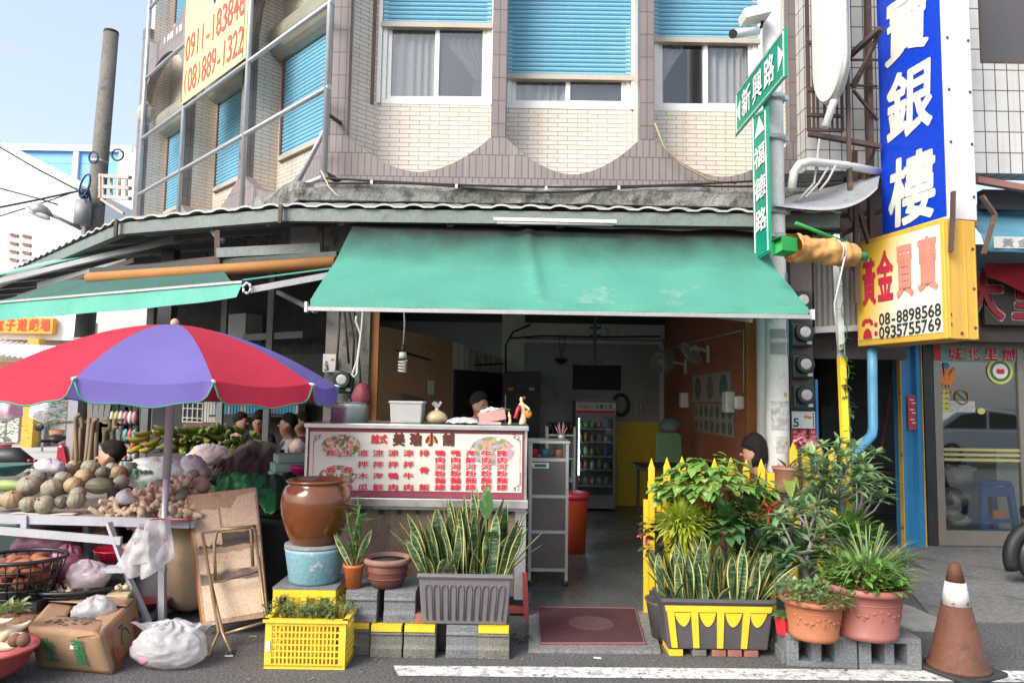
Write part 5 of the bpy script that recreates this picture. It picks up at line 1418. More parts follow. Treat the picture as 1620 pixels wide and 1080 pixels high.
# plate and meter on the corner pillar
c=P(521,574,6.75);n3=thing('house_number_plate','white house number plate reading 3 on the grimy corner pillar','number plate',c)
MB().box(c,(.12,.012,.17)).build('plate',mat('white plate',(.6,.6,.58,1),rough=.5,fine=.03),n3)
mb=MB();glyph(mb,'3',1,c+V((-.04,-.009,-.07)),(1,0,0),UP,.035,.055,.002);glyph(mb,'巷',0,c+V((-.04,-.009,-.01)),(1,0,0),UP,.03,.03,.002);mb.build('number',M_greyl,n3)
MB().ell(c+V((.03,-.008,.035)),(.018,.003,.014),nu=10,nv=6).build('orange_mark',M_org,n3)
meter(544,604,6.65,.95,'black electric meter with white dial on the grimy corner pillar')
for i,pts_ in enumerate(([(538,492),(535,545),(530,610),(528,665)],[(552,490),(560,540),(558,590)],[(560,490),(566,540),(570,600),(572,640)],[(545,492),(548,530),(552,575)])):
 tag(MB().tube([P(x,y,6.7) for x,y in pts_],.012,6).build('cable',M_cab),'black cable down the grimy corner pillar, '+('nearest its left edge','third from its left edge','nearest its right edge','second from its left edge')[i],'cable','cables on the corner pillar')
c=P(572,622,6.5)
bag('red_net_bag','crumpled red net bag hung on the pillar by the orange trim','bag',c-UP*.12,(.09,.06,.12),mat('dark red net',(.25,.04,.06,1),(.15,.03,.05,1),rough=.6,ns=20),8,amp=.2,n=(24,16))
# inside the shop
def ip(px,py,Y):return P(px,py,Y)
# drinks cooler
Yf=10.0;a,b=ip(911,632,Yf),ip(974,800,Yf)
fx0,fx1,fz1=a.x,b.x,a.z
cl=thing('drinks_cooler','tall grey glass-door drinks cooler at the back of the shop','cooler',((fx0+fx1)/2,Yf,0))
M_cool=mat('grey cooler sheet',(.16,.17,.18,1),(.12,.125,.13,1),rough=.4,metal=.2)
mb=MB();t_=.03
mb.lohi((fx0,Yf+.03,.05),(fx0+t_,Yf+.5,fz1));mb.lohi((fx1-t_,Yf+.03,.05),(fx1,Yf+.5,fz1));mb.lohi((fx0+t_,Yf+.47,.05),(fx1-t_,Yf+.5,fz1));mb.lohi((fx0+t_,Yf+.03,fz1-.03),(fx1-t_,Yf+.469,fz1));mb.lohi((fx0+t_,Yf+.03,.05),(fx1-t_,Yf+.469,.2));mb.build('cabinet',M_cool,cl)
a,b=ip(917,636,Yf),ip(972,655,Yf)
hd=MB().lohi((fx0+.002,Yf,b.z),(fx1-.002,Yf+.028,a.z)).build('header',mat('white header panel',(.62,.62,.6,1),rough=.4),cl)
mb=MB();mb.lohi((fx0+.01,Yf-.003,b.z+.005),(fx1-.01,Yf-.001,b.z+.05));mb.build('red_strip',M_redl,hd)
mb=MB();line_text(mb,'SANLUX',(fx0+.035,Yf,b.z+.075),(1,0,0),UP,.21,.055,1.5,.1,.002,shear=.1);mb.build('brand_lettering',M_redl,hd)
mb=MB();line_text(mb,'台灣三洋',(fx0+.265,Yf,b.z+.07),(1,0,0),UP,.25,.065,1,.1,.002);mb.build('maker_lettering',M_greyl,hd)
mb=MB();z0,z1=.2,b.z-.003
mb.lohi((fx0,Yf,z0),(fx0+.04,Yf+.028,z1));mb.lohi((fx1-.04,Yf,z0),(fx1,Yf+.028,z1));mb.lohi((fx0+.04,Yf,z0),(fx1-.04,Yf+.028,z0+.04));mb.lohi((fx0+.04,Yf,z1-.03),(fx1-.04,Yf+.028,z1));mb.lohi((fx0+.01,Yf-.03,.8),(fx0+.025,Yf-.001,1.1));dr=mb.build('door',M_cool,cl)
MB().lohi((fx0+.04,Yf+.01,z0+.04),(fx1-.04,Yf+.016,z1-.03)).build('pane',glass('cooler glass',(.85,.9,.9,1),.05),dr)
for k,py in enumerate((677,698,720,741,766)):
 z=ip(940,py,Yf+.2).z;MB().lohi((fx0+t_+.002,Yf+.05,z-.012),(fx1-t_-.002,Yf+.46,z)).build('shelf',M_alu,cl)
 for j in range(5):
  x=fx0+.07+j*.095;c_=rnd.choice([(.35,.32,.28,1),(.12,.28,.1,1),(.4,.1,.06,1),(.12,.2,.4,1),(.5,.48,.42,1),(.2,.15,.08,1)])
  hh=rnd.uniform(.08,.14) if k!=4 else .1
  mb=MB();mb.lathe([(.034,0),(.036,hh*.7),(.016,hh*.85),(.016,hh)],(x,Yf+.16+.05*(j%2),z),10)
  m=mat('cooler goods',c_,rough=.4,ns=12);o=mb.build('goods',m)
  tag(o,'small bottle or packet standing on a shelf inside the drinks cooler','groceries','goods in the drinks cooler')
MB().lohi((fx0+.045,Yf+.06,z0+.3),(fx0+.06,Yf+.075,z1-.06)).build('cooler_lamp',mat('cooler lamp',(.8,.85,.85,1),emit=((.8,.92,1,1),6.0)),cl)
# hanging screen
Yt=8.6;a,b=ip(906,577,Yt),ip(982,617,Yt)
tv=thing('hanging_screen','black flat television hanging from a ceiling bracket','television',((a.x+b.x)/2,Yt,a.z))
MB().box(((a.x+b.x)/2,Yt,(a.z+b.z)/2),(b.x-a.x,.05,a.z-b.z),RXYZ(.1,0,0)).build('screen',mat('black screen',(.006,.006,.008,1),rough=.6,spec=.15,fine=0),tv,bevel=.008)
xm=ip(942,540,Yt).x;zc=ip(942,516,Yt).z
MB().bar((xm,Yt+.05,a.z-.08),(xm,Yt+.05,3.02),.035).build('bracket_pole',M_blk,tv)
for py,w_ in ((518,.14),(530,.13),(572,.2)):MB().box((xm,Yt+.05,ip(942,py,Yt).z),(w_,.06,.025)).build('bracket_arm',M_blk,tv)
# fans on the right wall
M_fan=mat('dusty white fan',(.5,.49,.47,1),(.36,.35,.33,1),rough=.5,ns=6)
def fan(px,py,Y,facing,label,wallx):
 c=P(px,py,Y);t=thing('wall_fan',label,'fan',c,'fans on the brown wall')
 n=V(facing).normalized();rq=n.to_track_quat('Z','Y').to_matrix()
 mb=MB();r=.17
 for z_,rs in ((.045,1.0),(-.045,1.0)):
  for k in range(5):rr=r*(1-.21*k) if z_>0 else r*(1-.21*k);zz=z_*(1.0-(rr/r)**2*.95);mb.tube([c+rq@V((rr*math.cos(an),rr*math.sin(an),zz)) for an in [2*math.pi*i/28 for i in range(28)]],.0028,4,closed=True)
  for k in range(28):an=2*math.pi*k/28;mb.tube([c+rq@V((.03*math.cos(an),.03*math.sin(an),z_)),c+rq@V((r*.6*math.cos(an),r*.6*math.sin(an),z_*.7)),c+rq@V((r*math.cos(an),r*math.sin(an),0))],.0018,3)
 mb.build('guard',M_fan,t)
 mb=MB()
 for k in range(3):
  a0=k*2.09
  mb.sheet(lambda u,v:c+rq@V(((.03+.115*u)*math.cos(a0+(v-.5)*1.2*(1-.2*u)),(.03+.115*u)*math.sin(a0+(v-.5)*1.2*(1-.2*u)),.018*(v-.5))),6,6)
 mb.build('blades',mat('smoky blades',(.25,.25,.27,1),rough=.3,alpha=.8),t,solid=.002)
 mb=MB();mb.ell(c+rq@V((0,0,.045)),(.04,.04,.012),rq);mb.build('hub',mat('cream hub',(.45,.42,.3,1),rough=.5),t)
 mb=MB();e=c-n*.11;mb.tube([c-n*.03,e],.055,14);mb.build('motor',M_white,t,bevel=.01)
 wq=V((wallx,e.y,e.z-.05));MB().bar(e,wq,.03).build('arm',M_white,t)
 MB().box(wq+V((-.02,0,-.02)),(.03,.08,.2)).build('wall_plate',M_white,t,bevel=.01)
def wallX(Y):return xr0+(xr1-xr0)*(Y-YS)/(YB-YS)
fan(1048,571,9.2,(-.8,-1,-.1),'white wall fan farther back on the brown wall, facing the door',wallX(9.4))
fan(1093,560,8.2,(-.9,-.2,-.85),'white wall fan nearer the door on the brown wall, tilted down',wallX(8.25))
# posters on the right wall, lying flat on it
wd=tr
def wallrect(px0,px1,py0,py1,off=.006):
 """rectangle on the right wall between two picture columns"""
 def hit(px,py):
  r_=ray(px,py);n=V((-tr.y,tr.x,0));o=V((0,0,H));t=(V((xr0,YS,0))-o).dot(n)/r_.dot(n);return o+r_*t+V((-tr.y,tr.x,0)).normalized()*off*(1 if -tr.y<0 else -1)
 return hit
wn_=V((-tr.y,tr.x,0));wn_=wn_ if wn_.x<0 else -wn_
def poster(x0,x1,y0,y1,label,dish,m):
 hit=wallrect(x0,x1,y0,y1);a,b=hit(x0,(y0+y1)/2),hit(x1,(y0+y1)/2)
 zt,zb=hit(x1,y0).z,hit(x1,y1).z
 t=thing('poster',label,'poster',(a+b)/2);e=(b-a);e.z=0;L=e.length;e.normalize()
 mb=MB();mb.prism([(0,zb),(L,zb),(L,zt),(0,zt)],V((a.x,a.y,0)),e,UP,wn_*.004);mb.build('sheet',m,t)
 rows,cols_,r=dish
 for j in range(rows):
  for i in range(cols_):
   c=V((a.x,a.y,0))+e*(L*(i+.5)/cols_)+UP*(zb+(zt-zb)*(j+.5)/rows)+wn_*.006
   mb=MB();mb.prism([(r*math.cos(q),r*math.sin(q)) for q in [2*math.pi*k/18 for k in range(18)]],c,e,UP,wn_*.001)
   mb.build('dish_picture',DISH[(i+j)%3],t)
DISH=[mat('dark dish print',(.06,.05,.05,1),(.3,.25,.18,1),rough=.6,ns=20,nd=.9),mat('brown dish print',(.14,.07,.05,1),(.35,.3,.22,1),rough=.6,ns=24,nd=.9),mat('green dish print',(.05,.09,.08,1),(.25,.25,.2,1),rough=.6,ns=22,nd=.9)]
M_post1=mat('cream poster',(.40,.38,.32,1),(.32,.3,.25,1),rough=.6,ns=14)
poster(1097,1158,587,636,'framed poster with three large dishes on the brown wall',(1,3,.14),M_post1)
poster(1099,1162,640,692,'poster with two rows of small dishes below the framed one',(2,7,.07),M_post1)
# dispensers and switch boxes on the right wall
for px,py,w_,h_,lb in ((1088,633,.14,.20,'white towel dispenser on the brown wall left of the posters'),(1160,636,.16,.22,'white electric box on the brown wall right of the posters'),(1176,637,.10,.13,'small pale box beside the white electric box')):
 hit=wallrect(0,0,0,0,.05);c=hit(px,py);t=tag(MB().box(c,(.10,w_,h_),RZ(math.atan2(tr.y,tr.x)-R(90))).build('wall_box',M_white,bevel=.02),lb,'wall box')
hit=wallrect(0,0,0,0,.02)
tag(MB().tube([hit(1058,555),hit(1100,540),hit(1140,532),hit(1176,523)],.008,5).build('cable',M_wcab),'thin pale cable slung along the brown wall above the fans','cable')
tag(MB().tube([hit(1180,520),hit(1180,560),hit(1180,620)],.006,5).build('cable',M_wcab),'thin pale cable dropping to the white electric box','cable')
# wall cables at the back
tag(MB().tube([ip(800,660,10.4),ip(800,545,10.4),ip(812,525,10.4),ip(840,513,10.4)],.014,6).build('cable',M_cab),'dark cable climbing the white column at the back','cable')
tag(MB().tube([ip(806,535,10.38),ip(860,531,10.38),ip(940,533,10.38),ip(1045,532,10.38)],.012,6).build('cable',M_cab),'dark cable strung along the white lintel at the back','cable')
tag(MB().tube([ip(600,548,7.0),ip(650,560,7.5),ip(690,572,8.2),ip(740,578,9.2),ip(795,575,10.2)],.012,6).build('cable',M_cab),'dark cable sagging across the brown panel','cable')
# dark refrigerator by the column
Yk=9.6;a,b=ip(797,587,Yk),ip(852,800,Yk)
rf=thing('black_refrigerator','tall black refrigerator beside the white column','refrigerator',((a.x+b.x)/2,Yk,0))
M_bf=mat('black enamel',(.012,.012,.014,1),rough=.55,ns=1,fine=0)
MB().lohi((a.x,Yk,.03),(b.x,Yk+.6,a.z)).build('body',M_bf,rf,bevel=.01);zc=ip(820,619,Yk).z
MB().lohi((a.x+.005,Yk-.03,zc+.01),(b.x-.005,Yk-.002,a.z-.005)).build('upper_door',M_bf,rf);MB().lohi((a.x+.005,Yk-.03,.08),(b.x-.005,Yk-.002,zc-.01)).build('lower_door',M_bf,rf)
mb=MB();mb.bar((a.x+.03,Yk-.05,zc-.05),(a.x+.03,Yk-.05,zc-.55),.015);mb.build('handle',M_alu,rf)
for px in (808,841):MB().box(ip(px,615,Yk-.035),(.07,.003,.035)).build('sticker',M_org if px<820 else M_paper,rf)
# drawer rack beside the cart
Yd=6.0;a,b=ip(838,702,Yd),ip(898,912,Yd)
dk=thing('drawer_rack','aluminium rack with brown translucent drawers standing right of the cart','rack',((a.x+b.x)/2,Yd,0))
M_drw=mat('smoky brown panel',(.14,.115,.11,1),(.085,.07,.07,1),rough=.35,ns=2.5,grime=((.22,.19,.18,1),.58,.6))
zs=[ip(868,y,Yd).z for y in (912,901,841,785,727,703)]
for k in range(3):MB().lohi((a.x+.025,Yd+.004,zs[1+k]+.014),(b.x-.025,Yd+.016,zs[2+k]-.014)).build('drawer',M_drw,dk)
for x in (a.x,b.x-.024):
 for y in (Yd,Yd+.38):MB().lohi((x,y,.06),(x+.024,y+.024,zs[5]+.01)).build('post',M_alu,dk)
for z in zs[1:5] :MB().lohi((a.x+.0245,Yd,z-.013),(b.x-.0245,Yd+.38,z+.013)).build('shelf',M_alu,dk)
MB().lohi((a.x-.01,Yd-.01,zs[5]+.011),(b.x+.01,Yd+.42,zs[5]+.03)).build('top',mat('tray top',(.4,.4,.39,1),rough=.4),dk)
MB().lohi((b.x-.023,Yd+.026,.1),(b.x-.012,Yd+.378,zs[4])).build('side_panel',M_drw,dk)
for x in (a.x+.02,b.x-.02):MB().ell((x,Yd+.03,.032),(.03,.02,.032),nu=12,nv=8).build('caster',M_blk,dk)
mb=MB();c=ip(855,736,Yd-.002);mb.box(c,(.14,.004,.045));stt=mb.build('sticker',M_white,dk);MB().box(c+V((0,-.003,0)),(.10,.003,.025)).build('sticker_print',M_dgreen,stt)
for px,m,lb in ((845,M_red,'pink red bowl on the top shelf of the drawer rack'),(862,mat('teal bowl',(.05,.25,.28,1),rough=.5),'teal bowl on the top shelf of the drawer rack'),(884,mat('orange tub',(.55,.22,.1,1),rough=.5),'orange tub on the top shelf of the drawer rack')):
 c=V((ip(px,720,Yd+.1).x,Yd+.1,zs[4]+.014));tag(MB().lathe([(.03,0),(.042,.06),(.043,.065)],c,16).build('bowl',m),lb,'bowl')
cu=thing('utensil_cup','cup of red and white utensils on top of the drawer rack','cup',V((ip(888,700,Yd+.15).x,Yd+.15,zs[5]+.03)))
c=cu.location.copy();MB().lathe([(.03,0),(.035,.05)],c,12).build('cup',mat('steel cup',(.4,.4,.4,1),rough=.3,metal=.6),cu)
mb=MB()
for k in range(7):mb.tube([c+V((0,0,.02)),c+V((.05*math.cos(k),.03*math.sin(k),.11+.02*(k%3)))],.004,5)
mb.build('utensils',mat('red white sticks',(.55,.25,.22,1),rough=.5),cu)
# rack of dark glasses farther in
Yr=8.3;a,b=ip(866,683,Yr),ip(908,815,Yr)
rk=thing('glass_rack','aluminium rack with dark glasses in front of the cooler','rack',((a.x+b.x)/2,Yr,0))
for x in (a.x,b.x):
 for y in (Yr,Yr+.3):MB().bar((x,y,0),(x,y,a.z+.06),.022).build('post',M_alu,rk)
for py in (688,725,760,795):z=ip(880,py,Yr).z;MB().lohi((a.x,Yr,z-.01),(b.x,Yr+.3,z+.01)).build('shelf',M_alu,rk)
MB().lohi((a.x+.015,Yr+.1,ip(880,722,Yr).z),(b.x-.015,Yr+.2,ip(880,692,Yr).z)).build('drawer',M_drw,rk)
for i in range(5):
 for j in range(2):
  c=V((a.x+.04+i*.06,Yr+.08+.12*j,ip(880,688,Yr).z+.011));tag(MB().lathe([(.022,0),(.026,.09),(.026,.13)],c,10).build('dark_glass',M_bf),'dark glass upside down on the rack before the cooler','glass','dark glasses on the rack')
# red bin
p=G(907,873,.016);p=V((p.x,p.y,.016))
rbn=thing('red_bin','tall red plastic bin between drawer rack and cooler','bin',p)
M_orr=mat('orange red plastic',(.52,.07,.02,1),(.42,.05,.018,1),rough=.4)
hb=ip(907,781,p.y).z
MB().lathe([(.12,0),(.145,hb*.9),(.15,hb*.93)],p,24).build('body',M_orr,rbn);MB().lathe([(.155,hb*.9),(.165,hb*.95),(.16,hb),(.13,hb*1.01)],p,24).build('rim',M_red,rbn)
# table, green stacked chairs and bag behind the fence
p=P(1012,738,7.6)
tb_=thing('dark_table','dark table edge behind the yellow fence','table',(p.x+.4,7.8,0))
MB().lohi((p.x,7.5,p.z-.03),(p.x+1.0,8.2,p.z)).build('tabletop',M_blk,tb_,bevel=.005)
for dx,dy in ((.08,7.56),(.92,7.56),(.08,8.14),(.92,8.14)):MB().bar((p.x+dx,dy,.016),(p.x+dx,dy,p.z-.03),.03).build('leg',M_blk,tb_)
M_gch=mat('sage green plastic',(.13,.25,.11,1),(.11,.21,.095,1),rough=.4)
a,b=ip(1036,683,8.6),ip(1078,735,8.6)
gch=thing('green_chair','sage green plastic chair back standing before the yellow dado','chair',((a.x+b.x)/2,8.6,0))
wc=b.x-a.x
MB().prism([(-wc/2,-.45),(wc/2,-.45),(wc/2,-.04),(wc/2-.04,0),(-wc/2+.05,0),(-wc/2+.01,-.04)],((a.x+b.x)/2,8.6,a.z),(1,0,0),V((0,.12,1)).normalized(),(0,.03,0)).build('backrest',M_gch,gch,bevel=.01)
MB().lohi(((a.x+b.x)/2-.2,8.2,.42),((a.x+b.x)/2+.2,8.6,.46)).build('seat',M_gch,gch,bevel=.01)
for dx,dy in ((-.18,8.22),(.18,8.22),(-.18,8.58),(.18,8.58)):MB().bar(((a.x+b.x)/2+dx,dy,.016),((a.x+b.x)/2+dx*.95,dy,.43),.04).build('leg',M_gch,gch)
bag('cloth_bag','grey teal bag with pink print resting on the green chair','bag',ip(1059,684,8.65),(.14,.1,.1),mat('grey teal bag',(.12,.18,.2,1),(.3,.14,.17,1),rough=.6,ns=7,lo=.5,hi=.6,nd=1),4,amp=.1,n=(24,16))
# clock, small things on the grey panel
c=ip(982,640,10.55);mb=MB();mb.tube([c+V((.11*math.cos(t),-.02,.15*math.sin(t))) for t in [2*math.pi*k/24 for k in range(24)]],.025,8,closed=True)
tag(mb.build('wheel_ornament',M_blk),'black spoked wheel hung on the grey panel','wheel')
tag(MB().tube([ip(1012,660,10.5),ip(1014,640,10.5),ip(1020,630,10.5),ip(1022,648,10.5)],.01,6).build('cord',M_wcab),'white cord loop hanging over the yellow dado','cord')
mb=MB();c=ip(888,570,10.4);mb.lathe([(.03,0),(.09,.05),(.1,.08)],c-UP*.05,16);mb.tube([c,c+V((-.05,0,.4))],.006,5);mb.tube([c,c+V((.06,0,.4))],.006,5)
tag(mb.build('hanging_basket',M_blk),'small dark basket hanging before the grey panel','basket')
mb=MB();a=ip(1046,690,9.9);mb.tube([a,ip(1046,545,9.9)],.012,6);tag(mb.build('corner_pipe',M_white),'thin white pipe in the back corner by the brown wall','pipe')
mb=MB();a,b=ip(833,586,10.1),ip(858,600,10.1);mb.lohi((a.x,10.1,b.z),(b.x,10.11,a.z));tag(mb.build('cardboard_sheet',M_wood),'small cardboard sheet above the black refrigerator','cardboard')
c=ip(681,613,7.95);tag(MB().box(c,(.02,.10,.16),RZ(-.6)).build('wall_calendar',M_paper),'small paper notice on the brown panel','notice')
mb=MB();a,b=ip(637,622,7.25),ip(675,632,7.9)
for k in range(5):mb.bar(a+UP*-.02*k,b+UP*-.02*k,.006)
for k in range(8):q=a.lerp(b,k/7);mb.bar(q,q-UP*.08,.005)
tag(mb.build('wire_rack',M_rust),'rusty wire rack on the brown panel','rack')
# door mat and ramp plate
M_chk=mat('scuffed ramp plate',(.30,.30,.29,1),(.2,.2,.195,1),rough=.6,ns=2,fine=.4,bump=.35,bs=60,metal=.15)
q=[G(836,1027,.02),G(1045,1029,.02),G(1030,966,.02),G(837,966,.02)]
mb=MB();mb.prism([(p.x,p.y) for p in q],(0,0,.001),(1,0,0),(0,1,0),(0,0,.021));tag(mb.build('ramp_plate',M_chk),'worn grey metal ramp plate in the shop doorway under the mat','plate')
q=[G(855,1017,.03),G(1020,1017,.03),G(1005,962,.03),G(851,960,.03)]
dm=thing('door_mat','faded maroon door mat with a worn round patch on the metal plate','mat',sum(q,V((0,0,0)))/4)
M_mat=mat('maroon mat',(.17,.055,.065,1),(.13,.045,.05,1),rough=.95,ns=5,fine=.6,bump=1.0,bs=240)
n_=[(p.x,p.y) for p in q]
mb=MB();mb.prism(n_,(0,0,.0225),(1,0,0),(0,1,0),(0,0,.009));mb.build('pile',M_mat,dm)
mb=MB();mb.tube([V((p[0],p[1],.030)) for p in n_],.007,6,closed=True,smooth=False);mb.build('border',mat('faded border',(.26,.10,.115,1),(.2,.08,.09,1),rough=.95),dm)
c=G(935,985,.032);mb=MB();mb.prism([(.155*math.cos(t)*(1+.08*nz((math.cos(t)*2,math.sin(t)*2,0),2)),.155*math.sin(t)*(1+.08*nz((math.cos(t)*2,math.sin(t)*2,5),2))) for t in [2*math.pi*k/40 for k in range(40)]],(c.x,c.y,.0318),(1,0,0),(0,1,0),(0,0,.0012))
mb.build('worn_patch',mat('worn mat patch',(.25,.125,.13,1),(.17,.07,.08,1),rough=.95,ns=12,fine=.6,bump=.8,bs=240),dm)
# vegetable stall table
ZT=.70
fl_,fr_=G(-90,812,ZT),G(303,822,ZT)
br_,bl_=V((fr_.x-.12,6.05,ZT)),V((fl_.x-.1,6.3,ZT))
vt=thing('stall_table','pale grey steel angle stall table carrying the pumpkins and ginger','table',(fr_.x-1,5.0,0))
M_pgrey=mat('pale grey steel',(.46,.48,.51,1),(.34,.36,.39,1),rough=.5,ns=4,spots=((.2,.14,.1,1),9,.72))
MB().prism([(p.x,p.y) for p in (fl_,fr_,br_,bl_)],(0,0,ZT-.03),(1,0,0),(0,1,0),(0,0,.03)).build('tabletop',mat('stall board',(.3,.26,.22,1),(.2,.17,.15,1),rough=.8),vt)
MB().bar(fl_+V((0,-.02,-.02)),fr_+V((.0,-.02,-.02)),.025,.06).build('front_rail',M_pgrey,vt)
MB().bar(fr_+V((.015,-.02,-.02)),br_+V((.015,0,-.02)),.025,.06).build('side_rail',M_pgrey,vt)
a,b=P(-80,832,4.9),P(192,855,4.8)
MB().bar(a,b,.025,.05).build('mid_rail',M_pgrey,vt)
MB().bar(P(172,826,4.82),P(200,905,4.8),.045,.02).bar(P(200,905,4.8),P(236,985,4.78),.045,.02).build('slanted_leg',M_pgrey,vt)
for px,py0,py1,Y in ((257,880,985,4.86),(138,830,900,5.3),(40,815,838,4.92),(-20,815,990,4.9)):
 MB().bar(P(px,py0,Y),P(px,py1,Y),.04).build('leg',M_pgrey,vt)
MB().bar(G(212,984,.03),G(312,943,.03),.035,.05).build('foot_rail',M_pgrey,vt)
MB().bar(P(160,900,4.75),P(203,899,4.75),.1,.03).build('small_shelf',M_pgrey,vt)
tag(MB().sheet(lambda u,v:V((P(10+105*u,812,4.95).x,fl_.y+(P(10+105*u,812,4.95).x-fl_.x)/(fr_.x-fl_.x)*(fr_.y-fl_.y)+.02+.10*v,ZT+.006+.004*math.sin(9*u))),16,3).build('cardboard_strip',mat('pale card',(.55,.5,.42,1),(.42,.37,.3,1),rough=.8),solid=.004),'pale cardboard strip lying along the table edge under the pumpkins','cardboard')
MB().sheet(lambda u,v:V((P(236+66*u,815,4.82).x,4.79+.14*v,ZT+.006+.003*math.sin(9*u))),10,3).build('red_mat',mat('red cloth strip',(.3,.04,.04,1),rough=.9),vt,solid=.003)
# pumpkins
M_pk=[mat('grey green pumpkin',(.29,.285,.205,1),(.36,.31,.21,1),rough=.55,ns=7,fine=.35,bump=.3,bs=60,spots=((.42,.38,.28,1),17,.64)),
  mat('tan pumpkin',(.40,.285,.15,1),(.30,.25,.15,1),rough=.55,ns=6,fine=.25,bump=.15,bs=60,spots=((.2,.2,.13,1),11,.66)),
  mat('dark green pumpkin',(.12,.125,.085,1),(.2,.19,.12,1),rough=.5,ns=9,fine=.25,bump=.15,bs=60,spots=((.34,.31,.22,1),10,.66))]
def pumpkin(px,py,r,Y,k=0,el=1.0,ang=0.0,ribs=10,label='',tilt=None):
 c=P(px,py,Y);rr=r/1125*Y*.93
 rot=RXYZ(*(tilt or (rnd.uniform(-.9,.9),rnd.uniform(-.9,.9),rnd.uniform(0,6)))) if el==1.0 else RZ(ang)@M.Rotation(R(90),3,'Y')
 def f(q,a,th):return 1-.055*abs(math.sin(a*ribs/2))**.6*math.sin(th)**.5-.08*math.exp(-((1-abs(q.z))/.10))+.05*nz(q,1.5,px)
 mb=MB();e=rr*el if el!=1.0 else rr*rnd.uniform(.84,.98)
 mb.ell(c,(rr,rr,e),rot,40,14,f)
 t=thing('pumpkin',label,'pumpkin',c-UP*rr,'pumpkins on the stall table')
 mb.build('body',M_pk[k],t)
 if el==1.0 and rnd.random()<.6:return
 tp=c+rot@V((0,0,e*.84));mb=MB();mb.tube([tp,tp+rot@V((.002,0,.012)),tp+rot@V((.005,.003,.02))],[.009,.006,.007],7);mb.build('stem',mat_stem,t)
mat_stem=mat('dry stem',(.3,.24,.13,1),(.2,.16,.09,1),rough=.9)
PK=[
 (19,790,17,5.06,1,'front row, leftmost tan one'),(46,797,15,5.03,0,'front row, second from the left'),(71,798,16,5.02,0,'front row, third from the left'),(97,794,11.5,5.06,2,'front row, small dark one fourth from the left'),(121,792,15,5.04,0,'front row, fifth from the left beside the ginger'),
 (46,768,20,5.24,0,'large one in the second row above the front left pair'),(83,773,18,5.22,0,'second row, right of the large left one'),(117,768,15.5,5.24,1,'second row, tan one left of the long dark pumpkin'),(123,781,13,5.16,0,'small one wedged between the two rows'),
 (100,758,15,5.42,0,'third row, behind the second row middle'),(60,755,14,5.45,0,'third row, at the left behind the large one'),(132,754,15,5.46,1,'third row, tan one above the long dark pumpkin'),(107,745,14,5.62,0,'fourth row, under the wooden handles'),
 (117,737,11,5.8,1,'back row, small tan one'),(144,740,16,5.74,0,'back row, broad one left of the crouching vendor'),(163,748,12,5.62,2,'dark one under the vendor\'s chin'),(188,747,12.5,5.58,1,'tan one right of the vendor'),(178,740,11,5.7,0,'back row, below the vendor\'s face'),(206,742,14,5.66,2,'back row, dark upright one beside the rice bag'),
 (192,762,13,5.4,0,'one half buried at the top left of the ginger'),(288,783,14,5.1,2,'right end, dark one beside the folding table'),(317,768,17,5.3,1,'right end, large tan one beside the green tarpaulin'),(323,750,12,5.6,0,'right end, one behind the large tan one'),(345,750,10,5.75,2,'right end, small dark one farthest back'),
 (305,752,11,5.55,0,'right end, between rice bag and large tan one')]
for px,py,r,Y,k,lab in PK:pumpkin(px,py,r,Y,k,label='ribbed pumpkin on the stall: '+lab)
pumpkin(158,768,14,5.26,2,el=1.75,ang=.1,label='long dark striped pumpkin lying above the ginger heap')
pumpkin(258,768,11,5.3,2,el=2.1,ang=-.05,label='long grey marrow-shaped pumpkin behind the parasol pole')
def gourd():
 c=P(14,768,5.3);mb=MB();rot=M.Rotation(R(90),3,'Y')
 mb.ell(c,(.043,.043,.14),rot,24,14,lambda q,a,th:1-.1*q.z-.03*abs(math.sin(a*5)))
 tag(mb.build('gourd',mat('pale green gourd',(.28,.38,.10,1),(.2,.3,.08,1),rough=.5,ns=8)),'pale green gourd lying at the left end of the pumpkins','gourd')
gourd()
# ginger heap
M_gin=mat('ginger skin',(.56,.45,.30,1),(.40,.30,.185,1),rough=.65,ns=14,fine=.3,bump=.2,bs=70,spots=((.26,.15,.07,1),34,.66))
def ginger_bm(seed,L=.165):
 g=random.Random(seed);mb=MB();p=V((-L/2,0,0));d=V((1,.0,0));pts=[p.copy()];rr=[.012]
 n=6
 for k in range(n):
  d=(d+V((0,g.uniform(-.5,.5),g.uniform(-.25,.25)))).normalized();p=p+d*(L/n);pts.append(p.copy());rr.append(g.uniform(.012,.021) if k<n-1 else .012)
 fine,fr=[],[]
 for i in range(len(pts)-1):
  for t in (0,.5):fine.append(pts[i].lerp(pts[i+1],t));fr.append((rr[i]*(1-t)+rr[i+1]*t)*(1.0 if t==0 else .86))
 fine.append(pts[-1]);fr.append(rr[-1]);mb.tube(fine,fr,8)
 for k in range(g.randint(3,5)):
  i=g.randint(1,n-1);an=g.uniform(0,6.28);q=pts[i];e=V((g.uniform(-.3,.3),math.cos(an),math.sin(an)*.7)).normalized();l=g.uniform(.025,.055)
  mb.tube([q,q+e*l*.5,q+e*l,q+e*(l+.01)],[.016,.02,.017,.006],7)
 return mb
gin=[]
for k in range(7):
 o=ginger_bm(k+3).build('ginger_root',M_gin,local=True);gin.append(o)
used=[False]*7
gr_=random.Random(5)
def put(o_list,used,k,loc,rot,label,cat,group,s=1.0):
 src=o_list[k]
 if not used[k]:o=src;used[k]=True
 else:o=src.copy();COL.objects.link(o)
 o.location=loc;o.rotation_euler=rot;o.scale=(s,s,s)
 tag(o,label,cat,group)
 return o
gx_l,gx_r=P(100,805,4.95).x,P(298,812,4.85).x
cnt=0
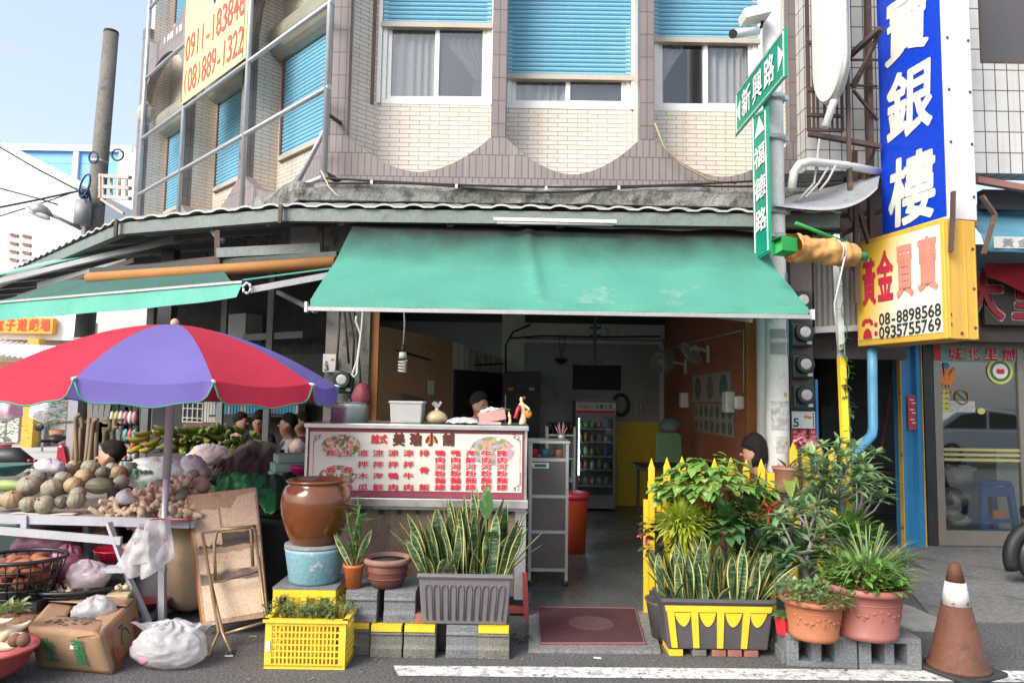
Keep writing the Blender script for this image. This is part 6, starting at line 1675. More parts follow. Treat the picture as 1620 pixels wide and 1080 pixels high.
for lay,(n,spread_,zz) in enumerate(((46,1.0,.025),(32,.74,.065),(22,.52,.105),(11,.32,.145))):
 for i in range(n):
  u=gr_.random();v=gr_.random()
  cxm=(gx_l+gx_r)/2+.12
  x=cxm+(u-.5)*(gx_r-gx_l-.06)*spread_*(1 if u<.5 or lay==0 else .9);y=4.86+.05*lay+v*.42*(.4+.6*spread_)
  if lay==0 and i<20:y=4.86+.05*v;x=gx_l+.16+(gx_r-gx_l-.2)*(i+u)/20
  x=min(x,gx_r-.05)
  yfe=fl_.y+(x-fl_.x)/(fr_.x-fl_.x)*(fr_.y-fl_.y);y+=yfe+.085-4.86
  where=('bottom of the heap','lower part of the heap','upper part of the heap','top of the heap')[lay]
  put(gin,used,gr_.randrange(7),(x,y,ZT+zz),(gr_.uniform(-.5,.5),gr_.uniform(-.35,.35),gr_.uniform(0,6.28)),'knobbly tan ginger root in the '+where+' on the stall table','ginger','ginger roots heaped on the stall',gr_.uniform(1.0,1.5))
bag('plastic_scrap','scrap of thin white plastic lying on the ginger heap','plastic scrap',P(196,797,5.02),(.06,.05,.06),M_bagw,9,amp=.35,n=(24,16))
# rice bag, loose bags and cloths behind the pumpkins
def rice_bag():
 c=P(248,762,5.75);t=thing('rice_bag','pale green printed plastic sack lying behind the ginger heap','sack',c)
 m=mat('pale mint plastic',(.60,.70,.64,1),(.48,.58,.52,1),rough=.35,ns=4)
 def f(q,a,th):return 1+.12*(1-2*wr(q,2.6,3))+.06*nz(q,5)
 MB().ell(c+UP*.06,(.27,.12,.13),nu=40,nv=24,fn=f).build('sack',m,t)
 MB().ell(c+V((.26,.03,.09)),(.11,.09,.12),nu=24,nv=16,fn=f).build('tied_end',mat('clear sack film',(.55,.62,.6,1),rough=.3),t)
 mb=MB();b_=c+V((-.10,-.135,.075))
 for k,(dx,dz,w_,h_) in enumerate(((0,0,.03,.035),(.04,.004,.028,.03),(.075,.006,.03,.034),(.112,.004,.03,.03))):
  for j in range(3):mb.box(b_+V((dx,.004*abs(dx-.05)*10,dz+.011*j)),(w_,.006,.005),RXYZ(0,.15,0))
  mb.box(b_+V((dx,.0,dz+.012)),(.006,.007,h_))
 mb.build('black_print',M_greyl,t)
 mb=MB()
 for dx,dz,w_,h_ in ((-.12,.03,.05,.07),(.16,-.03,.05,.10),(.0,-.045,.14,.025)):mb.box(c+V((dx,-.125,.05+dz)),(w_,.02,h_))
 mb.build('green_print',mat('green print',(.08,.35,.17,1),(.3,.5,.4,1),rough=.5,ns=20),t)
rice_bag()
bag('white_cloth_bag','crumpled off-white cloth bag on top of the brown tarpaulin','bag',P(332,735,6.2),(.18,.10,.10),mat('off white cloth',(.58,.54,.50,1),(.45,.41,.38,1),rough=.8,ns=6),6,amp=.28,n=(36,24))
bag('clear_bag','small greyish plastic bag on the pumpkins at the left','bag',P(78,748,5.5),(.11,.07,.06),mat('grey film',(.5,.48,.52,1),(.35,.33,.36,1),rough=.3),11,amp=.25,n=(28,18))
def tarp(name,label,pts,m,seed,amp=.04,nn=(30,16)):
 """draped sheet over four corner picks (near-left, near-right, far-right, far-left) with a hump"""
 a,b,c,d=pts
 def f(u,v):
  p=a.lerp(b,u).lerp(d.lerp(c,u),v)
  return p+UP*(amp*2.0*math.sin(math.pi*u)*math.sin(math.pi*v)+amp*NZ.noise(V((u*5+seed,v*4,seed)))+amp*.7*(1-2*abs(NZ.noise(V((u*8,v*5+seed,seed))))))+V((amp*.5*NZ.noise(V((v*6,u*4,seed))),amp*.5*NZ.noise(V((v*3,u*5,seed+3))),0))
 return tag(MB().sheet(f,*nn).build(name,m,solid=.006),label,'tarpaulin')
M_gt=mat('bright green tarp',(.015,.27,.055,1),(.012,.2,.045,1),rough=.4,ns=5)
tarp('green_tarpaulin','bright green crumpled plastic sheet above the folded wooden table',[P(338,790,5.1),P(436,815,5.0),P(440,762,5.8),P(345,758,5.8)],M_gt,2.0,.05)
tarp('brown_tarpaulin','dark brown sheet draped behind the green one',[P(330,768,5.9),P(430,770,5.8),P(450,703,6.6),P(345,722,6.6)],mat('dark brown cloth',(.055,.032,.026,1),(.04,.024,.02,1),rough=.8,ns=5),5.0,.06)
tarp('dark_green_cloth','dark green cloth hanging behind the brown jar',[P(400,800,5.2),P(455,812,5.2),P(470,752,5.7),P(420,755,5.7)],mat('dark green cloth',(.012,.06,.035,1),(.01,.04,.025,1),rough=.8),7.0,.04)
# mint foam boxes
M_mint=mat('mint foam',(.30,.55,.42,1),(.26,.49,.37,1),rough=.7)
for k,(px,py) in enumerate(((452,752),(455,738),(460,724))):
 c=P(px,py,5.75);tag(MB().box(c,(.24,.2,.07),RZ(.5)).build('foam_box',M_mint,bevel=.012),'mint green foam tray box, '+('bottom','middle','top')[k]+' of the small stack beside the brown tarpaulin','box','mint foam boxes')
tag(MB().lathe([(.06,0),(.085,.05),(.09,.07)],P(477,742,5.6)-UP*.04,18).build('magenta_bowl',mat('magenta plastic',(.45,.02,.18,1),rough=.4)),'magenta plastic bowl at the left edge of the cart','bowl')
# bananas
M_ban=mat('green banana',(.10,.17,.03,1),(.22,.24,.04,1),rough=.5,ns=7,isl=[(.055,.105,.02,1),(.10,.155,.028,1),(.15,.19,.04,1),(.07,.125,.025,1)])
M_bany=mat('yellow banana',(.45,.32,.03,1),(.3,.26,.04,1),rough=.5,ns=7,isl=[(.45,.32,.04,1),(.3,.27,.04,1)])
def bunch(px,py,Y,n,m,label,seed):
 g=random.Random(seed);c=P(px,py,Y);mb=MB();S=1.55;n=int(n*1.25)
 for k in range(n):
  t=(k-n/2)/n;row=k%3
  b0=c+V((t*.36,g.uniform(-.03,.03),.02+.055*row));dr=V((t*1.2+g.uniform(-.3,.3),-.6-.2*row,-.35-.35*g.random()+.25*row))*1.15
  p1,p2,p3=b0+dr*.06,b0+dr*.14+UP*.01,b0+dr*.2+UP*.05
  mb.tube([b0,p1,p1.lerp(p2,.6),p2,p3],[.012,.027,.031,.027,.008],7)
 tag(mb.build('banana_bunch',m),label,'bananas','banana bunches behind the stall')
for px,py,Y,n,m,lb in ((262,705,6.9,9,M_bany,'yellowish banana bunch nearest the parasol pole'),(303,702,6.9,13,M_ban,'green banana bunch between the pole and the white cloth bag'),(340,700,7.0,13,M_ban,'green banana bunch behind the white cloth bag'),(375,703,7.0,14,M_ban,'large dark green banana bunch in the middle of the row')):
 bunch(px,py,Y,n,m,lb,px)
MB_=MB().lohi((P(245,720,6.9).x,6.75,0),(P(430,720,7.1).x,7.5,P(330,716,6.9).z))
tag(MB_.build('display_counter',mat('dark counter',(.06,.055,.05,1),(.04,.037,.035,1),rough=.7)),'dark counter under the banana bunches','counter')
# baskets and trays low at the left
M_bask=mat('black basket plastic',(.014,.014,.016,1),(.022,.022,.024,1),rough=.4)
def basket(name,label,c,rx,ry,h,taper=.75,strips=20,rings=3,parent_cat='basket',m=None):
 t=thing(name,label,parent_cat,c);m=m or M_bask;c=V(c)
 def rim(a,z):k=taper+(1-taper)*z/h;return c+V((rx*k*math.cos(a),ry*k*math.sin(a),z))
 mb=MB()
 for i in range(rings+1):
  z=h*i/(rings+.0) if rings else h;mb.tube([rim(2*math.pi*k/32,max(.006,z*.98)) for k in range(32)],.006 if i<rings else .004,5,closed=True)
 for k in range(strips):a=2*math.pi*k/strips;mb.tube([rim(a,.005),rim(a,h)],.0055,4)
 mb.build('mesh_side',m,t)
 MB().tube([rim(2*math.pi*k/40,h) for k in range(40)],.013,8,closed=True).build('rim',m,t)
 MB().lathe([(1,0),(1,.008)],c,30,sx=rx*taper,sy=ry*taper).build('floor',m,t)
 return t
M_yam=mat('sweet potato skin',(.36,.13,.055,1),(.26,.085,.04,1),rough=.7,ns=9,fine=.3,bump=.25,bs=50,spots=((.44,.22,.12,1),20,.68))
M_yam2=mat('brown yam skin',(.22,.10,.055,1),(.15,.07,.04,1),rough=.8,ns=9,fine=.3,bump=.3,bs=50)
def yam_bm(seed,L,r):
 g=random.Random(seed);mb=MB();n=9;b1,b2=g.uniform(-.25,.25),g.uniform(-.2,.2)
 pts=[V(((i/n-.5)*L,b1*L*(i/n-.5)**2*2,b2*L*(i/n-.5)**2)) for i in range(n+1)]
 rr=[max(.006,r*math.sin(math.pi*(.06+.88*i/n))**.6*(1+g.uniform(-.08,.08))) for i in range(n+1)]
 return mb.tube(pts,rr,12)
yams=[yam_bm(k,rnd.uniform(.13,.18),rnd.uniform(.036,.046)).build('sweet_potato',M_yam,local=True) for k in range(4)];yu=[False]*4
yams2=[yam_bm(k+9,rnd.uniform(.16,.22),rnd.uniform(.04,.05)).build('brown_yam',M_yam2,local=True) for k in range(3)];yu2=[False]*3
YBK=4.62;cB=P(33,940,YBK)
basket('mesh_basket','black mesh basket full of orange sweet potatoes under the stall',cB,.245,.22,.235,.72,22,4)
g=random.Random(3)
yi=0
for lay,n in ((.10,8),(.16,9),(.205,8)):
 for i in range(n):
  a=i*2.4+lay*9;rr=.145*math.sqrt((i+.5)/n)
  yi+=1
  put(yams,yu,g.randrange(4),cB+V((rr*math.cos(a),rr*math.sin(a)*.9,lay)),(g.uniform(-.3,.3),g.uniform(-.25,.25),g.uniform(0,6.28)),'orange brown sweet potato '+('on top in' if lay>.2 else 'in the middle layer of' if lay>.12 else 'low down in')+' the black mesh basket','sweet potato','sweet potatoes in the mesh basket',g.uniform(.9,1.1))
# lower crate under the mesh basket
cL=P(25,985,4.5)
basket('yam_tray','low black tray of brown yams under the mesh basket',V((cL.x,4.5,.03)),.27,.22,.10,.85,22,2)
for i in range(9):
 a=i*2.4;rr=.19*math.sqrt((i+.5)/9)
 put(yams2,yu2,i%3,(cL.x+rr*math.cos(a),4.46+rr*math.sin(a)*.7,.13+.03*(i%2)),(g.uniform(-.2,.2),g.uniform(-.2,.2),g.uniform(-.8,.8)),'dark brown yam in the low tray below the mesh basket','yam','brown yams in the low tray',1.0)
MB_=MB();
tag(MB().lohi((cB.x-.2,YBK-.15,.2),(cB.x+.2,YBK+.2,cB.z-.004)).build('crate',M_bask),'dark crate carrying the mesh basket of sweet potatoes','crate')
tag(MB().lohi((cB.x-.17,YBK-.0,.0),(cB.x+.3,YBK+.3,.198)).build('lower_crate',M_bask),'dark crate on the ground beneath the other dark crate','crate')
# oval black trays with garlic
YGT=4.76;cG=P(108,940,YGT);zG=P(108,934,YGT).z
basket('garlic_tray','oval black tray of garlic bulbs below the pink bag',V((cG.x,YGT,zG-.02)),.31,.21,.055,.9,26,2)
basket('spare_tray','empty oval black tray stacked under the garlic tray',V((cG.x+.03,YGT,zG-.13)),.27,.2,.07,.88,26,2)
tag(MB().lohi((cG.x-.18,YGT-.12,0),(cG.x+.22,YGT+.14,zG-.132)).build('dark_tub',M_bask,bevel=.02),'dark upturned tub carrying the oval black trays','tub')
M_gar=mat('garlic skin',(.56,.46,.33,1),(.44,.33,.22,1),rough=.6,ns=20,bump=.1)
gl_=MB();gl_.ell((0,0,.018),(.022,.022,.02),nu=14,nv=10,fn=lambda q,a,th:1-.12*abs(math.sin(a*3)));gl_.tube([(0,0,.034),(.002,0,.05)],[.008,.004],6)
gar=[gl_.build('garlic_bulb',M_gar,local=True)];gu=[False]
for i in range(34):
 a=i*2.4;rr=math.sqrt((i+.5)/34);x,y=rr*.25*math.cos(a)-.04,rr*.16*math.sin(a)-.01
 put(gar,gu,0,(cG.x+x,YGT+y,zG-.0+.028*(i%3==0)+.012*(i%2)),(g.uniform(-.8,.8),g.uniform(-.8,.8),g.uniform(0,6)),'small pale garlic bulb in the oval black tray','garlic','garlic bulbs in the oval tray',g.uniform(.85,1.2))
for i,(px,py) in enumerate(((66,922),(78,921))):
 o=put(yams,yu,i,P(px,py,YGT-.1),(.2,.1,1.2+i),'rounded brown sweet potato at the left end of the garlic tray','sweet potato','sweet potatoes on the garlic tray',.62)
M_pinkb=mat('pink plastic film',(.55,.20,.30,1),(.42,.13,.22,1),rough=.35,trans=.35,ns=6)
bag('pink_bag','crumpled pink plastic bag above the garlic tray','bag',P(104,922,4.9),(.12,.10,.14),M_pinkb,13,amp=.2)
cbag=thing('ginger_bag','knotted clear plastic bag of small ginger on the garlic tray','bag',P(140,920,YGT))
bag('clear_film',None,None,P(140,926,YGT-.02),(.15,.11,.09),mat('clear plastic film',(.62,.56,.58,1),(.5,.42,.44,1),rough=.25,alpha=.5,ns=5),15,amp=.2,parent=cbag)
mb=MB()
for k in range(8):mb.ell(P(140,916,YGT-.04)+V((g.uniform(-.07,.07),g.uniform(-.03,.05),g.uniform(-.02,.02))),(.035,.02,.02),RZ(g.uniform(0,3)),10,7)
mb.build('contents',M_gin,cbag)
# red tray of white radishes in the near corner
cR2=P(-72,1034,3.85);cR2=V((cR2.x,3.88,.05))
rt_=thing('red_tray','red plastic tray of white radishes at the lower left corner','tray',cR2)
MB().lathe([(.27,.0),(.33,.05),(.37,.13),(.39,.14),(.385,.15),(.355,.14),(.315,.06),(.26,.012),(0,.01)],cR2,40,sy=.72).build('tray_body',mat('salmon red plastic',(.48,.09,.075,1),(.4,.07,.06,1),rough=.4),rt_)
tag(MB().lathe([(.2,0),(.22,.046)],V((cR2.x,cR2.y,.002)),24,sy=.7).build('low_stand',M_bask),'dark low stand under the red radish tray','stand')
M_rad=mat('white radish',(.60,.52,.36,1),(.50,.42,.26,1),rough=.5,ns=9,fine=.15,spots=((.34,.26,.15,1),16,.7))
def radish(a,b,r,label,dark=False):
 d=b-a;n=10;pts=[a+d*(i/n)+UP*.02*math.sin(i*.5) for i in range(n+1)]
 rr=[r*(.55+.45*min(1,i/2.5))*(1-.75*max(0,(i/n-.45)/.55)**1.4) for i in range(n+1)]
 t=thing('radish',label,'radish',a,'white radishes in the red tray')
 MB().tube(pts,rr,12).build('root',M_rad,t)
 mb=MB()
 for k in range(5):an=k*1.26;mb.leaf(a,-d.normalized()*.6+V((.5*math.cos(an),.3*math.sin(an),.5)),.06,.03,.6,.2,3)
 mb.build('leaf_stub',M_vine,t)
for k,(p0,p1,r,lb) in enumerate((((-10,1025),(50,975),.026,'long pale radish rising to the right over the tray rim'),((-20,1000),(30,985),.028,'pale radish lying level at the back of the red tray'),((-25,1015),(38,995),.028,'pale radish in the middle of the red tray'),((-40,1040),(30,1013),.03,'thick pale radish at the front of the red tray'),((-50,1000),(22,972),.026,'thin pale radish furthest back in the red tray'))):
 radish(P(*p0,3.88+.04*(k%3)),P(*p1,3.95-.03*k),r,lb)
for k,(px,py) in enumerate(((24,1012),(37,1012))):
 tag(MB().ell(P(px,py,3.78),(.035,.03,.035)).build('turnip',M_yam2),'small round brownish turnip at the right edge of the red tray, '+('left' if k==0 else 'right')+' of two','turnip')
def greens(name,label,c,rx,ry,h,n,m,L=.12,W=.03,seed=1,cat='greens',group=None,parent=None,droop=.6,up=.6):
 g=random.Random(seed);mb=MB();c=V(c)
 for k in range(n):
  a=g.uniform(0,6.28);rr=math.sqrt(g.random());b=c+V((rx*rr*math.cos(a),ry*rr*math.sin(a),h*g.random()))
  mb.leaf(b,(math.cos(a)*rr+g.uniform(-.5,.5),math.sin(a)*rr+g.uniform(-.5,.5),up+g.random()*.8),L*g.uniform(.6,1.2),W*g.uniform(.7,1.2),droop*g.uniform(.5,1.5),.25,4)
 o=mb.build(name,m,parent)
 if label:tag(o,label,cat,group)
 return o
greens('radish_greens','pale green leafy tops at the back of the red tray',P(3,975,4.05),.1,.06,.05,40,mat('pale greens',(.3,.38,.12,1),(.2,.3,.08,1),rough=.5,trans=.25,isl=[(.2,.3,.07,1),(.36,.42,.18,1)]),.08,.04)
# things under the table
tag(MB().lathe([(.10,0),(.135,.07),(.15,.075),(.145,.08),(.12,.06),(0,.02)],P(185,885,4.95),26).build('red_basin',mat('glossy red plastic',(.55,.02,.055,1),(.45,.018,.045,1),rough=.25)),'glossy red plastic basin on the rail behind the hanging white bags','basin')
tag(MB().lathe([(.2,0),(.3,.08),(.31,.085),(.28,.07),(0,.02)],P(100,868,5.5),30).build('scarlet_basin',mat('dull red plastic',(.36,.02,.02,1),(.3,.018,.018,1),rough=.45)),'wide dull red basin in the shade under the stall table','basin')
bag('mauve_bag','mauve plastic bag in the shade under the stall table','bag',P(72,880,5.2),(.25,.15,.11),mat('mauve film',(.28,.12,.2,1),(.2,.09,.15,1),rough=.4),21,amp=.2)
bag('grey_bag','grey plastic bag behind the second rail of the stall table','bag',P(90,838,5.5),(.3,.16,.1),mat('dim film',(.25,.22,.24,1),(.16,.13,.14,1),rough=.4),23,amp=.25)
bag('salmon_bag','salmon plastic bag right of the wide dull red basin','bag',P(160,868,5.4),(.12,.1,.12),mat('salmon film',(.42,.2,.16,1),(.3,.14,.12,1),rough=.45),25,amp=.2)
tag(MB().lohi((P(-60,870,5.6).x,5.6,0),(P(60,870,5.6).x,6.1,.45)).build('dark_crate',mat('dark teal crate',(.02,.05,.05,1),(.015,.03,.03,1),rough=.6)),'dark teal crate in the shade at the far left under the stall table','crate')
tag(MB().lohi((P(190,930,5.1).x,5.05,.08),(P(262,930,5.1).x,5.5,.5)).build('grey_tub',mat('grey tub',(.3,.31,.34,1),(.2,.21,.23,1),rough=.5),bevel=.03),'pale grey tub behind the slanted table leg','tub')
tag(MB().box(P(190,940,4.72),(.14,.14,.035),RXYZ(.05,0,.2)).build('yellow_block',mat('pale yellow block',(.5,.44,.26,1),rough=.6),bevel=.01),'pale yellow block with garlic on it by the slanted table leg','block')
for i in range(4):put(gar,gu,0,P(186+i*5,932,4.72),(g.uniform(-.8,.8),.3,i),'garlic clove on the pale yellow block','garlic','garlic on the yellow block',.9)
tag(MB().lathe([(.10,0),(.13,.03),(.135,.035)],P(236,955,5.0),20).build('red_dish',mat('dark red dish',(.4,.05,.05,1),rough=.4)),'small dark red dish inside the table foot frame','dish')
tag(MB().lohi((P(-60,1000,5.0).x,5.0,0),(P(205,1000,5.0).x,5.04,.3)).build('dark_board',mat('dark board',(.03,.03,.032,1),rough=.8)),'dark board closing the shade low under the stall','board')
# bunch of white carrier bags on the table corner
def hanging_bags():
 t=thing('carrier_bags','bunch of white carrier bags with red print hung on the stall corner','bags',P(235,870,4.66))
 for k,(pts,sd) in enumerate((([(183,898),(243,908),(258,824),(214,828)],1.0),([(214,916),(284,884),(272,820),(228,822)],2.0),([(204,880),(262,900),(262,838),(214,836)],3.3))):
  a,b,c,d=[P(x,y,4.70-.03*k) for x,y in pts]
  def f(u,v):
   p=a.lerp(b,u).lerp(d.lerp(c,u),v)
   return p+V((.012*math.sin(u*9+sd),-.07*math.sin(math.pi*u)*(1-v*.5)-.022*math.sin(u*9+sd*2+3*v)-.03*NZ.noise(V((u*4+sd,v*3,sd))),.022*math.sin(u*7+sd)*(1-v)))
  o=MB().sheet(f,40,14).build('bag_sheet',M_bagw,t)
  if k<2:
   mb=MB();q0=f(.5,.35)
   for j in range(2):
    u0,v0=.4+.28*j,.62-.22*j
    mb.sheet(lambda u,v:f(u0+.09*u,v0+.14*v)+V((0,-.0035,0)),5,4)
   mb.build('red_print',mat('pink red print',(.6,.12,.2,1),(.7,.5,.55,1),rough=.5,ns=18,lo=.45,hi=.55,nd=1),t)
hanging_bags()
# sack behind the folding table
sk=thing('cloth_sack','large beige sack with blue print leaning behind the folded table','sack',P(288,962,5.0))
a=P(288,968,5.05);wS=52/1125*5.05
MB().ell(V((a.x,5.25,.38)),(.22,.24,.40),nu=36,nv=24,fn=lambda q,a_,th:(1/max(abs(q.x),abs(q.y),abs(q.z))**.55)*.9+.05*nz(q,2,4)+.05*(1-2*wr(q,3,2))).build('sack',mat('beige sacking',(.40,.30,.19,1),(.28,.21,.14,1),rough=.8,ns=4,bump=.2,spots=((.09,.2,.24,1),3.2,.62)),sk)
# grey bin
p=G(437,952);p=V((p.x,p.y+.2,0))
gb=thing('grey_bin','round ribbed grey plastic bin between folded table and brown jar','bin',p)
hb=P(437,812,p.y).z
MB().lathe([(.17,0),(.205,hb*.88),(.22,hb*.9),(.225,hb),(.20,hb)],p,36,fn=lambda q,a,i:V((q.x*(1-.025*(math.sin(a*9)>0)),q.y*(1-.025*(math.sin(a*9)>0)),q.z))).build('body',mat('grey bin plastic',(.10,.11,.125,1),(.075,.08,.09,1),rough=.5),gb)
tag(MB().lathe([(.24,0),(.25,.02),(.2,.05),(0,.06)],p+UP*(hb+.003),30).build('round_lid',mat('dark lid',(.05,.055,.06,1),rough=.5)),'dark round lid on the ribbed grey bin','lid')
# folded wooden table
ft=thing('folded_table','folded wooden table with peeling veneer and brass tube legs leaning on end','table',G(370,990))
TL,TR,BR,BL=P(297,783,5.02),P(405,770,5.06),P(424,975,4.72),P(321,991,4.68)
nf=(TR-TL).cross(BL-TL).normalized();nf=nf if nf.y<0 else -nf
th_=.035
MB().add([TL,TR,BR,BL]+[p-nf*th_ for p in (TL,TR,BR,BL)],[(0,1,2,3),(7,6,5,4),(0,4,5,1),(1,5,6,2),(2,6,7,3),(3,7,4,0)]).build('tabletop',mat('raw plywood',(.42,.29,.18,1),(.30,.20,.12,1),rough=.8,ns=3,fine=.25,grime=((.06,.045,.04,1),.58,.8)),ft,bevel=.003)
def tq(u,v,l=0):return TL.lerp(TR,u).lerp(BL.lerp(BR,u),v)+nf*l
M_ven=mat('pale peeling veneer',(.60,.46,.32,1),(.50,.37,.25,1),rough=.75,ns=3,fine=.2,grime=((.2,.14,.1,1),.62,.7),spots=((.12,.08,.06,1),15,.72))
def patch(poly,name,m,l):
 n=len(poly);MB().add([tq(u,v,l) for u,v in poly]+[tq(u,v,.0005) for u,v in poly],[list(range(n))]+[(i,(i+1)%n,n+(i+1)%n,n+i) for i in range(n)]).build(name,m,ft)
g2=random.Random(12)
def jag(u0,u1,v,n=9,amp=.012):return [(u0+(u1-u0)*k/n,v+g2.uniform(-amp,amp)) for k in range(n+1)]
patch([(.04,.15)]+jag(.10,.42,.14)+[(.43,.38)]+jag(.43,.06,.42),'veneer',M_ven,.003)
patch([(.45,.13),(.6,.15),(.72,.06),(.97,.04),(.98,.30)]+jag(.96,.46,.31),'veneer',M_ven,.0034)
patch(jag(.05,.97,.49)+jag(.97,.05,.62),'veneer',M_ven,.003)
patch(jag(.05,.97,.70)+[(.97,.96),(.05,.97)],'veneer',M_ven,.003)
patch(jag(.08,.95,.34)+jag(.95,.08,.445),'dark_stain',mat('rotten stain',(.055,.045,.04,1),(.16,.12,.09,1),rough=.9,ns=9),.0015)
patch(jag(.05,.95,.63)+jag(.95,.05,.70),'dark_stain',mat('rotten stain two',(.09,.075,.065,1),(.3,.24,.2,1),rough=.9,ns=12),.0036)
MB().bar(TL-nf*.017+V((-.006,0,0)),BL-nf*.017+V((-.006,0,0)),.012,th_*.98).build('edge_strip',mat('orange varnish edge',(.40,.14,.04,1),(.3,.1,.03,1),rough=.5),ft)
M_brass=mat('dull brass tube',(.36,.27,.15,1),(.26,.19,.11,1),rough=.4,metal=.5,ns=6,spots=((.14,.09,.05,1),14,.68))
def fp(px,py,Y):return P(px,py,Y)
MB().tube([fp(320,842,4.82),fp(346,1000,4.52),G(329,1038,.012)],.0105,8).build('leg',M_brass,ft)
MB().tube([fp(330,905,4.74),fp(352,1000,4.5),G(366,1033,.012)],.0105,8).build('leg',M_brass,ft)
MB().tube([fp(341,918,4.72),fp(339,860,4.78),fp(343,842,4.8),fp(352,836,4.8),fp(390,833,4.8),fp(397,838,4.8),fp(400,895,4.74)],.011,8).build('leg_loop',M_brass,ft)
MB().tube([fp(402,830,4.8),fp(418,960,4.6),fp(424,985,4.55)],.010,8).build('leg',M_brass,ft)
MB().tube([fp(409,880,4.74),fp(421,985,4.56)],.010,8).build('leg',M_brass,ft)
MB().tube([fp(324,842,4.8),fp(402,831,4.78)],.008,8).build('cross_bar',M_brass,ft)
MB().tube([fp(352,1003,4.5),fp(420,983,4.56)],.010,8).build('cross_bar',M_brass,ft)
MB().tube([fp(345,920,4.7),fp(410,903,4.7)],.007,8).build('cross_bar',M_rust,ft)
MB().ell(G(366,1033,.012),(.016,.016,.016),nu=10,nv=6).build('foot_cap',M_blk,ft)
# ginger carton and bag on the road
M_card=mat('brown cardboard',(.36,.225,.125,1),(.30,.18,.10,1),rough=.8,ns=5,fine=.12,grime=((.24,.14,.08,1),.62,.6))
FBL,FBR=G(61,1055),G(177,1067);dv=G(224,1006)-FBR
bxo=thing('ginger_carton','brown cardboard carton with green and red characters and half open flaps','carton',(FBL+FBR+dv)/2)
bt=[FBL,FBR,FBR+dv,FBL+dv]
tp_=[P(45,991,FBL.y-.04),P(157,1003,FBR.y-.05),P(216,945,FBR.y+dv.y+.02),P(92,938,FBL.y+dv.y+.02)]
mb=MB()
for i in range(4):
 j=(i+1)%4;A,B,Cc,D=bt[i],bt[j],tp_[j],tp_[i]
 nrm2=(B-A).cross(D-A).normalized()
 mb.sheet(lambda u,v:A.lerp(B,u).lerp(D.lerp(Cc,u),v)+nrm2*(.018*math.sin(math.pi*u)*math.sin(math.pi*v)),10,8)
mb.build('side_walls',M_card,bxo,solid=.004)
# flaps
def quadsheet(mb,a,b,c,d,bulge=.0):return mb.sheet(lambda u,v:a.lerp(b,u).lerp(d.lerp(c,u),v)+UP*bulge*math.sin(math.pi*u)*math.sin(math.pi*v),8,6)
e1=dv*.42
quadsheet(MB(),tp_[0],tp_[1],tp_[1]+e1+V((-.02,0,-.012)),tp_[0]+e1+V((.03,0,-.015)),.006).build('front_flap',M_card,bxo,solid=.004)
quadsheet(MB(),tp_[3],tp_[2],tp_[2]-dv*.36+V((0,0,.012)),tp_[3]-dv*.36+V((.02,0,.014)),.004).build('rear_flap',M_card,bxo,solid=.004)
quadsheet(MB(),tp_[0],tp_[3],tp_[3]+V((.15,0,-.02)),tp_[0]+V((.15,.02,-.02))).build('side_flap',M_card,bxo,solid=.004)
quadsheet(MB(),tp_[1],tp_[2],tp_[2]+V((-.14,0,-.022)),tp_[1]+V((-.14,.02,-.022))).build('side_flap',M_card,bxo,solid=.004)
bag('plastic_bags','white plastic bags stuffed inside the open carton','bags',(tp_[0]+tp_[2])/2+V((.02,.04,-.085)),(.13,.09,.09),M_bagw,31,amp=.22)
def onface(A,B,D,u,v,l=.030):return A.lerp(B,u)+(D-A)*v+(B-A).cross(D-A).normalized()*l
M_gink=mat('green ink',(.02,.17,.06,1),(.03,.22,.09,1),rough=.8,ns=30)
M_rink=mat('red ink',(.42,.06,.03,1),(.4,.1,.05,1),rough=.8,ns=30)
ux_,vx_=(bt[1]-bt[0]).normalized(),(tp_[0]-bt[0]).normalized()
mb=MB();glyph(mb,'生',.6,onface(bt[0],bt[1],tp_[0],.20,.24),ux_,vx_,.085,.15,.0);mb.build('green_lettering',M_gink,bxo);mb=MB();glyph(mb,'薑',0,onface(bt[0],bt[1],tp_[0],.60,.20),ux_,vx_,.085,.17,.0);mb.build('green_lettering',M_gink,bxo)
mb=MB();u2,v2=(bt[2]-bt[1]).normalized(),(tp_[1]-bt[1]).normalized()
line_text(mb,'小心輕放',onface(bt[1],bt[2],tp_[1],.06,.06,.028),u2,v2,.085,.21,1.0,.08,.0,vertical=True);mb.build('red_lettering',M_rink,bxo);mb=MB();line_text(mb,'輕拿輕放',onface(bt[1],bt[2],tp_[1],.72,.14,.028),u2,v2,.10,.13,.6,.08,.0,vertical=True);mb.build('red_lettering',M_rink,bxo)
mb=MB();o_=onface(bt[1],bt[2],tp_[1],.46,.38,.026);mb.tube([o_+u2*(.075*math.cos(t))+v2*(.075*math.sin(t)) for t in [.2+2.9*k/14 for k in range(15)]],.004,5);mb.build('green_arc',M_gink,bxo)
mb=MB();o_=onface(bt[1],bt[2],tp_[1],.42,.78,.024);mb.bar(o_-u2*.03,o_+u2*.04,.012,.004,n_ if False else (0,0,1));mb.build('hand_hole',M_blk,bxo)
mb=MB();o_=onface(bt[0],bt[1],tp_[0],.63,.66,.024);mb.box(o_,(.05,.004,.02),RZ(-.15));mb.build('tape_scrap',M_white,bxo)
mb=MB();c=tp_[0].lerp(tp_[1],.45)+e1*.55+UP*.006
for k in range(30):mb.box(c+V((g2.uniform(-.12,.14),g2.uniform(-.07,.07),0)),(.02,.012,.003),RZ(g2.uniform(0,3)))
mb.build('flap_print',mat('faded black print',(.12,.10,.07,1),(.2,.14,.08,1),rough=.9),bxo)
mb=MB();c=tp_[3].lerp(tp_[2],.5)-dv*.2+UP*.022
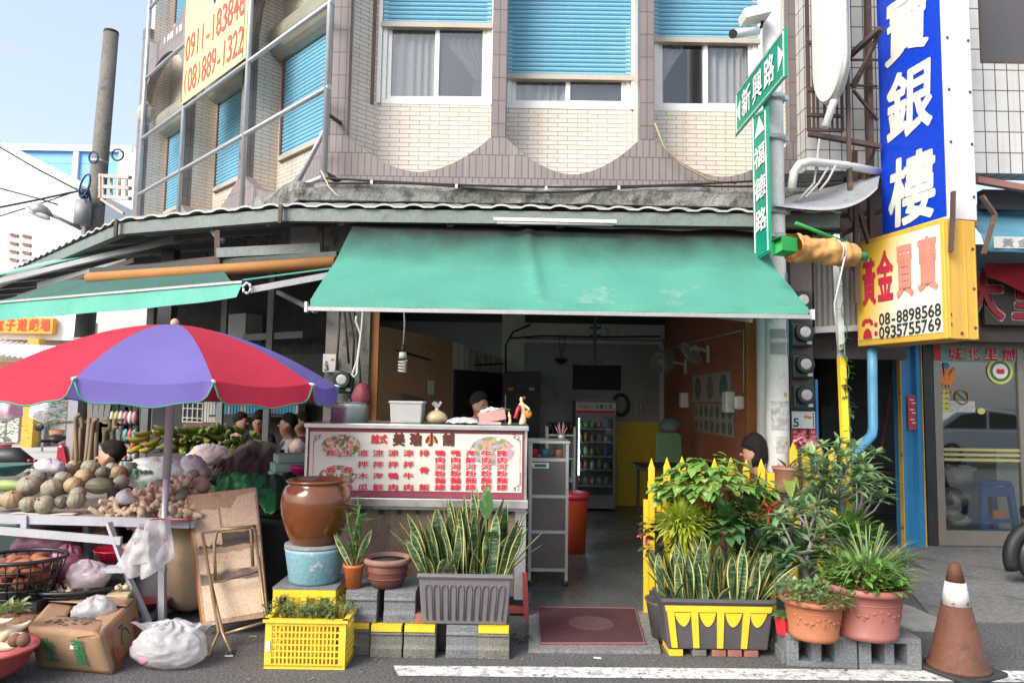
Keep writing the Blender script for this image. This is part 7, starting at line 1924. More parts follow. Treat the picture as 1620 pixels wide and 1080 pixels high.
for k in range(14):mb.box(c+V((-.12+g2.uniform(-.05,.05),g2.uniform(-.05,.05),0)),(.018,.010,.003),RZ(g2.uniform(0,3)))
for k in range(4):mb.box(c+V((.06,-.05+.035*k,0)),(.16,.003,.003),RZ(-.12))
mb.build('flap_print',mat('faded black print two',(.12,.10,.07,1),(.2,.14,.08,1),rough=.9),bxo)
pbg=thing('white_plastic_bag','stuffed white plastic bag on the road beside the carton','bag',G(250,1068))
c=G(250,1066);c=V((c.x,c.y+.14,0))
bag('bag_film',None,None,c,(.205,.15,.135),M_bagw,41,amp=.17,parent=pbg,n=(96,60),flat=.8)
mb=MB()
for k,(dx,a_) in enumerate(((-.1,2.3),(.12,.7))):
 b0=c+V((dx,-.0,.18));mb.sheet(lambda u,v:b0+V(((u-.5)*.12+math.cos(a_)*.10*v,.02*math.sin(u*9)-.03*v,.09*v*(1-.3*v))),10,5)
mb.build('handle_flap',M_bagw,pbg)
mb=MB();mb.ell(c+V((-.02,-.03,.205)),(.07,.035,.02),RXYZ(.3,.3,.2),14,8);mb.build('grey_contents',mat('grey packet',(.14,.14,.15,1),(.3,.3,.3,1),rough=.5,ns=10),pbg)
mb=MB();mb.ell(c+V((-.10,-.112,.075)),(.045,.016,.03),RXYZ(0,0,-.4),14,8,lambda q,a,th:1+.2*nz(q,3));mb.build('pink_contents',mat('pink packet',(.62,.25,.3,1),(.66,.45,.5,1),rough=.5,ns=10),pbg)
# blocks, pots and troughs
M_cb=mat('grey concrete block',(.22,.23,.24,1),(.15,.158,.165,1),rough=.9,ns=4,fine=.35,bump=.5,bs=90)
M_cbm=mat('mossy concrete block',(.25,.24,.21,1),(.13,.13,.1,1),rough=.95,ns=5,fine=.4,bump=.6,bs=60,grime=((.07,.075,.05,1),.55,.7),spots=((.45,.44,.42,1),9,.68))
M_terra=mat('terracotta',(.42,.155,.075,1),(.34,.12,.06,1),rough=.75,ns=4,fine=.12,grime=((.5,.27,.18,1),.6,.5))
M_terrap=mat('pink terracotta plastic',(.34,.125,.105,1),(.28,.10,.085,1),rough=.55,ns=3,fine=.06,grime=((.48,.26,.22,1),.6,.5))
M_soil=mat('potting soil',(.06,.045,.035,1),(.03,.024,.02,1),rough=1,ns=20,bump=.8)
def end_block(px,Yf,z0,m,label,paint=None,dY=.39,w_=.19):
 x=P(px,1000,Yf).x
 # keep picture column at the block's own height
 zc=z0+.095;x=(P(px,540+0,Yf)*0+G(px,1000,zc) ).x if False else P(px,{0:1003,1:955}[1 if z0>.1 else 0],Yf).x
 t=thing('concrete_block',label,'block',(x,Yf+dY/2,z0),'concrete blocks under the left planters')
 h=.186
 pr=[(0,.0),(dY,0),(dY,h),(.012,h),(.012,h-.035),(.0,h-.05),(.012,h-.065),(.012,.07),(-.006,.055)]
 MB().prism([(a,b) for a,b in pr],(x-w_/2,Yf,z0),(0,1,0),UP,(w_,0,0)).build('body',m,t,bevel=.004)
 if paint:MB().lohi((x-w_/2+.004,Yf-.002,z0+h-.034),(x+w_/2-.006,Yf+.05,z0+h+.0015)).build('yellow_paint',M_yel,t)
for px,Yf,z0,m,lb,pt in ((560,4.42,.0,M_cbm,'mossy block on the road, leftmost of the lower row, partly behind the yellow crate',1),(611,4.38,0,M_cbm,'mossy yellow-topped block, second of the lower row, under the bowl',1),(664,4.38,0,M_cbm,'mossy yellow-topped block under the red brick',1),(731,4.39,0,M_cb,'clean grey block under the grey trough',None),(781,4.38,0,M_cbm,'mossy yellow-topped block, rightmost of the lower row',1),
       (571,4.42,.187,M_cb,'clean grey block of the upper row under the small orange pot',None),(632,4.42,.187,M_cb,'clean grey block of the upper row under the brown bowl',None)):
 end_block(px,Yf,z0,m,lb,pt)
br_c=P(667,972,4.45)
M_brick=mat('old red brick',(.36,.15,.11,1),(.26,.11,.085,1),rough=.9,ns=8,fine=.3,bump=.4,spots=((.5,.42,.38,1),14,.7))
def brick(c,label,d=(.10,.2,.055),m=None):return tag(MB().box(c,d).build('red_brick',m or M_brick,bevel=.005),label,'brick')
brick(V((br_c.x,4.52,.187+.028)),'pale red brick lying on the mossy block beside the grey trough')
tag(MB().lohi((P(695,1000,4.5).x-.05,4.5,0),(P(695,1000,4.5).x+.06,4.75,.18)).build('dark_crate',M_bask,bevel=.01),'dark plastic crate in the gap between the blocks','crate')
# grey trough with arch relief
def trough(px0,px1,pyt,Yf,z0,depth,taper,m,name,label):
 zt=P((px0+px1)/2,pyt,Yf).z
 a,b=P(px0,pyt+20,Yf).x,P(px1,pyt+20,Yf).x
 cx,w_=(a+b)/2,(b-a);h=zt-z0
 t=thing(name,label,'planter',(cx,Yf+depth/2,z0))
 mb=MB();mb.box((cx,Yf+depth/2,z0+h*.46),(w_*taper,depth*taper,h*.92),tx=1/taper*.985)
 mb.build('trough',m,t,bevel=.008)
 k=.018
 mb=MB();c=(cx,Yf+depth/2)
 mb.tube([(cx-w_/2,Yf,zt-.012),(cx+w_/2,Yf,zt-.012),(cx+w_/2,Yf+depth,zt-.012),(cx-w_/2,Yf+depth,zt-.012)],.016,8,closed=True,smooth=False);mb.build('rim',m,t)
 MB().lohi((cx-w_/2+.01,Yf+.01,zt-.05),(cx+w_/2-.01,Yf+depth-.01,zt-.03)).build('soil',M_soil,t)
 def face(u,v,l=.002):      # on the sloping front face
  k2=taper+(1-taper)*v;sy=Yf+depth/2-depth/2*k2*1.0
  return V((cx+(u-.5)*w_*k2*.985,sy-l-.004,z0+h*.92*v))
 return t,face,zt,cx,w_
M_tr1=mat('mauve grey planter plastic',(.155,.14,.15,1),(.125,.112,.12,1),rough=.5,ns=3,fine=.1,grime=((.25,.235,.235,1),.6,.5))
tr1,f1_,zt1,cx1,w1_=trough(661,810,908,4.40,.19,.22,.90,M_tr1,'snake_plant_trough','mauve grey trough with arch relief full of snake plants, left of the door')
for k in range(10):
 u0,u1=.05+.09*k,.05+.09*(k+1)
 pts=[f1_(u0+.01,.1),f1_(u0+.01,.72)]+[f1_((u0+u1)/2-(.035)*math.cos(t),.72+.15*math.sin(t)) for t in [math.pi*q/6 for q in range(1,6)]]+[f1_(u1-.01,.72),f1_(u1-.01,.1)]
 MB().tube(pts,.0035,5).build('arch_relief',M_tr1,tr1)
def snake_mat():
 m=bpy.data.materials.new('snake plant leaf');m.use_nodes=True;nt=m.node_tree;N,Lk=nt.nodes,nt.links;b=N['Principled BSDF']
 tc=N.new('ShaderNodeTexCoord');mp=N.new('ShaderNodeMapping');mp.inputs['Scale'].default_value=(14,14,85);Lk.new(tc.outputs['Object'],mp.inputs[0])
 n=N.new('ShaderNodeTexNoise');n.inputs['Scale'].default_value=1;n.inputs['Detail'].default_value=4;Lk.new(mp.outputs[0],n.inputs[0])
 r=N.new('ShaderNodeValToRGB');Lk.new(n.outputs['Fac'],r.inputs[0]);r.color_ramp.elements[0].position,r.color_ramp.elements[1].position=.47,.74
 r.color_ramp.elements[0].color,r.color_ramp.elements[1].color=(.03,.085,.035,1),(.26,.36,.22,1)
 g=N.new('ShaderNodeNewGeometry');mr=N.new('ShaderNodeMapRange');Lk.new(g.outputs['Random Per Island'],mr.inputs[0]);mr.inputs[3].default_value,mr.inputs[4].default_value=.7,1.35
 x=N.new('ShaderNodeMix');x.data_type='RGBA';x.blend_type='MULTIPLY';x.inputs[0].default_value=1;Lk.new(r.outputs[0],x.inputs[6]);cb_=N.new('ShaderNodeCombineColor')
 for i in range(3):Lk.new(mr.outputs[0],cb_.inputs[i])
 Lk.new(cb_.outputs[0],x.inputs[7]);Lk.new(x.outputs[2],b.inputs['Base Color']);b.inputs['Roughness'].default_value=.38
 return m
M_snk=snake_mat()
M_snke=mat('snake plant margin',(.64,.57,.18,1),(.5,.48,.15,1),rough=.4,ns=9,fine=.08,isl=[(.66,.60,.2,1),(.52,.49,.14,1),(.6,.54,.17,1)])
def sprof(t):return (.62+.76*t if t<.5 else 1.0)*(max(0.0,1-((t-.5)/.5)**2.4) if t>.5 else 1)
def snakes(parent,cx,w_,y0,dep,z,n,hmin,hmax,seed,lean=.5):
 g=random.Random(seed);mb=MB()
 for k in range(n):
  u=(k+g.random())/n;v=g.random();x=cx+(u-.5)*w_*.92;y=y0+.04+(dep-.08)*v
  L=g.uniform(hmin,hmax)*(1.0-.25*abs(2*u-1)**2)*(.85+.2*v)
  e=(u-.5)*2
  d=V((e*lean*.8+g.uniform(-.22,.22),-.10*(1-v)+g.uniform(-.18,.12),1))
  mb.mi(0).leaf((x,y,z-.03),d,L,g.uniform(.056,.078),g.uniform(-.12,.12)+.1*abs(e),.22,9,roll=g.uniform(-.9,.9),prof=sprof,edge=(1,.24))
 for side in (-1,1):         # leaves leaning well out at the ends
  for k in range(2):
   x=cx+side*w_*.42;y=y0+.05+.1*g.random()
   mb.mi(0).leaf((x,y,z-.03),(side*g.uniform(.45,.85),-.15*g.random(),1),hmin*g.uniform(.85,1.25),.052,g.uniform(.0,.5),.25,9,roll=g.uniform(-.4,.4),prof=sprof,edge=(1,.24))
 for k in range(7):           # short front ones bending over the rim
  x=cx+(g.random()-.5)*w_*.9
  mb.mi(0).leaf((x,y0+.03,z-.03),(g.uniform(-.5,.5),-.35,1),hmin*g.uniform(.5,.8),.05,g.uniform(.3,1.0),.3,9,roll=g.uniform(-.6,.6),prof=sprof,edge=(1,.24))
 return mb.build('leaves',[M_snk,M_snke],parent)
snakes(tr1,cx1,w1_,4.40,.22,zt1,58,.33,.54,4,.3)
M_broad=mat('broad leaf',(.045,.14,.03,1),(.08,.2,.045,1),rough=.35,ns=5,trans=.15,isl=[(.035,.11,.025,1),(.075,.19,.04,1),(.05,.15,.03,1)])
def broad(name,label,c,specs,m,W=.09,cat='plant',stem=True,droop=.7):
 t=thing(name,label,cat,c);c=V(c);mb,ms=MB(),MB()
 for (dx,dy,dz,L) in specs:
  tip=c+V((dx,dy,dz));ms.tube([c,c.lerp(tip,.5)+UP*.02,tip],.006,5)
  d=V((dx,dy,.0)).normalized()*.7+UP*.8 if (dx or dy) else UP
  mb.leaf(tip,d,L,W,droop,.18,7,prof=lambda s:math.sin(math.pi*(.04+.94*s)**.8))
 mb.build('leaves',m,t);ms.build('stems',M_vine,t);return t
broad('broadleaf_plant','glossy broad-leaved plant rising above the snake plants of the grey trough',V((P(768,880,4.5).x,4.52,zt1-.03)),[(-.06,0,.26,.17),(.0,.0,.34,.22),(.07,-.02,.27,.18),(.02,-.06,.22,.16),(.11,0,.22,.17),(-.09,.02,.18,.14)],mat('variegated broad leaf',(.06,.16,.04,1),(.25,.33,.16,1),rough=.35,ns=16,lo=.5,hi=.62,nd=.9,trans=.15),.085)
# brown bowl on the upper row
p=V((P(612,930,4.55).x,4.55,.376))
bw_=thing('brown_bowl_pot','empty reddish brown bowl planter with pale rim on the upper block row','pot',p)
MB().lathe([(.09,0),(.115,.05),(.125,.10),(.13,.145)],p,32,fn=lambda q,a,i:V((q.x,q.y,q.z))).build('bowl',mat('red brown clay',(.18,.062,.045,1),(.13,.045,.035,1),rough=.6,ns=5,grime=((.3,.17,.14,1),.6,.5)),bw_)
MB().lathe([(.131,.14),(.148,.147),(.15,.17),(.135,.18),(.125,.165),(.12,.14)],p,32).build('rim',mat('worn pale rim',(.30,.17,.14,1),(.19,.08,.065,1),rough=.8,ns=9),bw_)
for z in (.06,.10):MB().lathe([(.120+.1*(z-.05),z-.004),(.126+.12*(z-.05),z),(.120+.12*(z-.05),z+.006)],p,32).build('band',mat('red brown clay band',(.16,.055,.042,1),rough=.6),bw_)
MB().lathe([(.122,.155),(0,.16)],p,24).build('soil',M_soil,bw_)
# small orange pot with climbing stem plant
p=V((P(560,928,4.52).x,4.5,.376));op=thing('orange_pot_plant','small orange pot with an upright leafy plant beside the brown jar','potted plant',p)
MB().lathe([(.045,0),(.06,.12),(.066,.125),(.066,.142),(.055,.142),(.052,.125)],p,24).build('pot',mat('bright orange pot',(.48,.13,.03,1),(.42,.11,.03,1),rough=.5),op)
mb=MB();g=random.Random(8)
for k in range(5):
 q=[p+V((0,0,.13)),p+V((.03*math.sin(k*2),.0,.28)),p+V((.06*math.sin(k*2.3),.03*math.cos(k),.38+.045*k))]
 mb.tube(q,.004,5)
 for j in range(7):
  t=.25+.75*j/6;b=q[0].lerp(q[1],min(1,t*2)) if t<.5 else q[1].lerp(q[2],t*2-1);an=j*2.4+k
  mb.leaf(b,(math.cos(an),math.sin(an),.6),.085,.035,.5,.2,5)
mb.build('leaves',M_vine,op)
mb=MB()
for k in range(7):mb.mi(0).leaf(p+V((.02*math.cos(k),.02*math.sin(k),.12)),(.5*math.cos(k*.9),.3*math.sin(k*.9),1),.24,.045,.2,.25,8,roll=k,prof=sprof,edge=(1,.3))
mb.build('striped_leaves',[M_snk,M_snke],op)
# yellow stand, blue planter, glazed jar
Yj=4.62;xj=P(493,945,Yj).x
zs0=P(493,931,Yj-.15).z
st_=thing('yellow_stand','yellow painted stand with square holes under the blue planter','stand',(xj,Yj,0))
wst=96/1125*(Yj-.1)
mb=MB();mb.lohi((xj-wst/2,Yj-.17,zs0-.05),(xj+wst/2,Yj+.2,zs0))
for k in range(5):x=xj-wst/2+.02+(wst-.04)*k/4;mb.lohi((x-.02,Yj-.17,.0),(x+.02,Yj-.14,zs0-.0505))
mb.lohi((xj-wst/2,Yj-.165,.0),(xj+wst/2,Yj-.145,zs0-.12));mb.lohi((xj-wst/2,Yj+.17,.0),(xj+wst/2,Yj+.2,zs0-.0505));mb.build('frame',M_yel,st_,bevel=.004)
MB().lohi((xj-wst/2-.003,Yj-.173,zs0+.0005),(xj+wst/2+.003,Yj+.203,zs0+.012)).build('grey_top',M_cb,st_)
zp0=zs0+.013;zp1=P(499,868,Yj-.1).z;rp=47/1125*Yj
p=V((P(498,900,Yj).x,Yj,zp0));hp_=zp1-zp0
bp2=thing('blue_planter','chipped sky blue concrete planter standing on the yellow stand','planter',p)
MB().lathe([(rp*.74,0),(rp*.80,hp_*.06),(rp*.97,hp_*.9),(rp*1.0,hp_),(rp*.9,hp_)],p,36,fn=lambda q,a,i:q*1.0+V((.004*nz((math.cos(a)*2,math.sin(a)*2,q.z*6),1.5),0,0))).build('planter_body',mat('chipped sky blue paint',(.24,.46,.53,1),(.19,.39,.46,1),rough=.6,ns=5,fine=.15,bump=.3,spots=((.55,.54,.5,1),7,.60),grime=((.1,.16,.12,1),.62,.6)),bp2)
MB().lathe([(rp*.995,hp_+.001),(rp*.99,hp_+.02),(rp*.5,hp_+.02)],p,36).build('grey_slab',M_conc,bp2)
zj0=zp1+.021;hj=P(499,757,Yj).z-zj0;rj=53/1125*Yj
p=V((P(499,815,Yj).x,Yj,zj0))
jr=thing('glazed_jar','large glossy brown glazed jar on top of the blue planter','jar',p)
pj=[(.62,0),(.70,.04),(.86,.25),(.965,.45),(1.0,.62),(.97,.78),(.88,.89),(.80,.925),(.80,.94),(.86,.955),(.87,.985),(.83,1.0),(.77,.985),(.76,.93)]
def jar_mat():
 m=mat('brown glaze',(.17,.05,.012,1),(.11,.028,.007,1),rough=.18,ns=5,fine=.1,coat=.6,bump=.12,bs=14,spots=((.27,.10,.032,1),9,.66))
 return m
MB().lathe([(r*rj,z*hj) for r,z in pj],p,48).build('jar_body',jar_mat(),jr)
# yellow crate of greens
a,b,c_=G(417,1057),G(545,1059),G(558,1034)
zc_=P(480,979,a.y).z
cr_=thing('yellow_crate','yellow slotted plastic crate holding sprigs of greens in front of the jar','crate',(a+b)/2)
dC=V(((c_-b).x*.2,.30,0));u_=(b-a)
M_crate=mat('yellow crate plastic',(.76,.56,.06,1),(.68,.48,.05,1),rough=.4,ns=4,fine=.05,grime=((.5,.36,.06,1),.62,.5))
def crate_side(A,B,n,rows,thick):
 mb=MB();e=(B-A);L=e.length;e.normalize();nn_=V((e.y,-e.x,0));Hc=zc_
 def slab_(u0,u1,v0,v1,l=0.0):o=A+e*(L*u0)+UP*(Hc*v0);mb.prism([(0,0),(L*(u1-u0),0),(L*(u1-u0),Hc*(v1-v0)),(0,Hc*(v1-v0))],o-nn_*l,e,UP,-nn_*thick)
 slab_(0,1,.0,.10);slab_(0,1,.86,.925);slab_(0,.085,.1,.86);slab_(.915,1,.1,.86)
 for i in range(1,rows):v=.10+.76*i/rows;slab_(.085,.915,v-.014,v+.014,.001)
 for j in range(1,n):u=.085+.83*j/n;slab_(u-.0105,u+.0105,.1,.86,.0015)
 mb.build('slotted_side',M_crate,cr_)
 mb=MB();o=A-e*.012+UP*(Hc*.93)+nn_*.012;mb.prism([(0,0),(L+.024,0),(L+.024,Hc*.07),(0,Hc*.07)],o,e,UP,-nn_*.03);mb.build('rim',M_crate,cr_)
crate_side(a,b,17,6,.01);crate_side(b,b+dC,9,6,.01);crate_side(a+dC,a,9,6,.01);crate_side(b+dC,a+dC,17,6,.01)
mb=MB();mb.prism([(q.x,q.y) for q in (a,b,b+dC,a+dC)],(0,0,.012),(1,0,0),(0,1,0),(0,0,.01));mb.build('floor',M_crate,cr_)
mb=MB();o=a+u_*.045+UP*zc_*.45+V((0,-.004,0));mb.box(o,(.022,.003,.06));mb.build('white_label',M_white,cr_)
M_herb=mat('feathery greens',(.09,.18,.045,1),(.15,.24,.08,1),rough=.6,trans=.25,isl=[(.07,.13,.03,1),(.14,.21,.06,1),(.2,.25,.1,1)])
def herb(name,label,c,rx,ry,n,h,m,seed,cat='greens',L=.06,W=.012,parent=None,z=.0):
 g=random.Random(seed);mb=MB();c=V(c)
 for k in range(n):
  b0=c+V((g.uniform(-rx,rx),g.uniform(-ry,ry),z));e=b0+V((g.uniform(-.09,.09),g.uniform(-.08,.05),h*g.uniform(.4,1.1)));mid=b0.lerp(e,.5)+V((0,0,.03));mb.tube([b0,mid,e],.0025,4)
  for j in range(7):
   q=mid.lerp(e,j/6);an=g.uniform(0,6.28);mb.leaf(q,(math.cos(an),math.sin(an),g.uniform(-.2,.6)),L*g.uniform(.6,1.1),W,.5,.2,3)
 o=mb.build(name,m,parent)
 if label:tag(o,label,cat)
 return o
cc_=(a+b+dC)/2
herb('herb_greens','sprigs of feathery greens heaped in the yellow crate',V((cc_.x,cc_.y,zc_*.7)),.20,.11,70,.16,M_herb,6)
herb('weed','tiny weed growing at the foot of the rightmost mossy block',G(825,1012),.03,.02,6,.05,M_herb,9,'weed',L=.03)
herb('weed','tiny weed by the kerb under the clean grey block',G(747,1027),.02,.015,4,.03,M_herb,10,'weed',L=.02)
# right hand planting
Yr2=4.46
M_tr2=mat('charcoal planter plastic',(.085,.08,.085,1),(.06,.057,.06,1),rough=.5,ns=4,fine=.1,grime=((.16,.15,.145,1),.6,.6))
tr2,f2_,zt2,cx2,w2_=trough(1047,1226,948,Yr2,.045,.26,.88,M_tr2,'yellow_trimmed_trough','charcoal trough with yellow painted swags full of snake plants, right of the door')
def fpoly(poly,name,l=.004):
 n=len(poly);MB().add([f2_(u,v,l) for u,v in poly]+[f2_(u,v,-.004) for u,v in poly],[list(range(n))[::-1]]+[(i,(i+1)%n,n+(i+1)%n,n+i) for i in range(n)]).build(name,M_yel,tr2)
fpoly([(.02,.82),(.98,.82),(.985,.95),(.015,.95)],'yellow_band',.006)
for u in (.06,.28,.52,.76):fpoly([(u-.03,.04),(u+.03,.04),(u+.032,.82),(u-.032,.82)],'yellow_post',.005)
for u in (.17,.40,.64,.87):
 fpoly([(u-.078,.80)]+[(u-.078+.156*k/10,.80-.30*math.sin(math.pi*k/10)**.7) for k in range(1,10)]+[(u+.078,.80)],'yellow_swag',.003)
snakes(tr2,cx2,w2_,Yr2,.26,zt2,60,.28,.44,14,.35)
for i,px in enumerate((1070,1107,1138,1163,1189)):
 x=P(px,1020,Yr2+.02).x;brick(V((x,Yr2+.12,.0215)),'brick end under the yellow trimmed trough, '+('first, painted yellow','second, grey and mossy','third','fourth','fifth and rightmost')[i],(.085,.2,.042),(M_yel,M_cbm,M_brick,M_brick,M_brick)[i])
# yellow picket fence
Yfn=5.3
fn_=thing('picket_fence','yellow wooden picket fence beside the doorway behind the plants','fence',P(1110,960,Yfn))
ztp=P(1110,724,Yfn).z
for k,px in enumerate((1031,1055.5,1079.5,1105,1131,1157,1181,1205)):
 x=P(px,740,Yfn).x;w_=.046+.004*(k%3);zz=ztp+.008*((k*7)%3-1);zb=.18+.02*(k%2)
 MB().prism([(-w_/2,zb),(w_/2,zb),(w_/2,zz-.075),(0,zz),(-w_/2,zz-.075)],(x,Yfn,0),(1,0,0),UP,(0,.02,0)).build('picket',M_yel,fn_,bevel=.002)
xa,xb=P(1026,760,Yfn).x,P(1215,760,Yfn).x
for py in (768,806,925):z=P(1110,py,Yfn).z;MB().lohi((xa,Yfn+.0215,z-.022),(xb,Yfn+.045,z+.022)).build('rail',M_yel,fn_)
x=P(1026,860,Yfn).x
MB().lohi((x-.035,Yfn+.0,0),(x+.005,Yfn+.021,P(1026,790,Yfn).z)).build('post',M_yel,fn_)
x=P(1216,860,Yfn).x;MB().lohi((x-.0,Yfn,0),(x+.05,Yfn+.021,ztp-.1)).build('post',M_yel,fn_)
MB().bar(P(1028,958,Yfn+.03),P(1056,918,Yfn+.03),.03,.02,(0,1,0)).build('brace',M_yel,fn_)
f2n=thing('yellow_fence_panel','second yellow picket panel behind the desert rose shrubs','fence',P(1294,940,5.95))
for k,px in enumerate((1256,1276,1297,1318)):
 x=P(px,740,5.95).x;zz=P(1290,700+6*(k%2),5.95).z;MB().prism([(-.03,.1),(.03,.1),(.03,zz-.07),(0,zz),(-.03,zz-.07)],(x,5.95,0),(1,0,0),UP,(0,.02,0)).build('picket',M_yel,f2n)
for py in (760,800):z=P(1290,py,5.95).z;MB().lohi((P(1250,760,5.95).x,5.972,z-.02),(P(1326,760,5.95).x,5.995,z+.02)).build('rail',M_yel,f2n)
# pothos in a pink bowl hung on the fence
def foliage_mat(name,cols,col2,ns=14,trans=.2,rough=.4,lo=.5,hi=.6):return mat(name,cols[0],col2,rough=rough,ns=ns,nd=.85,lo=lo,hi=hi,trans=trans,isl=cols,fine=.1)
M_poth=foliage_mat('variegated pothos leaf',[(.14,.32,.05,1),(.21,.40,.08,1),(.10,.25,.04,1)],(.52,.58,.26,1),22,.3,.3,.53,.62)
p=P(1128,797,5.15);pt=thing('hanging_pothos','variegated pothos spilling from a pink bowl hooked on the yellow fence','potted plant',p)
p=P(1128,803,5.15)
MB().lathe([(.05,0),(.095,.02),(.125,.07),(.135,.13),(.14,.14),(.12,.145)],p,30).build('pot',mat('salmon pink pot',(.48,.15,.10,1),(.42,.13,.09,1),rough=.55,ns=4),pt)
mb=MB();g=random.Random(21)
heart=lambda t:math.sin(math.pi*(.12+.86*t)**.62)
for k in range(270):
 a=g.uniform(0,6.28);rr=g.random()**.5;b0=p+V((rr*.42*math.cos(a),rr*.17*math.sin(a)-.05,.16+.24*(1-rr*rr)*g.uniform(.2,1)-.12*rr*g.random()))
 mb.leaf(b0,(math.cos(a)+g.uniform(-.4,.4),-.5+.6*math.sin(a),g.uniform(-.3,.4)),g.uniform(.07,.115),g.uniform(.058,.085),.8,.15,5,prof=heart)
for k in range(3):
 pts=[p+V((-.12-.1*k,-.06,.15)),p+V((-.25-.06*k,-.08,.10)),p+V((-.30-.05*k,-.07,-.02-.05*k))];mb.tube(pts,.004,4)
 for q in pts[1:]:
  for j in range(3):mb.leaf(q,(g.uniform(-1,1),-.5,g.uniform(-.8,.3)),.08,.065,.6,.15,5,prof=heart)
mb.build('leaves',M_poth,pt)
# lime thread-leaf plant, dark leaf plants, begonia, bromeliad
def tuft(name,label,c,r,n,L,W,m,seed,droop=.9,cat='plant',up=.3,squash=.8):
 g=random.Random(seed);mb=MB();c=V(c)
 for k in range(n):
  q=V((g.gauss(0,1),g.gauss(0,1),g.gauss(0,1))).normalized();q.z=abs(q.z)*1.0 if g.random()<.75 else q.z
  b0=c+V((q.x*r*g.uniform(.2,.9),q.y*r*.8*g.uniform(.2,.9),q.z*r*squash*g.uniform(.2,.9)))
  mb.leaf(b0,q+V((0,-.2,up)),L*g.uniform(.6,1.2),W*g.uniform(.7,1.2),droop*g.uniform(.5,1.4),.2,4)
 return tag(mb.build(name,m),label,cat)
M_lime=foliage_mat('lime thread leaf',[(.34,.46,.03,1),(.46,.55,.06,1),(.28,.42,.03,1)],(.5,.56,.12,1),10,.3)
tuft('lime_shrub','bright lime thread-leaved plant under the pothos',P(1080,836,4.98),.2,900,.11,.015,M_lime,31)
tuft('lime_shrub','smaller sprig of lime thread leaves right of the bright lime plant',P(1122,830,5.02),.08,90,.10,.012,M_lime,32)
M_dkl=foliage_mat('dark patterned leaf',[(.045,.13,.045,1),(.075,.19,.065,1),(.035,.095,.035,1)],(.10,.19,.08,1),26,.12,.35)
tuft('dark_leaf_plant','dark quilted-leaf plant under the pink pothos bowl',P(1148,835,5.0),.19,120,.14,.075,M_dkl,33,.9)
tuft('dark_leaf_plant','dark glossy-leaved plant behind the red bromeliad',P(1193,815,5.05),.16,60,.2,.055,M_dkl,34,.5)
tuft('dark_leaf_plant','deep green filler plant low behind the yellow trimmed trough',P(1215,880,4.95),.2,120,.13,.06,M_dkl,35,.8)
tuft('dark_leaf_plant','deep green plant low under the twisted desert rose',P(1275,890,4.75),.2,140,.11,.045,M_dkl,36,.8)
M_beg=foliage_mat('bronze begonia leaf',[(.06,.15,.04,1),(.10,.06,.045,1),(.05,.11,.035,1)],(.16,.06,.06,1),12,.15,.3)
bgo=thing('begonia','small bronze begonia with pink flowers at the left end of the fence','plant',P(1035,850,5.1))
mb=MB();g=random.Random(41)
for k in range(46):a=g.uniform(0,6.28);rr=g.random();mb.leaf(P(1034,848,5.1)+V((rr*.10*math.cos(a),rr*.08*math.sin(a)-.03,g.uniform(-.12,.14))),(math.cos(a),-.4,g.uniform(-.1,.7)),.07,.065,.6,.1,4,prof=heart)
mb.build('leaves',M_beg,bgo)
mb=MB();M_pkf=mat('pink petals',(.62,.10,.18,1),(.55,.2,.22,1),rough=.6,trans=.2)
for (px,py) in ((1045,828),(1012,845),(1022,852),(1022,858)):
 for k in range(5):an=k*1.26;mb.leaf(P(px,py,5.0),(math.cos(an),-.6,math.sin(an)),.03,.022,.2,.1,3)
mb.build('flowers',M_pkf,bgo)
brm=thing('bromeliad','bromeliad with a coral red flower head beside the white pole','plant',P(1213,850,4.95));c=P(1214,842,4.95)
mb=MB()
for k in range(16):an=k*2.4;mb.leaf(c,(math.cos(an),math.sin(an)*.8,.9),.26,.045,1.0,.3,6)
mb.build('leaves',M_broad,brm)
mb=MB();c2=P(1217,806,4.9)
for k in range(11):an=k*2.4;mb.leaf(c2+UP*(.004*k-.02),(math.cos(an),math.sin(an)-.3,.25+.06*k),.085,.028,.2,.2,4)
mb.tube([c,c2],.008,6);mb.build('flower_head',mat('coral bract',(.58,.09,.05,1),(.5,.14,.08,1),rough=.5,trans=.2),brm)
# wall pot with orchid leaves on the pole
p=P(1246,780,5.9);wp_=thing('orchid_wall_pot','terracotta half pot with drooping orchid leaves fixed to the white pole','potted plant',p)
MB().lathe([(.06,0),(.085,.015),(.10,.05),(.112,.19),(.122,.195),(.122,.215),(.10,.215),(.095,.17)],p,28).build('pot',mat('ribbed terracotta',(.40,.19,.13,1),(.33,.15,.10,1),rough=.7,ns=4),wp_)
for k in range(7):MB().lathe([(.0935+.0025*k,.055+.02*k),(.097+.0025*k,.06+.02*k),(.0945+.0025*k,.065+.02*k)],p,28).build('ring',mat('terracotta ring',(.37,.17,.115,1),rough=.7),wp_)
mb=MB();c=p+UP*.20
for d_,L,W,dr in (((-.15,-.6,-.35),.30,.10,.9),((.75,-.5,.25),.32,.09,.7),((.5,-.2,.8),.26,.07,.9),((.15,-.8,.05),.26,.03,2.0),((.8,-.1,.9),.2,.06,.7),((-.6,-.2,.8),.14,.05,.6)):mb.leaf(c,d_,L,W,dr,.2,8)
mb.build('leaves',mat('orchid leaf',(.20,.30,.05,1),(.42,.42,.10,1),rough=.35,ns=7,lo=.5,hi=.7,trans=.2),wp_)
mb=MB()
for k in range(14):an=k*2.4;mb.tube([c+V((.05*math.cos(an),.05*math.sin(an),-.03)),c+V((.08*math.cos(an),.08*math.sin(an)-.02,.03+.01*(k%3)))],.005,5)
mb.build('aerial_roots',mat('pinkish roots',(.32,.2,.17,1),rough=.8),wp_)
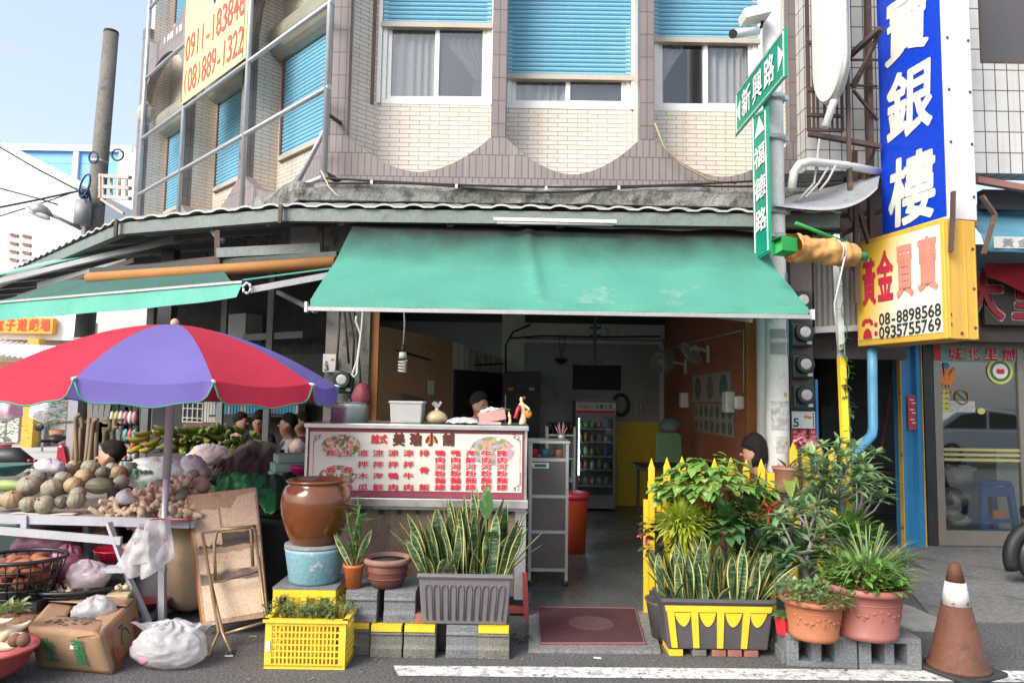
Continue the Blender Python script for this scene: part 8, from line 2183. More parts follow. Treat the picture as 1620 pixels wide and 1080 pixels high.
# desert rose shrubs
M_bark=mat('grey smooth bark',(.26,.255,.24,1),(.17,.165,.15,1),rough=.8,ns=9,fine=.2)
M_ros=foliage_mat('desert rose leaf',[(.19,.35,.13,1),(.13,.26,.11,1),(.27,.43,.18,1),(.23,.37,.2,1)],(.32,.43,.22,1),8,.35,.4)
def desert_rose(label,base,tips,seed,potr=None,L=.10,W=.034,nl=11,thick=.03,flowers=()):
 g=random.Random(seed);t=thing('desert_rose',label,'shrub',base);base=V(base)
 mb,ml=MB(),MB()
 hubs=[]
 nh=max(3,len(tips) // 5)
 cen=sum(tips,V((0,0,0)))/len(tips)
 for k in range(nh):
  q=tips[(k*5+2)%len(tips)];h_=base.lerp(q,g.uniform(.45,.62))+V((g.uniform(-.05,.05),g.uniform(-.04,.04),0));hubs.append(h_)
  m1=base.lerp(h_,.35)+V((g.uniform(-.05,.05),g.uniform(-.03,.03),.0));m2=base.lerp(h_,.7)+V((g.uniform(-.06,.06),g.uniform(-.03,.03),0))
  mb.tube([base,m1,m2,h_],[thick,thick*.7,thick*.55,thick*.42],8)
 for q in tips:
  h_=min(hubs,key=lambda h:(h-q).length);mid=h_.lerp(q,.5)+V((g.uniform(-.04,.04),g.uniform(-.03,.03),g.uniform(-.03,.01)))
  mb.tube([h_,mid,q],[thick*.4,thick*.28,thick*.2],6)
  ax_=(q-h_).normalized()*.6+V((0,-.25,.5))
  for spot,cnt in ((q,nl),(mid.lerp(q,.6),nl // 2)):
   for k in range(cnt):
    an=k*2.4+g.random();el=g.uniform(-.15,.9)
    ml.leaf(spot,ax_*el+V((math.cos(an),math.sin(an)*.8,math.sin(an*2)*.3)),L*g.uniform(.65,1.15),W*g.uniform(.8,1.15),g.uniform(.1,.8),.22,4)
 mb.build('branches',M_bark,t);ml.build('leaves',M_ros,t)
 if flowers:
  mf=MB()
  for q in flowers:
   for k in range(5):an=k*1.26;mf.leaf(q,(math.cos(an),-.5,math.sin(an)+.3),.05,.04,.3,.15,3)
  mf.build('flowers',mat('pink desert rose',(.66,.16,.26,1),(.7,.4,.44,1),rough=.6,trans=.2),t)
 return t
g=random.Random(77)
tips=[]
for (px,py) in ((1275,712),(1290,735),(1268,745),(1300,705),(1322,712),(1340,722),(1310,735),(1335,745),(1362,728),(1385,718),(1378,745),(1398,758),(1355,762),(1325,768),(1300,762),(1283,770),(1370,785),(1345,790),(1398,785),(1310,790),(1285,720),(1352,708),(1330,700),(1305,748),(1380,765),(1360,745),(1318,755),(1295,780)):
 tips.append(P(px,py,g.uniform(4.75,5.5)))
desert_rose('tall desert rose shrub with thin grey branches in front of the yellow poles',P(1335,900,5.15),tips,5,L=.115,W=.036,nl=14,thick=.022,flowers=[P(1262,694,5.0),P(1269,690,5.0),P(1287,697,5.0),P(1283,700,4.95)])
tips=[P(px,py,g.uniform(4.45,4.95)) for (px,py) in ((1232,815),(1248,835),(1225,838),(1262,812),(1280,825),(1300,812),(1258,850),(1285,848),(1305,838),(1316,855),(1300,870),(1240,822),(1270,795),(1292,800),(1320,825),(1330,845),(1252,800),(1243,875),(1318,880))]
desert_rose('low twisted desert rose with pale bent branches behind the terracotta pot',P(1287,925,4.68),tips,6,L=.105,W=.034,nl=14,thick=.028)
for px,py,Y,lb in ((1335,935,5.15,'dark clay pot of the tall desert rose'),(1287,940,4.68,'dark clay pot of the twisted desert rose')):
 q=G(px,py+30);q=V((q.x,Y,0));
 tag(MB().lathe([(.11,0),(.15,.2),(.16,.22),(.14,.21),(0,.2)],q,26).build('clay_pot',mat('dark clay',(.2,.08,.05,1),(.14,.06,.04,1),rough=.8,ns=5)),lb,'pot')
# concrete blocks with holes
def hollow_block(A,B,depth,label):
 """A, B: front lower corners on the ground"""
 t=thing('hollow_block',label,'block',(A+B)/2,'hollow concrete blocks on the road edge')
 e=(B-A);L=e.length;e.normalize();dn=V((-e.y,e.x,0));h=.186
 mb=MB();wl=.032
 def pc(x0,x1,z0,z1,d0=0,d1=depth):mb.hexa([A+e*x0+dn*d0+UP*z0,A+e*x1+dn*d0+UP*z0,A+e*x1+dn*d1+UP*z0,A+e*x0+dn*d1+UP*z0,A+e*x0+dn*d0+UP*z1,A+e*x1+dn*d0+UP*z1,A+e*x1+dn*d1+UP*z1,A+e*x0+dn*d1+UP*z1])
 pc(0,L,0,wl);pc(0,L,h-wl,h)
 hw=.075
 x=0;segs=[(.0,L*.20),(L*.20+hw,L*.5+.012),(L*.5+.012+hw,L)]
 cuts=[(.07,.07+hw),(.20,.20+hw)] if L>.34 else [(.07,.07+hw),(.19,.19+hw)]
 prev=0
 for c0,c1 in cuts+[(L,L)]:
  if c0>prev:pc(prev,c0,wl+.0005,h-wl-.0005)
  prev=c1
 pc(cuts[0][0],cuts[0][1],wl+.001,h-wl-.001,depth-.02,depth-.001);pc(cuts[1][0],cuts[1][1],wl+.001,h-wl-.001,depth-.02,depth-.001)
 # seam and toothed end
 mb.hexa([A+e*q[0]+dn*q[1]+UP*q[2] for q in ((-.02,.03,0),(-.0005,.03,0),(-.0005,depth-.03,0),(-.02,depth-.03,0),(-.02,.03,h*.4),(-.0005,.03,h*.4),(-.0005,depth-.03,h*.4),(-.02,depth-.03,h*.4))])
 mb.build('block_body',M_cb,t,bevel=.003)
hollow_block(G(1245,1053),G(1357,1058),.21,'hollow grey block under the orange terracotta pot')
hollow_block(G(1360,1058),G(1459,1062),.21,'hollow grey block at the right under the large pink pot')
hollow_block(G(1228,1030),G(1300,1026),.19,'grey block lying behind the hollow block of the terracotta pot')
# terracotta pot, large pink pot, red square pot
ZB_=.187
def gpot(px,pyb,Y,rt,h,m,name,label,relief=True):
 p=V((P(px,pyb,Y).x,Y,ZB_));t=thing(name,label,'potted plant',p)
 MB().lathe([(rt*.70,0),(rt*.74,.012),(rt*.76,.03),(rt*.74,.035),(rt*.86,h*.8),(rt*.9,h*.86)],p,40).build('pot',m,t)
 MB().lathe([(rt*.90,h*.86),(rt*.99,h*.87),(rt*1.02,h*.92),(rt*1.0,h),(rt*.90,h),(rt*.86,h*.9)],p,40).build('rim',m,t)
 MB().lathe([(rt*.88,h*.88),(0,h*.9)],p,24).build('soil',M_soil,t)
 if relief:
  mb=MB()
  for k in range(11):
   an=-math.pi/2+(k-5)*.22;sw=.05*math.cos((k-5)*.62*1.0) ;rr=rt*(.745+.12*(.55-.0))+.002
   z=h*.55-abs(math.sin((k-5)*.8))*-.0+.018*math.cos((k-5)*1.26)
   mb.ell(p+V((rr*math.cos(an),rr*math.sin(an),z)),(.013,.004,.009),RZ(an+math.pi/2),8,6)
  for k in range(5):an=-math.pi/2+(k-2)*.5;rr=rt*.80;mb.ell(p+V((rr*math.cos(an),rr*math.sin(an),h*.48)),(.008,.003,.026),RZ(an+math.pi/2),8,6)
  for k in range(48):an=k*math.pi/24;
  mb.build('garland_relief',m,t)
 for z in (.70,):MB().lathe([(rt*.842,h*(z-.012)),(rt*.858,h*z),(rt*.85,h*(z+.012))],p,40).build('band',m,t)
 return t,p,h
tA,pA,hA=gpot(1287,990,4.30,.185,.232,M_terra,'terracotta_pot','orange terracotta pot with garland relief and small green ground cover')
def cover(parent,p,r,z,n,m,L,W,seed,h=.10,spill=.0,droop=.5):
 g=random.Random(seed);mb=MB()
 for k in range(n):
  a=g.uniform(0,6.28);rr=r*g.random()**.5;hh=h*g.random()*(1.1-.5*rr/r)
  b0=p+V((rr*math.cos(a),rr*math.sin(a),z+hh-(spill if rr>r*.85 else 0)))
  mb.leaf(b0,(math.cos(a)*rr/r+g.uniform(-.6,.6),math.sin(a)*rr/r+g.uniform(-.6,.6),g.uniform(.0,.9)),L*g.uniform(.6,1.2),W*g.uniform(.7,1.2),droop,.2,3)
 return mb.build('leaves',m,parent)
M_cov=foliage_mat('small cover leaf',[(.12,.22,.065,1),(.19,.3,.11,1),(.09,.17,.05,1)],(.25,.34,.15,1),10,.2)
cover(tA,pA,.21,hA*.92,620,M_cov,.034,.022,51,.11)
tB,pB,hB=gpot(1370,990,4.36,.235,.30,M_terrap,'pink_pot','large pink terracotta pot with garland relief and bushy green leaves')
M_bus=foliage_mat('bushy bright leaf',[(.09,.25,.04,1),(.14,.34,.06,1),(.21,.40,.08,1),(.065,.18,.035,1)],(.2,.33,.08,1),9,.22,.35)
cover(tB,pB,.22,hB*.9,560,M_bus,.075,.034,52,.17)
mb=MB();g=random.Random(61);c=pB+V((.04,.05,hB*.95))
for k in range(110):
 a=g.uniform(0,6.28);rr=g.random()*.06;mb.leaf(c+V((rr*math.cos(a),rr*math.sin(a),.0)),(.55*math.cos(a),.45*math.sin(a),1),g.uniform(.28,.46),.011,g.uniform(.6,2.2),.2,7)
for k in range(12):a=g.uniform(0,6.28);mb.tube([c,c+V((.05*math.cos(a),.04*math.sin(a),.2)),c+V((.1*math.cos(a),.08*math.sin(a),.36))],.003,4)
tag(mb.build('grass_plant',foliage_mat('arching grass',[(.14,.26,.06,1),(.2,.32,.09,1),(.3,.36,.16,1)],(.26,.36,.12,1),6,.25)),'arching grassy plant in a dark red pot inside the large pink pot','plant')
tag(MB().lathe([(.075,0),(.10,.10),(.105,.11),(.09,.105),(0,.1)],pB+V((.06,.02,hB*.86)),24).build('dark_red_pot',mat('dark red plastic pot',(.26,.035,.03,1),rough=.5)),'dark red pot half buried in the leaves of the large pink pot','pot')
p=V((P(1243,985,4.42).x,4.42,ZB_-.03))
rs=thing('red_square_pot','small red square pot with a white mark between the trough and the terracotta pot','potted plant',p)
MB().box(p+UP*.06,(.075,.075,.12),RZ(.35),tx=1.3).build('pot',M_red,rs,bevel=.004)
MB().box(p+V((.045,-.048,.06)),(.035,.006,.05),RXYZ(.15,.1,.35)).build('white_mark',M_white,rs)
mb=MB()
for k in range(14):an=k*2.4;mb.leaf(p+UP*.12,(math.cos(an),math.sin(an),.5),.10,.055,.9,.15,5)
mb.build('leaves',M_dkl,rs)
q=G(1043,998);tag(MB().lathe([(.10,0),(.14,.24),(.15,.26),(.13,.25),(0,.22)],V((q.x+.02,4.78,0)),26).build('black_pot',M_tr2),'black plastic pot behind the left end of the yellow trimmed trough','pot')
greens('fern','small fern at the foot of the dark arcade right of the shrubs',G(1425,895)+UP*.02,.12,.12,.04,60,M_ros,.16,.02,71,'fern',droop=1.0)
# more greenery between shrubs and the pink pot
tuft('dark_leaf_plant','leafy plant filling the gap below the tall desert rose',P(1345,850,4.9),.22,230,.10,.04,M_bus,72,.7)
tuft('dark_leaf_plant','grey green leafy plant in front of the second picket panel',P(1290,800,5.3),.17,110,.11,.05,M_ros,73,.6)
# traffic cone
c=G(1516,1062);cn=thing('traffic_cone','dirty rust brown traffic cone with a scuffed white band at the road edge','cone',c)
zt_=P(1496,890,c.y).z
M_cone=mat('dirty orange rubber',(.15,.055,.028,1),(.085,.04,.027,1),rough=.7,ns=5,fine=.25,grime=((.045,.032,.028,1),.54,.8),spots=((.30,.12,.05,1),9,.66))
M_cw=mat('scuffed white band',(.68,.67,.65,1),(.6,.58,.56,1),rough=.6,ns=7,spots=((.28,.09,.05,1),6,.56))
MB().box(c+UP*.016,(.36,.36,.03),RZ(.45)).build('base',mat('black rubber',(.03,.03,.032,1),(.05,.05,.05,1),rough=.7),cn,bevel=.012)
rb0,rt0=.155,.03
def cr0(t):return rb0+(rt0-rb0)*t
MB().lathe([(rb0*1.12,.032),(rb0*1.06,.045),(cr0(.05),.06),(cr0(.62),zt_*.62)],c,36).build('lower_cone',M_cone,cn)
MB().lathe([(cr0(.62)+.002,zt_*.62),(cr0(.83)+.002,zt_*.83)],c,36).build('white_band',M_cw,cn)
MB().lathe([(cr0(.83),zt_*.83),(rt0,zt_*.985),(rt0*.8,zt_),(rt0*.5,zt_*.99)],c,28).build('tip',M_cone,cn)
# pipe frame and yellow phone sign on the angled facade
def LP(a,z,d=-.16):return frL(a,d,z)
pf=thing('pipe_frame','galvanised pipe frame standing off the angled tiled facade','frame',LP(2.5,3.6))
for a in (-.2,1.62,3.58,5.27):MB().tube([LP(a,3.62),LP(a,8.6)],.032,8).build('upright',M_galv,pf)
for z in (3.66,4.55,5.42,6.37,7.5):MB().tube([LP(-.24,z),LP(5.3,z)],.026,8).build('rail',M_galv,pf)
MB().tube([LP(-.2,4.15),LP(.35,3.68)],.024,8).build('brace',M_galv,pf)
MB().tube([LP(-.2,3.70),LP(-.06,3.70,.1)],.03,8).build('bracket',M_rust,pf)
MB().tube([LP(-.2,4.30),LP(-.06,4.30,.1)],.02,8).build('bracket',M_rust,pf)
ysg=thing('phone_number_sign','pale yellow sheet sign with two red phone numbers on the pipe frame','sign',LP(2.6,5.46))
M_ylw=mat('pale yellow sheet',(.74,.68,.30,1),(.70,.63,.26,1),rough=.45,fine=.03,ns=1.5)
up_=V((0,0,1));e_=-frL.u
MB().prism([(0,0),(1.97,0),(1.97,2.2),(0,2.2)],LP(3.59,5.46,-.20),e_,up_,frL.n*.012).build('sheet',M_ylw,ysg)
mb=MB();line_text(mb,'(08)889-1322',LP(3.54,5.56,-.20),e_,up_,1.86,.34,.25,.1,.004);line_text(mb,'0911-183846',LP(3.52,6.02,-.20),e_,up_,1.84,.36,.25,.1,.004)
mb.build('phone_number',mat('red sign numbers',(.58,.10,.09,1),rough=.5),ysg)
mb=MB();mb.ell(LP(2.6,6.62,-.204),(.05,.004,.12),RZ(R(-45)));mb.build('blue_mark',mat('navy print',(.01,.03,.18,1),rough=.5),ysg)
for a in (1.66,3.54):MB().tube([LP(a,5.47,-.215),LP(a,7.6,-.215)],.006,5).build('edge_wire',M_galv,ysg)
pm=thing('paint_marks','faint white paint marks on the mauve band left of the yellow sign','paint marks',frL(4.7,0,6.8))
for k,w_ in enumerate((.10,.04,.13,.06,.04)):MB().hexa([frL(4.30+.17*k+x,y,z) for z in (6.86+.01*k,6.96+.01*k) for x,y in ((0,-.004),(w_,-.004),(w_,.002),(0,.002))]).build('brush_mark',M_white,pm)
nest=MB();nest.ell(LP(5.36,5.86,-.1),(.13,.10,.17),fn=lambda q,a,th:1+.25*nz(q,2.5,4))
tag(nest.build('torn_flap',mat('torn white sheet',(.6,.5,.45,1),(.2,.09,.07,1),rough=.8,ns=6)),'torn rust and white scrap hanging at the far edge of the pipe frame','scrap')
# cables and clips along the ledge
for i,(dy,lb) in enumerate(((0,'upper black cable clipped along the old ledge above the canopy'),(5,'lower black cable sagging along the old ledge above the canopy'))):
 pts=[P(x,282+dy+14*math.sin(math.pi*(x-515)/760)**1+(4 if i else 0)*math.sin(x/60),6.55) for x in range(515,1225,30)]
 tag(MB().tube(pts,.011,5).build('cable',M_cab),lb,'cable')
for k,px in enumerate((588,722,864,979)):tag(MB().box(P(px,284+14*math.sin(math.pi*(px-515)/760),6.53),(.022,.02,.035)).build('cable_clip',M_white),'white cable clip on the ledge cables, '+('first','second','third','fourth')[k]+' from the left','clip','cable clips on the ledge')
tag(MB().tube([P(508,270,6.6),P(520,295,6.5),P(532,308,6.45),P(540,312,6.45)],.008,5).build('cable',mat('yellowed cable',(.5,.46,.3,1),rough=.7)),'yellowish cable dangling at the corner of the ledge','cable')
tag(MB().tube([P(1036,195,6.9),P(1050,232,6.88),P(1080,262,6.87),P(1120,284,6.86),P(1165,290,6.86)],.010,6).build('cable',mat('tan cable',(.4,.3,.18,1),rough=.7)),'tan cable following the scallop under the right window','cable')
# the side street at the left
up=V((0,0,1))
M_wb=mat('sunlit white render',(.80,.79,.77,1),(.72,.71,.69,1),rough=.7,ns=.5,fine=.03)
def pxz(px,py,Y):q=P(px,py,Y);return (q.x,q.z)
gb_=thing('gabled_white_building','white gabled building across the side street with small reddish slots','building',(P(60,700,24).x,24,0))
g0,g1,g2_,g3=pxz(8,226,24),pxz(128,292,24),pxz(128,700,24),pxz(-6,700,24)
MB().prism([(g3[0]-1,0),(g2_[0],0),g1,g0,(g0[0]-.1,g0[1])],(0,24,0),(1,0,0),up,(0,8,0)).build('wall',M_wb,gb_)
M_slot=mat('reddish slot',(.2,.08,.07,1),(.3,.2,.18,1),rough=.7)
for r in range(4):
 for c in range(2):q=P(22+c*20,372+r*13+c*2,23.97);MB().box(q,(.28,.05,.10),RXYZ(0,.2,0)).build('slot',M_slot,gb_)
cbg=thing('blue_clad_building','tall building clad in bright blue sheet with white posts behind the utility pole','building',(P(150,600,34).x,34,0))
a,b=pxz(20,234,34),pxz(212,236,34)
M_bcl=tiles('blue sheet cladding',(.16,.42,.74,1),(.15,.40,.72,1),(.10,.30,.58,1),9,.55,.03,0,rough=.4,var=.25,bump=.2)
MB().lohi((a[0],34,0),(b[0],44,b[1])).build('cladding',M_bcl,cbg)
for px,w_ in ((117,.25),(200,.9)):x=P(px,300,33.9).x;MB().lohi((x-w_/2,33.85,0),(x+w_/2,33.99,b[1]-.05)).build('white_post',M_wb,cbg)
MB().lohi((a[0],33.8,b[1]-.2),(b[0],33.849,b[1]+.1)).build('coping',M_wb,cbg)
bw2=thing('white_block','low white building at the far left edge behind the awnings','building',(P(-40,600,27).x,27,0))
a,b=pxz(-160,300,27),pxz(4,245,27);MB().lohi((a[0],27,0),(b[0],30,b[1])).build('wall',M_wb,bw2);MB().lohi((a[0],26.6,b[1]),(b[0]+.2,30,b[1]+.3)).build('roof',M_wb,bw2)
# arcade building with the orange game-hall sign
ab=thing('arcade_building','beige building across the side street with an orange lettered sign and yellow column','building',(P(40,690,20).x,20,0))
M_beige=mat('beige wall',(.50,.43,.37,1),(.43,.37,.31,1),rough=.7,ns=.8)
xl,xr=P(-260,690,20).x,P(104,690,20).x
MB().lohi((xl,20.4,0),(xr,21.2,3.6)).build('wall',M_beige,ab)
MB().lohi((xl,20.1,3.0),(xr,20.39,3.8)).build('upper_wall',M_wb,ab)
a,b=P(-40,501,19.9),P(84,528,19.9)
MB().lohi((a.x,19.85,b.z),(b.x,20.05,a.z)).build('sign_board',mat('bright orange sign',(.78,.36,.03,1),rough=.5,fine=.02),ab)
mb=MB();line_text(mb,'電子遊戲場',(P(-12,527,19.85).x,19.85,b.z+.06),(1,0,0),up,P(80,500,19.85).x-P(-12,500,19.85).x,(a.z-b.z)*.78,1.6,.12,.01);mb.build('sign_lettering',mat('red sign lettering',(.6,.06,.02,1),rough=.5),ab)
MB().lohi((xl,19.2,P(0,556,19.2).z),(P(92,556,19.2).x,20.0,P(0,545,19.2).z)).build('white_canopy',M_wb,ab)
mb=MB();q0,q1=P(-60,552,18.6),P(70,570,18.6);mb.sheet(lambda u,v:q0.lerp(q1,u)+V((0,.9*v,.35*v+.03*math.sin(u*90))),60,2);mb.build('corrugated_awning',M_wb,ab,solid=.02)
MB().lohi((xl,19.9,P(0,590,19.9).z),(P(70,590,19.9).x,20.0,P(0,572,19.9).z)).build('orange_strip',mat('salmon strip',(.65,.3,.16,1),rough=.6),ab)
x=P(48,650,19.8).x;MB().lohi((x-.14,19.7,0),(x+.16,20.0,3.0)).build('yellow_column',mat('orange yellow column',(.7,.4,.05,1),rough=.6),ab)
for px,w_ in ((85,.7),(5,.5)):x=P(px,650,20.38).x;MB().lohi((x-w_,20.33,.1),(x+w_,20.39,2.4)).build('door',mat('grey white door',(.62,.62,.6,1),(.5,.5,.5,1),rough=.5),ab)
MB().lohi((P(54,660,20).x,20.0,0),(P(68,660,20).x,20.38,1.0)).build('diamond_panel',mat('grey panel',(.25,.24,.24,1),rough=.6),ab)
# more house fronts behind the merchandise
wb3=thing('shuttered_house','pale house with grey shutters glimpsed left of the stall posts','building',(P(160,690,22).x,22,0))
xa,xb=P(106,690,22).x,P(262,690,22).x
MB().lohi((xa,22,0),(xb,25,5.2)).build('wall',mat('pale wall',(.6,.6,.58,1),(.5,.5,.49,1),rough=.7,ns=.7),wb3)
for px in (120,150,185,225):x=P(px,650,21.98).x;MB().lohi((x-.5,21.9,.05),(x+.5,21.99,2.6)).build('shutter',mat('dark shutter',(.12,.12,.12,1),(.2,.2,.2,1),rough=.6,ns=3),wb3)
MB().lohi((xa,21.0,2.9),(xb,21.99,3.1)).build('canopy',M_roof,wb3)
# street things
def shut_parasol(px,py0,py1,Y,m,label):
 t=thing('closed_parasol',label,'parasol',G(px,py1));z0,z1=P(px,py1,Y).z,P(px,py0,Y).z;x=P(px,660,Y).x
 MB().tube([(x,Y,0),(x,Y,z1)],.03,8).build('pole',M_galv,t)
 MB().lathe([(.04,z0+.35),(.30,z0+.5),(.26,z0+1.0),(.12,z1-.2),(.03,z1)],(x,Y,0),18,fn=lambda q,a,i:V((q.x*(1+.18*math.sin(a*6)),q.y*(1+.18*math.sin(a*6)),q.z))).build('folded_cloth',m,t)
shut_parasol(10,622,690,17.5,mat('pink white cloth',(.7,.3,.45,1),(.74,.68,.7,1),rough=.8,ns=2.5,lo=.45,hi=.55,nd=1),'closed pink and white parasol on the far side of the side street')
shut_parasol(70,628,690,18.5,M_wb,'closed white parasol beside the yellow column')
pp=thing('potted_shrub','light green potted shrub on the far pavement right of the white parasol','potted plant',G(94,688))
q=P(94,684,17.0);MB().lathe([(.16,-.25),(.22,.05),(.2,.06)],q,16).build('pot',M_terra,pp);
mb=MB();g=random.Random(3)
for k in range(160):an=g.uniform(0,6.28);mb.leaf(q+V((g.gauss(0,.22),g.gauss(0,.15),.15+.75*g.random())),(math.cos(an),math.sin(an),.3),.2,.1,.6,.2,3)
mb.build('leaves',M_cov,pp)
pp=thing('potted_shrub','small green potted shrub at the far left edge of the side street','potted plant',G(2,712))
q=P(2,706,14.0);MB().lathe([(.12,-.2),(.18,.03),(.16,.04)],q,16).build('pot',M_red,pp)
mb=MB()
for k in range(120):an=g.uniform(0,6.28);mb.leaf(q+V((g.gauss(0,.16),g.gauss(0,.1),.05+.5*g.random())),(math.cos(an),math.sin(an),.3),.16,.07,.6,.2,3)
mb.build('leaves',M_bus,pp)
for px,lb in ((27,'dark planter box on the far pavement, left of two'),(37,'dark planter box on the far pavement, right of two')):
 q=G(px,688);tag(MB().box(q+V((0,.2,.25)),(.28,.3,.5),tx=1.15).build('planter_box',M_bask,bevel=.03),lb,'planter')
# utility pole with balcony-like bracket, transformer, lamp and wires
up0=P(176,52,13.0);ub=P(118,690,13.0)
upl=thing('utility_pole','tall weathered concrete utility pole beyond the canopy at the left','utility pole',V((ub.x,13.0,0)))
M_upole=mat('weathered pole concrete',(.22,.21,.19,1),(.12,.115,.105,1),rough=.9,ns=1.5,fine=.25,bump=.4,bs=30,grime=((.05,.05,.048,1),.54,.8))
MB().tube([V((ub.x,13.0,0)),V((ub.x,13.0,0)).lerp(up0,.5),up0],[.18,.16,.13],16).build('shaft',M_upole,upl)
MB().tube([up0-UP*.02,up0+UP*.03],[.135,.125],16).build('cap',mat('dark pole cap',(.05,.045,.04,1),rough=.9),upl)
q=P(157,257,13.0);MB().lathe([(.155,-.03),(.16,0),(.155,.03)],q,16).build('band',M_galv,upl)
M_pg=mat('pinkish grey steel',(.5,.42,.38,1),(.4,.33,.3,1),rough=.6)
fr_b=thing('balcony_rail','pinkish steel bracket rail between the utility pole and the angled facade','rail',P(185,310,12.2))
for py in (278,295,311):MB().bar(P(158,py,12.3),P(206,py+3,11.6),.06).build('rail',M_pg,fr_b)
for px in (158,163,176,189,200):MB().bar(P(px,278,12.2),P(px,313,12.2),.035).build('bar',M_pg,fr_b)
MB().bar(P(160,315,12.2),P(196,338,12.0),.04).build('stay',M_pg,fr_b)
q=P(131,332,12.7);tf_=thing('transformer','small grey cylinder transformer hung on the utility pole','transformer',q-UP*.35)
MB().tube([q-UP*.28,q+UP*.17],.14,14).build('tank',mat('grey tank',(.3,.31,.33,1),rough=.5),tf_);MB().tube([q+UP*.17,q+UP*.25],.05,8).build('bushing',M_cab,tf_)
ll=thing('street_lamp','grey street lamp head on an arm reaching out from the utility pole','street lamp',P(80,340,12.4))
MB().tube([P(128,362,12.8),P(95,346,12.5),P(78,339,12.4)],.035,8).build('arm',M_galv,ll)
q0,q1=P(80,341,12.4),P(48,326,12.2)
MB().tube([q0,q0.lerp(q1,.3),q0.lerp(q1,.7),q1],[.06,.11,.13,.05],12).build('lamp_head',M_alu,ll);MB().ell(q0.lerp(q1,.6)-UP*.07,(.24,.10,.06),RXYZ(0,.42,0)).build('lens',mat('lamp lens',(.6,.62,.62,1),rough=.2),ll)
for i,(pts,r,lb) in enumerate((([(0,233),(60,268),(125,302)],.016,'power line running down from the upper left to the utility pole'),([(0,298),(60,314),(92,324)],.014,'thin power line crossing the white gable low'),([(0,328),(60,316),(110,305),(140,300)],.02,'thicker power line rising to the right toward the pole'),([(0,342),(70,320),(120,303)],.012,'thin power line below the thicker rising one'))):
 tag(MB().tube([P(x,y,12.9) for x,y in pts],r,6).build('power_line',M_cab),lb,'power line')
M_bcab=mat('blue black cable',(.01,.05,.12,1),rough=.5)
for i,(cx_,cy_,rx,ry,lb) in enumerate(((134,294,7,18,'loop of blue cable left of the utility pole'),(148,249,7,9,'small loop of blue cable at the metal band of the pole'),(186,245,9,9,'loop of blue cable right of the utility pole'))):
 tag(MB().tube([P(cx_+rx*math.cos(t)-.3*ry*math.sin(t)*(i==0),cy_+ry*math.sin(t),12.6) for t in [2*math.pi*k/24 for k in range(24)]],.018,6,closed=True).build('cable_loop',M_bcab),lb,'cable')
mb=MB()
for k in range(8):mb.tube([P(120+3*k,298+4*(k%3),12.7),P(130+2*k,305+5*(k%4),12.6),P(140,300+6*(k%3),12.7)],.018,5)
tag(mb.build('cable_tangle',M_bcab),'tangle of blue black cables where the wires meet the pole','cables')
# under the canopy, behind the stall
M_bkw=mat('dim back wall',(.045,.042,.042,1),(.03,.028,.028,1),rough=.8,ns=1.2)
bk=[P(236,700,11.6),P(420,700,11.0),P(520,700,10.0)]
dn_=thing('eatery_back_room','dim back room of the open corner eatery with a white window grille','room',P(380,700,11.2))
w0,w1=V((P(228,700,12.2).x,12.2,0)),V((P(585,700,9.4).x,9.4,0))
e=(w1-w0);Lb=e.length;e.normalize();nb_=V((e.y,-e.x,0))
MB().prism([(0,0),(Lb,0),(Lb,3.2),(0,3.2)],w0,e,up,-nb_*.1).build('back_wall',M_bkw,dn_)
def bw(px,py,l=.02):
 r_=ray(px,py);o=V((0,0,H));t=(w0-o).dot(nb_)/r_.dot(nb_);return o+r_*t+nb_*l
def brect(px0,py0,px1,py1,m,name,l=.02,th=.02):
 a,b=bw(px0,(py0+py1)/2,l),bw(px1,(py0+py1)/2,l);z1,z0=bw((px0+px1)/2,py0).z,bw((px0+px1)/2,py1).z
 a.z=b.z=0;return MB().add([a+UP*z0,b+UP*z0,b+UP*z1,a+UP*z1]+[p+nb_*-th for p in (a+UP*z0,b+UP*z0,b+UP*z1,a+UP*z1)],[(0,1,2,3),(7,6,5,4),(0,4,5,1),(1,5,6,2),(2,6,7,3),(3,7,4,0)]).build(name,m,dn_)
M_gwh=mat('grille white',(.55,.55,.52,1),(.42,.42,.4,1),rough=.6)
M_mar=mat('maroon panel',(.16,.05,.055,1),(.12,.04,.045,1),rough=.6)
brect(290,668,347,692,M_mar,'maroon_panel');brect(325,628,351,668,M_gwh,'pale_panel',.022)
for px in (292,299,307,315,323):brect(px-.7,637,px+.7,668,M_gwh,'grille_bar',.03,.012)
for py in (637,646,661,667):brect(291,py-.8,324,py+.8,M_gwh,'grille_rail',.035,.012)
for px in (329,333,338,343,348):brect(px-.6,628,px+.6,668,M_beige,'panel_rib',.03,.006)
brect(436,560,520,600,mat('slatted dark shutter',(.07,.06,.055,1),(.05,.045,.04,1),rough=.7,ns=3),'shutter',.03)
for k in range(9):brect(436,563+4.3*k,520,564.4+4.3*k,M_blk,'slat_gap',.034,.004)
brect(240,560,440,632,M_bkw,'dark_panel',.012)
brect(420,530,514,540,M_post,'tie_beam',.4)
brect(380,500,415,545,M_gwh,'pale_box',.3,.3)
